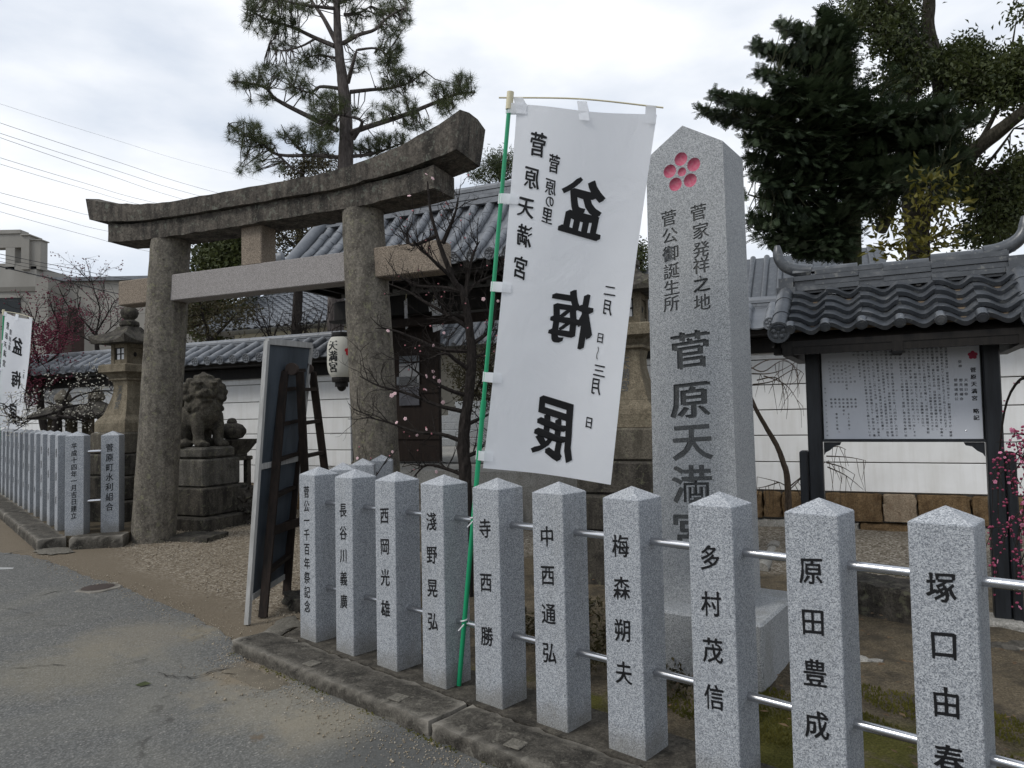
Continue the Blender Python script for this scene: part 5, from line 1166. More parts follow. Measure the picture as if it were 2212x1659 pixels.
ridge(nroof, RX0 + .10, RX1 - .10, RY, RZ_ - .02, .15, 4, .052, TILEO, .17, cvf)
MB().box((PWd / 2, RY, RZ_ + .05), (RX1 - RX0 - .24, .12, .13)).build('ridge_core', TILEO, nroof)
for sx, xx in ((-1, RX0 + .06), (1, RX1 - .06)):
    m_ = MB(); m_.box((xx, RY, RZ_ + .06), (.10, .19, .09)); m_.box((xx - sx * .0, RY, RZ_ + .0), (.13, .21, .07)); m_.build('ridge_end', TILEO, nroof)
    P_ = [(xx - sx * .17, RY, RZ_ + .15), (xx - sx * .08, RY, RZ_ + .165), (xx + sx * .01, RY, RZ_ + .21), (xx + sx * .055, RY, RZ_ + .28), (xx + sx * .06, RY, RZ_ + .37)]
    m_ = MB(); m_.tube(smooth_path(P_, 5), list(np.interp(np.linspace(0, 1, 21), [0, .5, .85, 1], [.055, .045, .035, .018])), 10); m_.build('ridge_hook', TILEO, nroof, True)

# ================================================================== BLACKBOARD AND STEPLADDER
TL, TR, BL, BR = at(*c2(440, 420), 5.72), at(*c2(622, 438), 6.42), at(*c2(375, 1482), 5.60), at(*c2(527, 1385), 6.32)
F1 = onground(*c2(362, 1595)); BRf = BR + (BR - TR) * .09; org = np.array([F1[0], F1[1], F1[2]])
bb = thing('blackboard', 'narrow upright blackboard with pale wooden frame leaning at the fence corner', 'blackboard', org)
l_ = lambda p: np.array(p) - org
fn = np.cross(TR - TL, BL - TL); fn /= np.linalg.norm(fn)
if fn[0] < 0: fn = -fn
m_ = MB(); e = fn * .008
m_.add([l_(p + e) for p in (TL, TR, BR, BL)] + [l_(p - e) for p in (TL, TR, BR, BL)], [(0, 1, 2, 3), (7, 6, 5, 4), (0, 4, 5, 1), (1, 5, 6, 2), (2, 6, 7, 3), (3, 7, 4, 0)])
t = NT('slate_board'); t.col(t.ramp(t.noise(t.vec(scale=(2, 2, .6)), 2.5, 5), [(.3, (.034, .043, .053)), (.75, (.075, .09, .107))])); m_.build('panel', t.set(.55), bb)
MB().bar(l_(TL + e), l_(F1), .036, .035, fn).build('stile', PALEW, bb); MB().bar(l_(TR + e), l_(BRf), .036, .035, fn).build('stile', PALEW, bb)
MB().bar(l_(TL + e), l_(TR + e), .034, .05, (0, 0, 1)).build('top_rail', PALEW, bb)
mL, mR = lerp(TL, BL, .50), lerp(TR, BR, .50); MB().bar(l_(mL + e), l_(mR + e), .025, .045, (0, 0, 1)).build('middle_rail', PALEW, bb)
MB().bar(l_(BL + e), l_(BR + e), .025, .045, (0, 0, 1)).build('bottom_rail', PALEW, bb)
f1, f2 = onground(*c2(427, 1565)), onground(*c2(525, 1470)); t1, t2 = at(*c2(517, 545), 5.98), at(*c2(590, 540), 6.40)
ld = thing('stepladder', 'dark brown wooden stepladder standing behind the blackboard', 'stepladder', f1); l2 = lambda p: np.array(p) - f1
for a, b in ((f1, t1), (f2, t2)): MB().bar(l2(a), l2(b), .032, .065, (1, 0, 0)).build('rail', LWOOD, ld)
for k_ in range(6): t_ = .17 + .15 * k_; MB().bar(l2(lerp(f1, t1, t_)), l2(lerp(f2, t2, t_)), .05, .03).build('rung', LWOOD, ld)
t3, t4 = at(*c2(580, 545), 6.02), at(*c2(632, 548), 6.44); g4 = at(*c2(683, 950), 6.62); g3 = at(*c2(600, 960), 6.2)
def down(a, b):
    k_ = (a[2] - .10) / (a[2] - b[2]); return a + (b - a) * k_
f3, f4 = down(t3, g3), down(t4, g4)
for a, b in ((f3, t3), (f4, t4)): MB().bar(l2(a), l2(b), .032, .065, (1, 0, 0)).build('rail', LWOOD, ld)
for k_ in range(6): t_ = .17 + .15 * k_; MB().bar(l2(lerp(f3, t3, t_)), l2(lerp(f4, t4, t_)), .05, .03).build('rung', LWOOD, ld)
for a, b in ((t1, t3), (t2, t4)):
    m_ = MB(); c_ = l2((a + b) / 2) + np.array([0, 0, .02]); m_.tube([c_ + np.array([0, -.03, 0]), c_ + np.array([0, .03, 0])], .052, 14); m_.build('hinge', IRON, ld)
MB().bar(l2(lerp(f1, t1, .33)), l2(lerp(f3, t3, .33)), .02, .07).build('spreader', LWOOD, ld)
MB().bar(l2(t1), l2(t2), .09, .03).build('top_step', LWOOD, ld)

# ================================================================== PAPER LANTERN
pc_ = at(*c2(752, 487), 7.62); ch_ = thing('paper_lantern', 'white paper lantern with black characters hanging behind the right torii pillar', 'lantern', (pc_[0], pc_[1], pc_[2])); R0, HH = .150, .215
prof = []
for i in range(61):
    t_ = i / 60 * 2 - 1; r_ = R0 * (1 - .30 * abs(t_) ** 4.0) - (.0022 if i % 2 else 0); prof.append((r_, t_ * HH))
t = NT('lantern_paper'); t.col((.66, .64, .57)); t.set(.8, 0, .2); t.translucent((.66, .64, .55), .25)
m_ = MB(); m_.lathe(prof, 40); m_.build('paper_body', t.m, ch_, True)
for z, s_ in ((HH + .022, 1), (-HH - .022, -1)): m_ = MB(); m_.lathe([(.098, z - .028), (.102, z), (.098, z + .028)], 24); m_.build('rim', DWOOD, ch_)
m_ = MB(); m_.lathe([(.07, -HH - .10), (.07, -HH - .045), (.05, -HH - .04)], 16); m_.ball((0, 0, -HH - .10), (.05, .05, .05), 10, 8); m_.build('base_ball', DWOOD, ch_)
def wrap(mb, V_, F_, cx, cz, w_, h_):
    q = V_; a0 = math.atan2(-pc_[1], -pc_[0]); pts_ = []
    for x, y in q:
        z = cz + y * h_; rr = R0 * (1 - .30 * abs(z / HH) ** 4) + .0022; a = a0 + (cx + x * w_) / R0; pts_.append((rr * math.cos(a), rr * math.sin(a), z))
    mb.add(pts_, F_)
for i, ch in enumerate('天満宮'):
    lt = MB(); V_, F_ = glyph(ch, .004, 2)
    for ks in (-.5, 0, .5): wrap(lt, (V_ - GC) / GS + ks * .06 * np.array([1, -.5]), F_, -.098, .118 - .115 * i, .105, .105)
    lt.build('character', INK, ch_)
lt = MB()
for i in range(6):
    a = math.pi / 2 + i * 1.2566; k_ = (0 if i == 5 else 1); V_ = np.array([(.9 * k_ * math.cos(a) + .62 * math.cos(x), .9 * k_ * math.sin(a) + .62 * math.sin(x)) for x in np.linspace(0, 6.283, 13)[:-1]]); wrap(lt, V_, [tuple(range(12))], .085, .055, .034, .034)
lt.build('plum_crest', plain('red_print', (.5, .015, .025), .6), ch_)
m_ = MB(); m_.tube([(0, 0, HH + .05), (.0, 0, HH + .15)], .006, 6); m_.tube([(-.10, 0, HH + .05), (-.09, 0, HH + .09), (0, 0, HH + .13), (.09, 0, HH + .09), (.10, 0, HH + .05)], .005, 6); m_.build('wire_handle', IRON, ch_)
m_ = MB(); m_.box((.10, .0, HH + .165), (.42, .13, .022)); m_.build('bracket', DWOOD, ch_)
m_ = MB(); m_.tube([(.05, 0, -HH - .12), (.10, .02, -HH - .3), (.30, .05, -HH - .5)], .0035, 5); m_.build('cord', WHITEP, ch_)

# ================================================================== FAR BUILDING, CABLES, ODDMENTS
BD = 33.0
bl_ = thing('beige_building', 'beige concrete building with open parapet frames at the far left', 'building', at(0, 900, BD))
bo = at(0, 900, BD); bl_.location = bo
BEIGE = NT('beige_concrete'); BEIGE.col(BEIGE.ramp(BEIGE.noise(BEIGE.vec(scale=(1, 1, .4)), .9, 5), [(.3, (.235, .22, .195)), (.75, (.33, .315, .285))])); BEIGE = BEIGE.set(.9)
def fpx(x, y, dY=0): return at(*zl(x, y), BD + dY) - bo
def slab(name, x0, y0, x1, y1, dY, th, mat, parent=bl_):
    a, b = fpx(x0, y0, dY), fpx(x1, y1, dY); m_ = MB(); m_.box(((a[0] + b[0]) / 2, dY + th / 2, (a[2] + b[2]) / 2), (abs(b[0] - a[0]), th, abs(a[2] - b[2]))); return m_.build(name, mat, parent)
slab('wall', -900, 395, 262, 1400, 0, 8, BEIGE); slab('wall', 262, 455, 350, 1400, -.6, 8, BEIGE); slab('wall', 350, 470, 1150, 1400, .5, 10, BEIGE); slab('coping', 346, 456, 1152, 468, .3, 10.4, TILE)
slab('parapet_frame', -900, 128, 160, 232, .0, .5, BEIGE); slab('parapet_frame', 42, 233, 108, 394, .0, .5, BEIGE); slab('parapet_frame', 158, 140, 214, 394, -.12, .7, BEIGE); slab('parapet_frame', 215, 178, 300, 394, .0, .5, BEIGE); slab('parapet_frame', -900, 370, 157, 394, .02, .45, BEIGE); slab('coping', 150, 134, 220, 141, -.2, .9, BEIGE); slab('coping', -900, 121, 150, 128, -.06, .6, BEIGE); slab('coping', 220, 172, 305, 178, -.06, .6, BEIGE)
w_ = slab('window', -300, 605, 150, 715, -.03, .06, plain('dark_glass', (.012, .016, .018), .15)); slab('frame', -300, 596, 155, 604, -.1, .1, BEIGE, w_)
slab('ledge', -900, 545, 262, 556, -.06, .06, plain('ledge_line', (.17, .16, .14), .9))
o = thing('brown_chimney', 'dark brown brick stack standing behind the red plum tree', 'chimney', at(*zl(530, 900), 17)); b0 = at(*zl(530, 900), 17)
a = at(*zl(482, 757), 17) - b0; b = at(*zl(578, 1010), 17) - b0; BRK = plain('brown_brick', (.055, .035, .030), .9, var=.3)
MB().box(((a[0] + b[0]) / 2, 0, (a[2] - 2.2) / 2), (b[0] - a[0], .5, a[2] + 2.2)).build('stack', BRK, o)
a2 = at(*zl(522, 680), 17) - b0; b2 = at(*zl(560, 757), 17) - b0; MB().box(((a2[0] + b2[0]) / 2, 0, (a2[2] + a[2]) / 2), (b2[0] - a2[0], .2, a2[2] - a[2])).build('flue', BRK, o)
CAB = plain('cable_black', (.015, .015, .017), .6)
cabs = [((-60, 205), (450, 362), .004), ((-60, 245), (445, 410), .008), ((-60, 268), (437, 425), .008), ((-60, 276), (400, 432), .008), ((-60, 322), (330, 437), .008), ((-60, 336), (325, 447), .007), ((-60, 400), (232, 472), .008), ((-60, 420), (236, 500), .008), ((-60, 440), (330, 545), .007), ((-60, 536), (300, 606), .012), ((-60, 544), (300, 615), .009), ((-60, 552), (300, 622), .009), ((-60, 561), (300, 642), .022), ((-60, 640), (120, 655), .007)]
for i, (a, b, r_) in enumerate(cabs):
    p0, p1 = at(*a, 16), at(*b, 27); p2 = p1 + (p1 - p0) * 1.4; pm = lerp(p0, p1, .5) - np.array([0, 0, .03]); m_ = MB(); m_.tube(smooth_path([p0 + (p0 - p1) * .8 + np.array([0, 0, .15]), p0, pm, p1, p2 + np.array([0, 0, .5])], 5), r_ * .7, 5)
    o = m_.build('overhead_cable', CAB, smooth=True); tag(o, '%s overhead cable from the top on the left, crossing the sky' % nums[i] if i < 14 else 'overhead cable', 'cable', 'overhead cables')
# things lying in the planting bed
q = onz(*c7(1310, 640), .42); tag(stone_block('stone_ledge', onz(*c7(1060, 600), .42)[:2], onz(*c7(1620, 700), .42)[:2], .34, .12, .42, STONED, seed=51, amp=.009), 'long dark stone block lying behind the fence under the notice board', 'stone block')
p0, p1 = onz(*c7(655, 590), .24), onz(*c7(715, 490), .24); d_ = p1 - p0
pp_ = thing('clay_pipe', 'short grey clay pipe lying on the soil right of the monument', 'pipe', p0); m_ = MB(); m_.tube([(0, 0, 0), d_], .055, 16); m_.build('barrel', CONC, pp_, True); m_ = MB(); m_.tube([d_ * .98, d_ * 1.22], .072, 16); m_.build('socket', CONC, pp_, True)
for i, (x, y, L_, w_, zz, lab, mt) in enumerate(((1215, 1060, .16, .12, .18, 'small pale stone in the soil between the two nearest posts', CONC), (1330, 950, .55, .35, .15, 'flat dark stepping stone on the soil left of the nearest post', STONED), (1990, 1120, .4, .3, .13, 'flat stone at the foot of the notice board post', KERB), (2030, 980, .5, .25, .2, 'grey edging stone by the right notice board foot', KERB))):
    q = onz(*c7(x, y), zz); tag(stone_block('garden_stone', (q[0] - L_ / 2, q[1] + .05), (q[0] + L_ / 2, q[1] - .05), w_, zz - .09, zz, mt, seed=70 + i, amp=.012), lab, 'stone', 'loose stones in the planting bed')
for i, (x, y, lab) in enumerate(((770, 1290, 'rough stone at the right foot of the lion pedestal'), (800, 1380, 'second rough stone beside the lion pedestal, lower one'))):
    q = at(*L5(x, y), 9.6); tag(stone_block('garden_stone', (q[0] - .2, q[1]), (q[0] + .25, q[1] - .1), .35, .2, q[2] + .12, STONED, seed=90 + i, amp=.02), lab, 'stone', 'stones by the lion')
tag(stone_block('low_stone', onground(*c2(545, 1490))[:2], onground(*c2(600, 1540))[:2], .16, .0, .17, STONED, seed=99, amp=.012), 'small dark stone between the stepladder and the corner post', 'stone')

# ================================================================== TREES AND SHRUBS
def limb(mb, pts, r0, r1, n=6, sm=4, jit=.0):
    P_ = smooth_path(pts, sm); mb.tube(P_, list(np.linspace(r0, r1, len(P_))), n, True, jit); return P_
def grow(mb, p, d, L, r, depth, g, bend=.35, up=.0, n=5, spread=.7, tips=None, kids=(2, 4)):
    """twig with side twigs; collects tips"""
    p = np.array(p, float); d = np.array(d, float); d /= np.linalg.norm(d); pts = [p]; seg = 4
    for i in range(seg):
        d = d + g.normal(size=3) * bend * .5 + np.array([0, 0, up]); d /= np.linalg.norm(d); pts.append(pts[-1] + d * L / seg)
    mb.tube(pts, list(np.linspace(r, r * .5, seg + 1)), n if depth > 0 else 3, False)
    if tips is not None: tips.append((pts[-1], d.copy())); tips.append((pts[-2], d.copy()))
    if depth > 0:
        for _ in range(g.integers(*kids)):
            i = g.integers(1, seg + 1); dd = d + g.normal(size=3) * spread; grow(mb, pts[i], dd, L * g.uniform(.45, .75), r * .55, depth - 1, g, bend, up, n, spread, tips, kids)
def tree(name, label, base, cat='tree', group=None): return thing(name, label, cat, base, 0, group)
def shift(V, base): return np.asarray(V) - np.array(base)

# ---- pine behind the gate
g = np.random.default_rng(21); YP = 13.0
pb = at(742, 1000, YP); pb[2] = .90; pine = tree('pine_tree', 'tall pine with long bare trunk rising behind the torii', pb, group='pines')
LP = lambda x, y, dy=0: at(*pz(x, y), YP + dy) - pb
tr = MB(); P_ = smooth_path([np.array([.05, 0, -.1]), at(725, 700, YP) - pb, LP(1005, 1120), LP(1010, 900), LP(990, 600), LP(965, 400), LP(950, 200), LP(945, 0), LP(950, -250), LP(930, -500)], 5)
tr.tube(P_, list(np.interp(np.linspace(0, 1, len(P_)), [0, .3, .55, 1], [.17, .13, .085, .035])), 12, True, .05); tr.build('trunk', BARKP, pine, True)
br = MB(); main = []
bl3 = [([(990, 300, 0), (1100, 240, -.2), (1210, 205, -.3), (1300, 120, -.3), (1420, 50, -.4)], .055), ([(930, 320, 0), (800, 265, .1), (640, 190, .2), (450, 130, .2), (330, 60, .1)], .06), ([(940, 290, 0), (850, 120, .3), (775, 10, .5), (720, -120, .6)], .065),
       ([(1020, 570, 0), (1060, 430, -.3), (1085, 340, -.4)], .06), ([(1040, 635, 0), (1180, 620, .2), (1310, 610, .3), (1450, 570, .3), (1550, 490, .3)], .05), ([(950, 610, 0), (830, 600, -.2), (760, 640, -.3), (640, 600, -.3)], .045),
       ([(950, 900, 0), (760, 810, .1), (530, 690, .1), (440, 600, 0), (230, 560, -.2)], .07), ([(1040, 920, 0), (1150, 880, -.3), (1400, 800, -.5), (1600, 720, -.5), (1780, 650, -.5), (1900, 640, -.5)], .07), ([(960, 1090, 0), (800, 1075, .2), (540, 1070, .3), (420, 990, .3), (200, 860, .3)], .055),
       ([(1050, 1080, 0), (1200, 1060, .4), (1400, 990, .6)], .05), ([(1060, 960, -.2), (1120, 840, -.5), (1000, 800, -.6), (930, 790, -.6)], .05), ([(740, 1080, .2), (620, 960, .2), (560, 860, .2)], .025), ([(1000, 100, 0), (1100, 90, .3), (1180, 40, .4)], .04), ([(930, 400, 0), (820, 380, .5), (740, 400, .6)], .035),
       ([(1090, 345, -.4), (1220, 335, -.3), (1300, 400, -.3), (1290, 560, -.2)], .03), ([(940, 60, 0), (760, 40, -.4), (600, 10, -.5), (480, -40, -.5)], .045), ([(960, 20, 0), (1150, -60, .3), (1300, -100, .3)], .045), ([(540, 1070, .3), (640, 1160, .3), (720, 1200, .3)], .03), ([(800, 265, .1), (700, 320, 0), (560, 350, -.2), (480, 300, -.2)], .03)]
for pts, r_ in bl3: main += limb(br, [LP(x, y, d) for x, y, d in pts], r_ * .8, r_ * .25, 7)
main = np.array(main)
zones = [(1330, 120, 110, 100, 46, 0), (1200, 30, 220, 80, 40, .3), (430, 110, 120, 120, 52, .2), (560, 230, 110, 110, 44, .1), (520, 30, 160, 60, 34, -.4), (700, 70, 70, 50, 14, -.3), (1310, 330, 75, 90, 34, -.3), (1310, 480, 75, 90, 30, -.2), (820, 390, 95, 85, 34, .5), (1450, 540, 110, 60, 30, .3), (1330, 610, 80, 50, 16, .3), (690, 600, 90, 90, 30, -.3), (650, 440, 90, 60, 16, 0), (470, 520, 90, 70, 30, 0), (320, 560, 100, 45, 26, -.1), (430, 690, 80, 30, 8, 0), (880, 740, 110, 90, 52, -.7), (860, 900, 90, 80, 38, -.7),
         (1100, 440, 80, 60, 14, .4), (1380, 740, 110, 60, 26, -.5), (1240, 790, 80, 60, 16, -.5), (1690, 650, 90, 70, 34, -.5), (1830, 590, 70, 70, 30, -.5), (1700, 750, 60, 40, 12, -.5), (1480, 850, 90, 50, 20, -.5), (1320, 960, 110, 40, 30, .6), (1180, 1020, 130, 50, 34, .5), (310, 920, 110, 70, 36, .3), (400, 1030, 100, 80, 40, .3), (330, 1160, 80, 30, 10, .3), (540, 1150, 40, 50, 8, .3), (620, 930, 70, 70, 18, .2), (760, 980, 100, 60, 20, .2), (820, 1040, 70, 30, 10, .2), (1060, 180, 60, 100, 14, .3), (1000, -60, 300, 60, 50, 0), (1050, 780, 40, 40, 10, .3)]
T_, D_ = [], []
for cx, cy, rx, ry, n, dy in zones:
    rx *= 1.2; ry *= 1.2
    for _ in range(int(n * 1.75)):
        a = g.uniform(0, 6.28); q = math.sqrt(g.random()); x, y = cx + rx * q * math.cos(a), cy + ry * q * math.sin(a); p = LP(x, y, dy + g.normal() * .28)
        i = np.argmin(((main - p) ** 2).sum(1)); m0 = main[i]; d = p - m0; T_.append(p); D_.append(d / (np.linalg.norm(d) + 1e-6) + np.array([0, 0, .55]) + g.normal(size=3) * .35)
        if g.random() < .5:
            mid = lerp(m0, p, .55) + g.normal(size=3) * .04 - np.array([0, 0, .03]); br.tube([m0, mid, p], [.012, .009, .006], 4, False)
br.build('branches', BARKP, pine, True)
T_, D_ = np.array(T_), np.array(D_)
nv, nf = [], []
gg = np.random.default_rng(3)
for k_ in range(38):
    a = gg.uniform(0, 6.28); c_ = gg.uniform(-.25, 1.0); s_ = math.sqrt(max(0, 1 - c_ * c_)); d = np.array([c_, s_ * math.cos(a), s_ * math.sin(a)]); L_ = gg.uniform(.8, 1.1); o0 = np.array([gg.uniform(-.5, .3), 0, 0]); sd = np.cross(d, gg.normal(size=3)); sd /= np.linalg.norm(sd); i = len(nv); nv += [o0 + sd * .017, o0 - sd * .017, o0 + d * L_]; nf.append((i, i + 1, i + 2))
V, F = scatter(nv, nf, frame_rot(D_, g), T_, g.uniform(.12, .19, len(T_)))
NEED = leafmat('pine_needle', (.028, .045, .022), (.105, .12, .045), .25); link('needles', mesh_np('needles', V, F, NEED), pine)

def leafy(name, label, base, mainpts, zones, tmpl, size, mat, bmat, g, group=None, cat='tree', Y=12., conv=fz, spread=.5, upw=.2, twig=.35, depth_sd=.5, flat=False, trunk=None, crown='crown', tr=.01, gaps=()):
    """trunk and limbs from picture points, leaves spread through zones round the limbs"""
    t = tree(name, label, base, cat, group); mb = MB(); main = []
    for k_, (pts, r0, r1) in enumerate(mainpts):
        P_ = [at(*conv(x, y), Y + d) - base for x, y, d in pts]
        if k_ == 0: P_ = [np.array([P_[0][0] * .0, 0, -.15])] + P_
        main += limb(mb, P_, r0, r1, 9 if r0 > .08 else 6, 5, .04)
    main = np.array(main); T_, D_ = [], []; tw = MB()
    for cx, cy, rx, ry, n, dy in zones:
        for _ in range(n):
            a = g.uniform(0, 6.28); q = g.random() ** .45; x, y = cx + rx * q * math.cos(a), cy + ry * q * math.sin(a)
            if any(((x - a_) / c_) ** 2 + ((y - b_) / d_) ** 2 < 1 for a_, b_, c_, d_ in gaps): continue
            p = at(*conv(x, y), Y + dy + g.normal() * depth_sd) - base
            i = np.argmin(((main - p) ** 2).sum(1)); d = p - main[i]; L_ = np.linalg.norm(d) + 1e-6; T_.append(p); D_.append(d / L_ + np.array([0, 0, upw]) + g.normal(size=3) * spread)
            if g.random() < twig: mid = lerp(main[i], p, .5) + g.normal(size=3) * .07 * min(1, L_); tw.tube([main[i], mid, p], [tr, tr * .75, tr * .4], 4, False)
    mb.build('trunk', bmat, t, True)
    if tw.v: kind(tw.build('twigs', bmat, t), 'stuff')
    T_, D_ = np.array(T_), np.array(D_); tv, tf = tmpl
    V, F = scatter(tv, tf, frame_rot(D_, g, (0, 0, 1) if flat else None), T_, g.uniform(size[0], size[1], len(T_))); link(crown, mesh_np(crown, V, F, mat), t); return t
def t_spray(nside=5):
    """flat feathery conifer spray along +X"""
    v, f = [], []; gg = np.random.default_rng(5)
    def blade(o0, d, L_, w_):
        d = np.array(d, float); d /= np.linalg.norm(d); s_ = np.cross(d, (0, 0, 1)); i = len(v); v.extend([np.array(o0) + s_ * w_ * .4, np.array(o0) - s_ * w_ * .4, np.array(o0) + d * L_ * .7 - s_ * w_ * .5, np.array(o0) + d * L_, np.array(o0) + d * L_ * .7 + s_ * w_ * .5]); f.extend([(i, i + 1, i + 2), (i, i + 2, i + 4), (i + 4, i + 2, i + 3)])
    blade((0, 0, 0), (1, 0, 0), 1.05, .10)
    for k_ in range(nside):
        x = .08 + .84 * k_ / (nside - 1); L_ = .46 * (1 - .6 * x) + .05
        for s_ in (-1, 1): blade((x, 0, 0), (.75, s_ * .72, gg.uniform(-.12, .12)), L_ * gg.uniform(.85, 1.15), .10)
    return np.array(v), np.array(f)
def t_leaves(n=14, L_=.30, w_=.12, seed=6, up=.3):
    v, f = [], []; gg = np.random.default_rng(seed)
    for _ in range(n):
        o0 = gg.normal(size=3) * np.array([.42, .32, .28]); d = gg.normal(size=3) + np.array([.7, 0, up]); d /= np.linalg.norm(d); s_ = np.cross(d, gg.normal(size=3)); s_ /= np.linalg.norm(s_); i = len(v); nn = np.cross(d, s_) * .05 * L_ / .3
        v.extend([o0, o0 + d * L_ * .5 + s_ * w_ * .5 + nn, o0 + d * L_, o0 + d * L_ * .5 - s_ * w_ * .5 + nn]); f.extend([(i, i + 1, i + 2), (i, i + 2, i + 3)])
    return np.array(v), np.array(f)

# ---- dark fir behind the notice board
g = np.random.default_rng(31); YF = 11.6; base = at(*fz(880, 1500), YF); base[2] = .9
fp = [([(900, 1400, 0), (890, 900, 0), (870, 500, 0), (862, 210, 0)], .17, .07)]
tips = [(30, 635), (100, 552), (345, 268), (490, 150), (730, 75), (375, 425), (280, 690), (300, 800), (300, 900), (330, 1010), (300, 1120), (310, 1250), (420, 1380), (620, 560), (1640, 680), (1470, 600), (1500, 780), (1560, 900), (1400, 1000), (1200, 1000), (1050, 1120), (760, 1330), (560, 1420), (1100, 700), (960, 560), (640, 250), (520, 330), (480, 540), (700, 180)]
zn = []
for x, y in tips:
    bx = 872; by = min(1420, max(215, y + 40 + .16 * abs(x - bx) * (1 if x < bx else .4))); dy = g.uniform(-.9, .6); fp.append(([(bx, by, 0), (lerp(bx, x, .5), lerp(by, y, .5) + 18, dy * .6), (x, y, dy)], .04, .012))
    n = int(6 + abs(x - bx) / 26)
    for k_ in range(n):
        t_ = (k_ + 1) / n; zn.append((lerp(bx, x, t_), lerp(by, y, t_) + 18 * math.sin(math.pi * t_), 62 * (1.25 - t_) + 9, 40 * (1.25 - t_) + 6, 6, dy * t_))
zn += [(660, 480, 220, 230, 190, 0), (730, 240, 110, 110, 60, 0), (850, 680, 380, 130, 230, 0), (560, 880, 260, 200, 190, 0), (640, 1150, 300, 200, 250, 0), (1020, 520, 190, 150, 90, .2), (1330, 880, 200, 90, 80, .2), (480, 1340, 170, 80, 110, 0), (1000, 960, 260, 80, 120, .2), (780, 1330, 200, 110, 150, 0), (1250, 1080, 300, 70, 90, .3)]
zn = [(a, b, c, d, int(n * (6.5 if n < 10 else 2.6)), e) for a, b, c, d, n, e in zn]; GAPS = [(905, 790, 75, 45), (1010, 1240, 95, 50), (1140, 850, 50, 70), (1050, 775, 60, 30), (330, 1130, 40, 60), (600, 700, 40, 22), (450, 900, 40, 25)]
FIRM = leafmat('fir_needle', (.008, .016, .008), (.058, .082, .038), .2)
leafy('fir_tree', 'dark dense fir with flat feathery branches behind the monument and notice board', base, fp, zn, t_spray(), (.10, .19), FIRM, BARKM, g, Y=YF, spread=.30, upw=.08, twig=.15, depth_sd=.35, flat=True, gaps=GAPS)
# ---- camphor with pale limbs
g = np.random.default_rng(32); YC = 13.4; base = at(*fz(1280, 1500), YC); base[2] = .9
cp = [([(1280, 1400, 0), (1250, 1150, 0), (1290, 900, 0), (1385, 720, .2), (1412, 550, .3), (1385, 350, .3), (1335, 180, .2), (1342, 0, .1), (1340, -260, 0)], .22, .10),
      ([(1345, 300, .2), (1260, 215, -.2), (1150, 80, -.5), (1050, 0, -.7), (930, -120, -.9)], .11, .07), ([(1060, 1330, -.4), (1120, 1200, -.4), (1160, 950, -.3), (1200, 780, -.2), (1240, 650, 0)], .11, .07), ([(1280, 1250, 0), (1400, 1100, -.3), (1500, 980, -.6), (1600, 870, -.9), (1750, 750, -1.2), (1900, 630, -1.5), (2100, 470, -1.6), (2280, 300, -1.6), (2450, 120, -1.5)], .20, .04),
      ([(1390, 730, .2), (1480, 640, 0), (1500, 480, 0), (1560, 420, 0)], .05, .02), ([(1470, 760, 0), (1560, 640, -.2), (1640, 560, -.3)], .05, .02), ([(1600, 870, -.9), (1700, 700, -.9), (1760, 560, -.9), (1800, 450, -.9)], .05, .02), ([(1450, 760, 0), (1440, 640, .1), (1520, 560, .2), (1600, 480, .2)], .04, .015), ([(1500, 980, -.6), (1650, 990, -.9), (1850, 980, -1.), (1950, 1010, -1.)], .05, .02), ([(1650, 980, -.8), (1760, 840, -.9), (1830, 740, -.9)], .035, .015), ([(1400, 1100, -.3), (1560, 1080, -.4), (1700, 1130, -.5), (1800, 1250, -.5)], .06, .02), ([(870, 200, -.5), (910, 90, -.5), (945, -40, -.5)], .045, .03), ([(1260, 215, -.2), (1150, 190, -.4), (1010, 110, -.6), (900, 100, -.6)], .04, .02)]
zc_ = [(1600, 420, 170, 90, 110, 0), (1480, 350, 90, 50, 34, .2), (1560, 300, 90, 40, 34, 0), (1800, 480, 110, 130, 85, -.9), (1880, 330, 50, 60, 26, -1), (1640, 540, 150, 50, 50, -.2), (1700, 1080, 150, 70, 85, -.5), (1740, 1200, 130, 100, 90, -.5), (1840, 1120, 60, 130, 48, -.8), (1860, 950, 60, 40, 26, -1), (950, 50, 110, 60, 34, -.6), (1080, 130, 130, 60, 40, -.5), (1150, 240, 130, 70, 60, -.4), (1240, 380, 110, 70, 60, -.2), (1180, 480, 110, 60, 44, -.2), (1180, 770, 80, 50, 28, -.4), (1560, 1050, 100, 60, 50, -.5), (1500, 850, 60, 40, 18, -.4), (1700, 1330, 160, 60, 60, -.5), (1040, 1190, 80, 40, 26, -.4), (1860, 70, 20, 25, 5, -1), (1200, 80, 80, 60, 30, -.3), (1320, 780, 90, 70, 36, -.2), (1000, 800, 100, 60, 36, -.3)]
zc_ += [(2060, 420, 110, 120, 60, -1.4), (2220, 300, 130, 120, 70, -1.5), (2380, 180, 120, 110, 60, -1.5), (2060, 650, 90, 90, 40, -1.4), (1340, -220, 200, 120, 60, 0), (1000, -150, 160, 90, 40, -.8)]
zc_ = [(a, b, c, d, int(n * 1.9), e) for a, b, c, d, n, e in zc_]
CAMM = leafmat('camphor_leaf', (.018, .030, .010), (.085, .100, .030), .3)
leafy('camphor_tree', 'large camphor tree with pale forked trunk and mossy limb at upper right', base, cp, zc_, t_leaves(15, .27, .13), (.28, .44), CAMM, BARKG, g, Y=YC, spread=.7, upw=.1, twig=.4, depth_sd=.45, tr=.012)
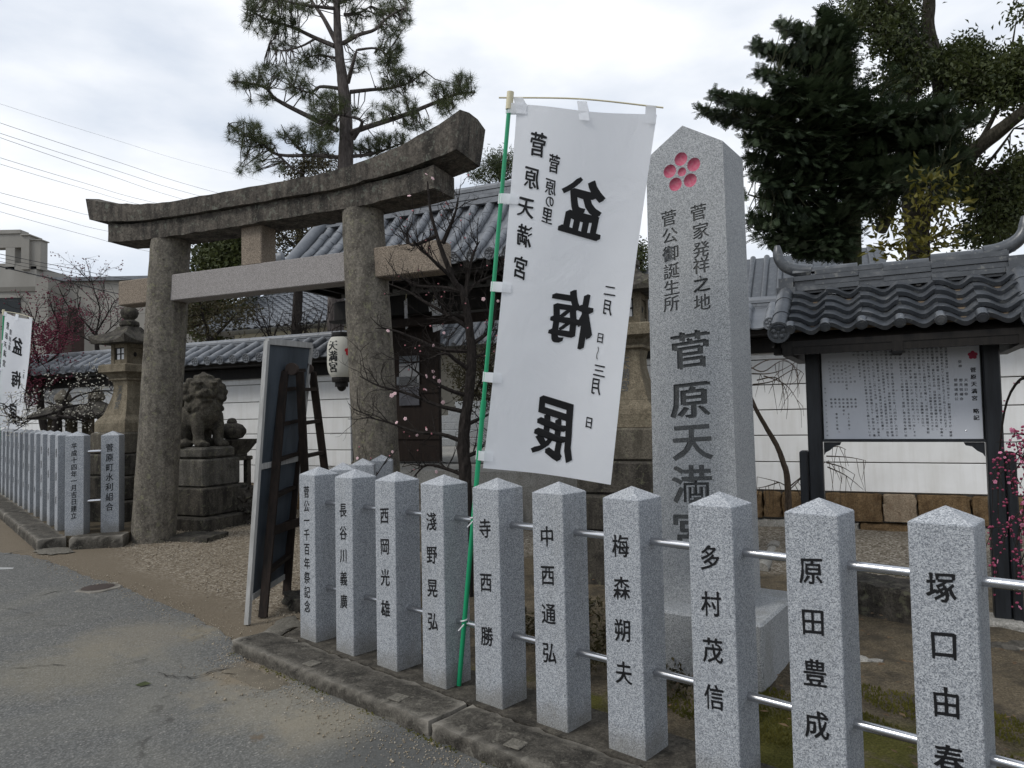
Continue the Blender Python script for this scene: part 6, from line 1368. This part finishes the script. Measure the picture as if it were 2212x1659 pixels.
# ---- yellow-green sapling in front of it
g = np.random.default_rng(33); YS = 9.2; base = at(*fz(1330, 1470), YS); base[2] = .9
sp_ = [([(1340, 1480, 0), (1345, 1300, 0), (1350, 1100, 0), (1355, 970, 0)], .016, .005), ([(1330, 1420, 0), (1230, 1330, .1), (1190, 1180, .1)], .010, .004), ([(1345, 1350, 0), (1420, 1220, -.1), (1460, 1080, -.1)], .010, .004), ([(1300, 1460, 0), (1120, 1420, .1), (1020, 1400, .1)], .010, .004), ([(1345, 1300, 0), (1270, 1180, 0), (1260, 1080, 0)], .008, .004), ([(1345, 1400, 0), (1480, 1340, 0), (1540, 1280, 0)], .01, .004)]
zs = [(1355, 1010, 45, 55, 6, 0), (1350, 1090, 70, 60, 11, 0), (1460, 1110, 50, 60, 9, -.1), (1410, 1200, 70, 60, 12, 0), (1260, 1200, 60, 60, 9, 0), (1210, 1320, 80, 50, 13, .1), (1300, 1400, 120, 60, 20, 0), (1450, 1350, 90, 60, 14, 0), (1060, 1410, 70, 50, 10, .1), (1190, 1440, 80, 30, 10, .1)]
zs = [(a, b, c, d, max(3, int(n * .55)), e) for a, b, c, d, n, e in zs]
YELM = leafmat('yellow_leaf', (.042, .052, .010), (.165, .14, .022), .32)
leafy('yellow_sapling', 'thin sapling with yellowish green leaves above the notice board roof', base, sp_, zs, t_leaves(8, .55, .22, 8, .5), (.19, .27), YELM, BARKD, g, Y=YS, cat='sapling', spread=.4, upw=.6, twig=.7, depth_sd=.10, tr=.004)
# ---- trees seen behind the torii, left, and further ones
g = np.random.default_rng(34); F0 = lambda x, y: (x, y)
GRNM = leafmat('green_leaf', (.024, .034, .010), (.085, .098, .028), .25); CEDM = leafmat('cedar_leaf', (.022, .022, .010), (.072, .058, .022), .2)
def bgtree(name, label, x, y, Y, pts, zones, tmpl, size, mat, bm=BARKD, gnd=.9, **kw):
    b_ = at(x, y, Y); b_[2] = gnd; leafy(name, label, b_, pts, zones, tmpl, size, mat, bm, g, Y=Y, conv=F0, **kw)
bgtree('evergreen_tree', 'rounded dark green evergreen behind the torii, left of its middle strut', 470, 760, 24, [([(470, 700, 0), (475, 600, 0), (478, 520, 0)], .22, .06), ([(472, 640, 0), (440, 580, 0), (428, 560, 0)], .08, .03), ([(475, 620, 0), (520, 560, 0), (540, 520, 0)], .08, .03)], [(475, 530, 48, 36, 190, 0), (520, 535, 40, 45, 150, 0), (450, 565, 38, 28, 110, 0), (520, 580, 60, 30, 120, 0), (460, 690, 60, 45, 150, .5), (540, 690, 50, 50, 120, .5), (430, 640, 40, 40, 80, 0)], t_leaves(12, .3, .14), (.42, .66), GRNM, spread=.7, depth_sd=.6)
bgtree('cedar_tree', 'brownish cedar with sky gaps between the strut and the right torii pillar', 640, 760, 21, [([(640, 740, 0), (645, 600, 0), (650, 430, 0), (655, 350, 0)], .2, .05), ([(645, 540, 0), (600, 500, 0), (560, 480, 0)], .05, .02), ([(646, 520, 0), (700, 490, 0), (720, 470, 0)], .05, .02), ([(646, 580, 0), (600, 560, 0)], .05, .02)], [(620, 500, 40, 25, 46, 0), (680, 500, 40, 50, 90, 0), (640, 560, 60, 16, 50, 0), (700, 540, 30, 40, 60, 0), (600, 540, 24, 20, 26, 0), (665, 360, 46, 16, 60, 0), (700, 352, 34, 12, 40, 0), (640, 378, 16, 8, 14, 0)], t_leaves(14, .26, .1), (.32, .5), CEDM, spread=.7, depth_sd=.5)
bgtree('far_pine', 'clipped pine top rising above the gate roof left of the banner', 1075, 760, 26, [([(1085, 600, 0), (1080, 420, 0), (1085, 350, 0)], .14, .05), ([(1080, 410, 0), (1040, 385, 0)], .05, .02), ([(1082, 390, 0), (1120, 380, 0)], .05, .02)], [(1085, 345, 34, 18, 80, 0), (1050, 375, 34, 16, 80, 0), (1100, 370, 30, 14, 60, 0), (1075, 358, 30, 14, 50, 0)], t_leaves(16, .34, .05, 9), (.30, .45), NEED, spread=.9, depth_sd=.4, group='pines')
bgtree('far_evergreen', 'small dark evergreen top between the banner and the monument', 1385, 760, 22, [([(1385, 700, 0), (1385, 540, 0)], .12, .04)], [(1384, 545, 16, 22, 50, 0), (1390, 570, 20, 20, 40, 0)], t_leaves(14, .3, .1), (.3, .42), GRNM, spread=.7, depth_sd=.4)
bgtree('hedge_tree', 'low dark green shrubbery between the left torii pillar and the hall', 450, 760, 16, [([(450, 740, 0), (440, 690, 0), (430, 640, 0)], .05, .02), ([(450, 740, 0), (500, 690, 0)], .05, .02)], [(430, 690, 50, 40, 70, 0), (500, 670, 50, 34, 60, 0), (420, 640, 34, 30, 50, 0)], t_leaves(12, .28, .1, 4), (.28, .42), CEDM, spread=.8, depth_sd=.4)
bgtree('courtyard_bush', 'dark bush glimpsed through the open gate', 1010, 900, 15.0, [([(1010, 880, 0), (1012, 820, 0)], .05, .02), ([(1010, 880, 0), (1050, 800, 0)], .04, .02)], [(1010, 800, 46, 40, 70, 0), (1060, 790, 50, 50, 80, 0), (1090, 840, 40, 50, 60, 0), (1030, 860, 40, 30, 40, 0)], t_leaves(12, .26, .1, 4), (.24, .36), CEDM, spread=.8, depth_sd=.3)
# ---- bare shrubs in front of the hall
for i, (x, lab) in enumerate(((640, 'bare twiggy shrub in front of the hall roof, left of the pine trunk'), (690, 'bare twiggy shrub beside the pine trunk, in front of the hall roof'), (590, 'low bare shrub at the left end of the hall roof'))):
    p = at(x, 745, 12.6); p[2] = .95; t_ = thing('bare_shrub', lab, 'shrub', p, 0, 'bare shrubs'); mb = MB(); top = at(x, 735, 12.6) - p
    mb.tube([(0, 0, 0), (0.02, 0, top[2] * .6), top], [.03, .025, .02], 6)
    for k_ in range(9): grow(mb, top - np.array([0, 0, g.uniform(0, .25)]), (g.normal() * .6, g.normal() * .4, 1), g.uniform(.45, .75), .012, 2, g, .3, .06)
    mb.build('branches', BARKD, t_)

# ---- plum beside the gate, nearly bare, a few pale flowers
BLO = {}
def blossom_mesh(name, petal, r=.011):
    b = MB()
    for i in range(5):
        a = i * 1.2566; b.ball((r * .75 * math.cos(a), r * .75 * math.sin(a), .002), (r * .62, r * .62, r * .28), 6, 4)
    b.ball((0, 0, r * .25), (r * .28, r * .28, r * .28), 5, 4); return b.data(name, petal, True)
PALEP = plain('pale_pink_petal', (.66, .46, .47), .7); ROSEP = plain('rose_petal', (.56, .20, .30), .7); WHITEPE = plain('white_petal', (.72, .70, .64), .7); REDP = plain('crimson_petal', (.20, .012, .035), .7)
BM_P = blossom_mesh('blossom', PALEP, .0115); BM_R = blossom_mesh('blossom', ROSEP, .0125)
bud = MB(); bud.ball((0, 0, 0), (.0085, .0085, .011), 7, 6); BUD_R = bud.data('bud', plain('rose_bud', (.27, .045, .095), .6), True); bud2 = MB(); bud2.ball((0, 0, 0), (.007, .007, .009), 6, 5); BUD_P = bud2.data('bud', plain('pink_bud', (.50, .20, .22), .7), True)
def flower(me, parent, p, g, s_=1.0):
    o = bpy.data.objects.new(me.name.split('.')[0], me); COL.objects.link(o); o.parent = parent; o.location = tuple(map(float, p)); o.rotation_euler = (g.uniform(.6, 2.0), g.uniform(-.6, .6), g.uniform(-1, 1)); o.scale = (s_,) * 3; return o
g = np.random.default_rng(41); YG = 5.75; base = at(*gp(545, 1700), YG); base[2] = .14
plum = thing('plum_tree', 'gnarled nearly bare plum tree with a few pale pink flowers beside the gate', 'tree', base, 0, 'plum trees'); tb = MB(); LG = lambda x, y, d=0: at(*gp(x, y), YG + d) - base
limb(tb, [np.zeros(3) - [0, 0, .1], LG(545, 1620), LG(535, 1420), LG(560, 1200), LG(580, 1000), LG(562, 800), LG(535, 650), LG(490, 590), LG(440, 470), LG(395, 340), LG(362, 200), LG(350, 70)], .058, .006, 9, 5, .12)
tb.v = tb.v
tips = []; mains = [[(562, 830), (470, 770), (330, 690), (250, 640), (150, 600)], [(578, 950), (420, 940), (300, 890), (170, 840), (80, 830)], [(525, 1260), (400, 1230), (250, 1170), (100, 1130), (0, 1080)], [(540, 1420), (420, 1380), (300, 1370), (150, 1320), (30, 1290)], [(540, 650), (600, 600), (680, 560), (740, 520)], [(585, 910), (680, 830), (705, 700)], [(430, 390), (480, 270), (510, 180)], [(400, 350), (270, 400), (240, 340)], [(560, 780), (500, 760), (440, 770)], [(555, 1330), (640, 1290), (700, 1260)], [(545, 1600), (480, 1570), (350, 1540), (280, 1600)], [(545, 1500), (640, 1470), (760, 1520)], [(520, 640), (430, 620), (300, 610), (200, 560)], [(470, 560), (380, 480), (280, 380)], [(545, 690), (560, 560), (590, 440), (620, 380)], [(575, 1050), (500, 1000), (440, 960), (330, 1000), (200, 1010)], [(555, 1180), (460, 1150), (330, 1080), (260, 1030)], [(560, 1000), (640, 960), (690, 900)]]
for pts in mains:
    dy = g.uniform(-.35, .35); n = len(pts); P_ = limb(tb, [LG(x, y, dy * i / n) for i, (x, y) in enumerate(pts)], .021, .0045, 6, 4, .08)
    for k_ in range(11):
        i = g.integers(2, len(P_) - 1); d = P_[i] - P_[i - 1]; d /= np.linalg.norm(d) + 1e-9; grow(tb, P_[i], d * .6 + g.normal(size=3) * .6 + np.array([0, 0, .35]), g.uniform(.10, .28), .0048, 2, g, .35, .10, 4, .7, tips)
tb.build('trunk', BARKD, plum)
fl = [(343, 33), (376, 55), (255, 145), (380, 920), (345, 1080), (385, 1085), (415, 1130), (340, 1150), (165, 1180), (180, 1170), (235, 1300), (190, 1320), (345, 1355), (295, 1385), (395, 1575), (145, 845), (640, 680), (715, 690), (435, 855), (430, 1215), (410, 1105), (380, 1055)]
for x, y in fl: flower(BM_P, plum, LG(x, y, -.12 + g.normal() * .05), g, g.uniform(.8, 1.25))
for i in g.choice(len(tips), 60, replace=False): flower(BUD_P, plum, tips[i][0], g, g.uniform(.7, 1.1))

# ---- weeping pink plum at the right edge
g = np.random.default_rng(42); YR = 3.75; base = at(2330, 1420, YR); base[2] = .12
wpl = thing('weeping_plum', 'weeping plum with rose pink buds hanging in at the right edge', 'tree', base, 0, 'plum trees'); tb = MB(); LR = lambda x, y, d=0: at(*z6(x, y), YR + d) - base
limb(tb, [np.zeros(3), LR(2330, 900), LR(2300, 500), LR(2260, 150), LR(2180, 0)], .05, .02, 8, 5, .06)
wl_ = [[(2260, 180), (2050, 180), (1930, 240), (1840, 195)], [(2280, 320), (2050, 290), (1930, 330), (1870, 380), (1800, 440), (1730, 520), (1715, 800)], [(2260, 250), (2000, 330), (1900, 450), (1850, 560), (1860, 660)], [(2300, 700), (2050, 740), (1900, 810), (1780, 870), (1680, 890)], [(2300, 480), (2100, 500), (1950, 620), (1930, 800), (1880, 1070), (1890, 1330)], [(2300, 800), (2000, 760), (1880, 800), (1810, 920), (1780, 1050), (1700, 1150)], [(2280, 300), (2020, 280), (1880, 290), (1740, 290)], [(2300, 520), (2060, 520), (1960, 700), (1900, 900), (1860, 1100)], [(2250, 150), (2100, 90), (2000, 120), (1950, 300), (1920, 420)], [(2280, 420), (2000, 420), (1840, 360), (1730, 420)], [(2300, 600), (2080, 600), (1990, 800), (1960, 1000), (1880, 1220), (1870, 1440)]]
for pts in wl_:
    dy = g.uniform(-.25, .25); P_ = limb(tb, [LR(x, y, dy) for x, y in pts], .006, .0018, 5, 6)
    nb_ = 17
    for k_ in range(nb_):
        i = g.integers(int(len(P_) * .42), len(P_)); p = P_[i] + g.normal(size=3) * .012
        flower(BUD_R if g.random() < .85 else BM_R, wpl, p, g, g.uniform(.45, .85))
    for k_ in range(3):
        i = g.integers(4, len(P_) - 2); q = P_[i]; e = q + np.array([g.normal() * .05, g.normal() * .05, -g.uniform(.08, .22)]); tb.tube([q, lerp(q, e, .5) + g.normal(size=3) * .01, e], [.002, .0018, .0012], 4, False)
        for m_ in range(4): flower(BUD_R, wpl, lerp(q, e, g.random()), g, g.uniform(.5, .9))
p0 = LR(2180, 0); pm = LR(2260, 150)
for k_ in range(9):       # the crown outside the picture
    a = math.radians(-75 + 20 * k_ + g.uniform(-6, 6)); R_ = g.uniform(.45, .75); q0 = lerp(p0, pm, g.random()); dv = np.array([math.cos(a), math.sin(a), 0])
    P_ = limb(tb, [q0, q0 + dv * R_ * .45 + [0, 0, .22], q0 + dv * R_ * .85 + [0, 0, .08], q0 + dv * R_ * 1.05 - [0, 0, .35], q0 + dv * R_ * 1.1 - [0, 0, .8]], .012, .002, 5, 5)
    for m_ in range(14): flower(BUD_R, wpl, P_[g.integers(6, len(P_))] + g.normal(size=3) * .012, g, g.uniform(.45, .85))
tb.build('branches', BARKD, wpl)
# ---- small bare weeping tree right of the monument
g = np.random.default_rng(43); YW = 6.9; base = at(*c5(205, 1410), YW); base[2] = .27
wt_ = thing('bare_weeping_tree', 'slender crooked bare tree with drooping twigs between monument and notice board', 'tree', base); tb = MB(); LW = lambda x, y, d=0: at(*c5(x, y), YW + d) - base
P_ = limb(tb, [np.zeros(3) - [0, 0, .05], LW(200, 1300), LW(180, 1210), LW(150, 1130), LW(80, 1010), LW(40, 930), LW(10, 830), LW(30, 760)], .034, .012, 8, 5, .08)
for pts in ([(30, 770), (90, 790), (180, 740), (260, 790)], [(30, 800), (110, 800), (180, 780), (280, 720)], [(40, 850), (130, 835), (230, 780), (275, 800)], [(30, 780), (100, 740), (180, 735), (230, 760)], [(60, 830), (150, 820), (200, 900), (195, 1010)], [(90, 810), (190, 850), (250, 930)], [(210, 1330), (160, 1300), (60, 1275)], [(215, 1330), (270, 1270), (300, 1190)], [(380, 1180), (480, 1185), (560, 1200)], [(380, 1210), (450, 1230), (510, 1265)], [(385, 1230), (470, 1270), (550, 1335)], [(380, 1145), (430, 1135), (470, 1150)], [(210, 1320), (300, 1250), (390, 1200)], [(160, 1300), (100, 1320), (40, 1330)]):
    Q = limb(tb, [LW(x, y, g.uniform(-.1, .1)) for x, y in pts], .007, .002, 4, 5)
    for k_ in range(4): i = g.integers(2, len(Q)); e = Q[i] + np.array([g.normal() * .05, g.normal() * .04, -g.uniform(.1, .35)]); tb.tube([Q[i], lerp(Q[i], e, .5) + g.normal(size=3) * .015, e], [.003, .0025, .0015], 4, False)
tb.build('trunk', bark('grey_bark', (.035, .027, .021), (.11, .085, .065), 2), wt_)

# ---- red plum and white plum behind the left fence
def bigplum(label, Y, basep, trunk, mains, n_twig, tw_len, petals, n_fl, size, seed, gnd=.35, grp='plum trees', zones=None):
    g = np.random.default_rng(seed); b_ = at(*basep, Y); b_[2] = gnd; t_ = thing('plum_tree', label, 'tree', b_, 0, grp); tb = MB(); L_ = lambda x, y, d=0: at(*zl(x, y), Y + d) - b_; tips = []
    limb(tb, [np.zeros(3)] + [L_(*p) for p in trunk], .09, .03, 8, 4, .1)
    for pts in mains:
        P_ = limb(tb, [L_(x, y, g.uniform(-.5, .5)) for x, y in pts], .020, .005, 5, 4)
        for k_ in range(n_twig): i = g.integers(2, len(P_)); d = P_[i] - P_[i - 2]; d /= np.linalg.norm(d) + 1e-9; grow(tb, P_[i], d * .7 + g.normal(size=3) * .6 + np.array([0, 0, .25]), g.uniform(*tw_len), .008, 2, g, .3, .06, 4, .7, tips)
    tb.build('trunk', BARKD, t_); idx = g.integers(0, len(tips), n_fl); T_ = np.array([tips[i][0] for i in idx]) + g.normal(size=(n_fl, 3)) * .03
    if zones:
        ex = []
        for cx, cy, rx, ry, n in zones:
            for _ in range(n): a = g.uniform(0, 6.28); q = g.random() ** .5; ex.append(L_(cx + rx * q * math.cos(a), cy + ry * q * math.sin(a), g.normal() * .35))
        T_ = np.vstack([T_, np.array(ex)])
    V, F = scatter(octv * np.array([1, 1, 1.2]), octf, rand_rot(len(T_), g), T_, g.uniform(size[0], size[1], len(T_))); kind(link('blossoms', mesh_np('blossoms', V, F, petals), t_), 'stuff')
REDM = leafmat('red_blossom', (.07, .008, .020), (.19, .028, .055), .2); WHM = leafmat('white_blossom', (.5, .47, .38), (.74, .71, .63), .2); DKR = leafmat('dusky_blossom', (.12, .035, .05), (.26, .10, .12), .2)
bigplum('red flowering plum tree behind the left banner and low lanterns', 12.9, (150, 960), [(330, 1560), (300, 1300), (330, 1100)], [[(330, 1200), (260, 1000), (240, 860), (260, 760)], [(330, 1120), (380, 960), (430, 830), (400, 700)], [(320, 1300), (240, 1250), (210, 1150), (230, 1050)], [(330, 1100), (450, 1000), (500, 900), (560, 850)], [(310, 1350), (280, 1280), (380, 1200), (470, 1180)], [(300, 1300), (220, 1320), (190, 1250)]], 12, (.2, .5), REDM, 900, (.012, .022), 51, zones=[(290, 870, 90, 90, 380), (400, 930, 110, 90, 320), (270, 1000, 100, 90, 260), (300, 1200, 140, 70, 420), (230, 1330, 70, 80, 260), (450, 1170, 110, 50, 160), (420, 800, 80, 70, 120), (520, 880, 80, 70, 90)])
bigplum('tall dusky plum with sparse red flowers above the left wall', 15.5, (165, 900), [(720, 1300), (720, 1000), (710, 850)], [[(715, 880), (600, 760), (500, 660), (440, 540), (415, 490)], [(715, 850), (740, 700), (700, 560), (680, 480)], [(715, 860), (800, 720), (850, 620)], [(715, 900), (640, 800), (580, 700), (600, 600)], [(720, 930), (800, 850), (870, 780)], [(710, 950), (620, 900), (520, 850)]], 8, (.35, .7), DKR, 700, (.012, .022), 52, gnd=.9)
bigplum('white flowering plum shrub with dark crooked branches behind the left fence', 10.3, (110, 1000), [(420, 1600), (430, 1500), (470, 1420)], [[(460, 1430), (350, 1380), (260, 1370), (200, 1440)], [(470, 1420), (560, 1340), (700, 1300), (850, 1290)], [(440, 1480), (560, 1500), (650, 1540), (690, 1600)], [(430, 1500), (300, 1480), (200, 1520), (120, 1560)], [(470, 1400), (520, 1280), (620, 1220), (760, 1200)], [(470, 1420), (640, 1400), (720, 1500)], [(440, 1450), (220, 1500), (60, 1470), (20, 1390)]], 7, (.15, .35), WHM, 620, (.009, .016), 53)
# small twiggy plum at the corner, tips showing above the return posts
g = np.random.default_rng(44); p = at(*c2(880, 1000), 6.0); p[2] = .14; t_ = thing('plum_sapling', 'small twiggy plum sapling behind the corner posts', 'sapling', p); tb = MB(); tips = []
tb.tube([(0, 0, -.05), (.02, 0, .5), (.0, 0, .98)], [.016, .013, .010], 6)
for k_ in range(7): grow(tb, (0, 0, g.uniform(.7, .98)), (g.normal() * .8 - .3, g.normal() * .5, .7), g.uniform(.2, .38), .006, 1, g, .3, .08, 4, .7, tips)
tb.build('branches', BARKD, t_)
for i in g.choice(len(tips), 10, replace=False): flower(BM_P if g.random() < .4 else BUD_P, t_, tips[i][0], g, .9)
# low leafy ground cover under the gate plum
g = np.random.default_rng(45); n = 700; u_ = g.uniform(.9, 3.4, n); o_ = g.uniform(.5, 1.6, n); pp = aF[None] + dR[None] * u_[:, None] * .9 - nO[None] * o_[:, None]; ok = (pp[:, 0] < .9); pp = pp[ok]
tv, tf = t_leaves(7, .5, .2, 12, .8); V, F = scatter(tv, tf, rand_rot(len(pp), g), np.column_stack([pp, .16 + g.uniform(0, .10, len(pp))]), g.uniform(.05, .10, len(pp)))
kind(tag(link('ground_cover', mesh_np('ground_cover', V, F, CEDM)), 'low dark leafy ground cover behind the middle posts', 'ground cover'), 'stuff')
# fallen petals and leaves on the ground near the fence
for i, (x, y, lab) in enumerate(((678, 1035, 'single fallen green leaf on the asphalt'),)):
    q = onground(*c8(x, y)); m_ = MB(); m_.add([(0, 0, .006), (.05, .02, .02), (.10, .0, .012), (.05, -.025, .008)], [(0, 1, 2, 3)]); o = m_.build('fallen_leaf', GRNM, None, False, q); tag(o, lab, 'leaf')
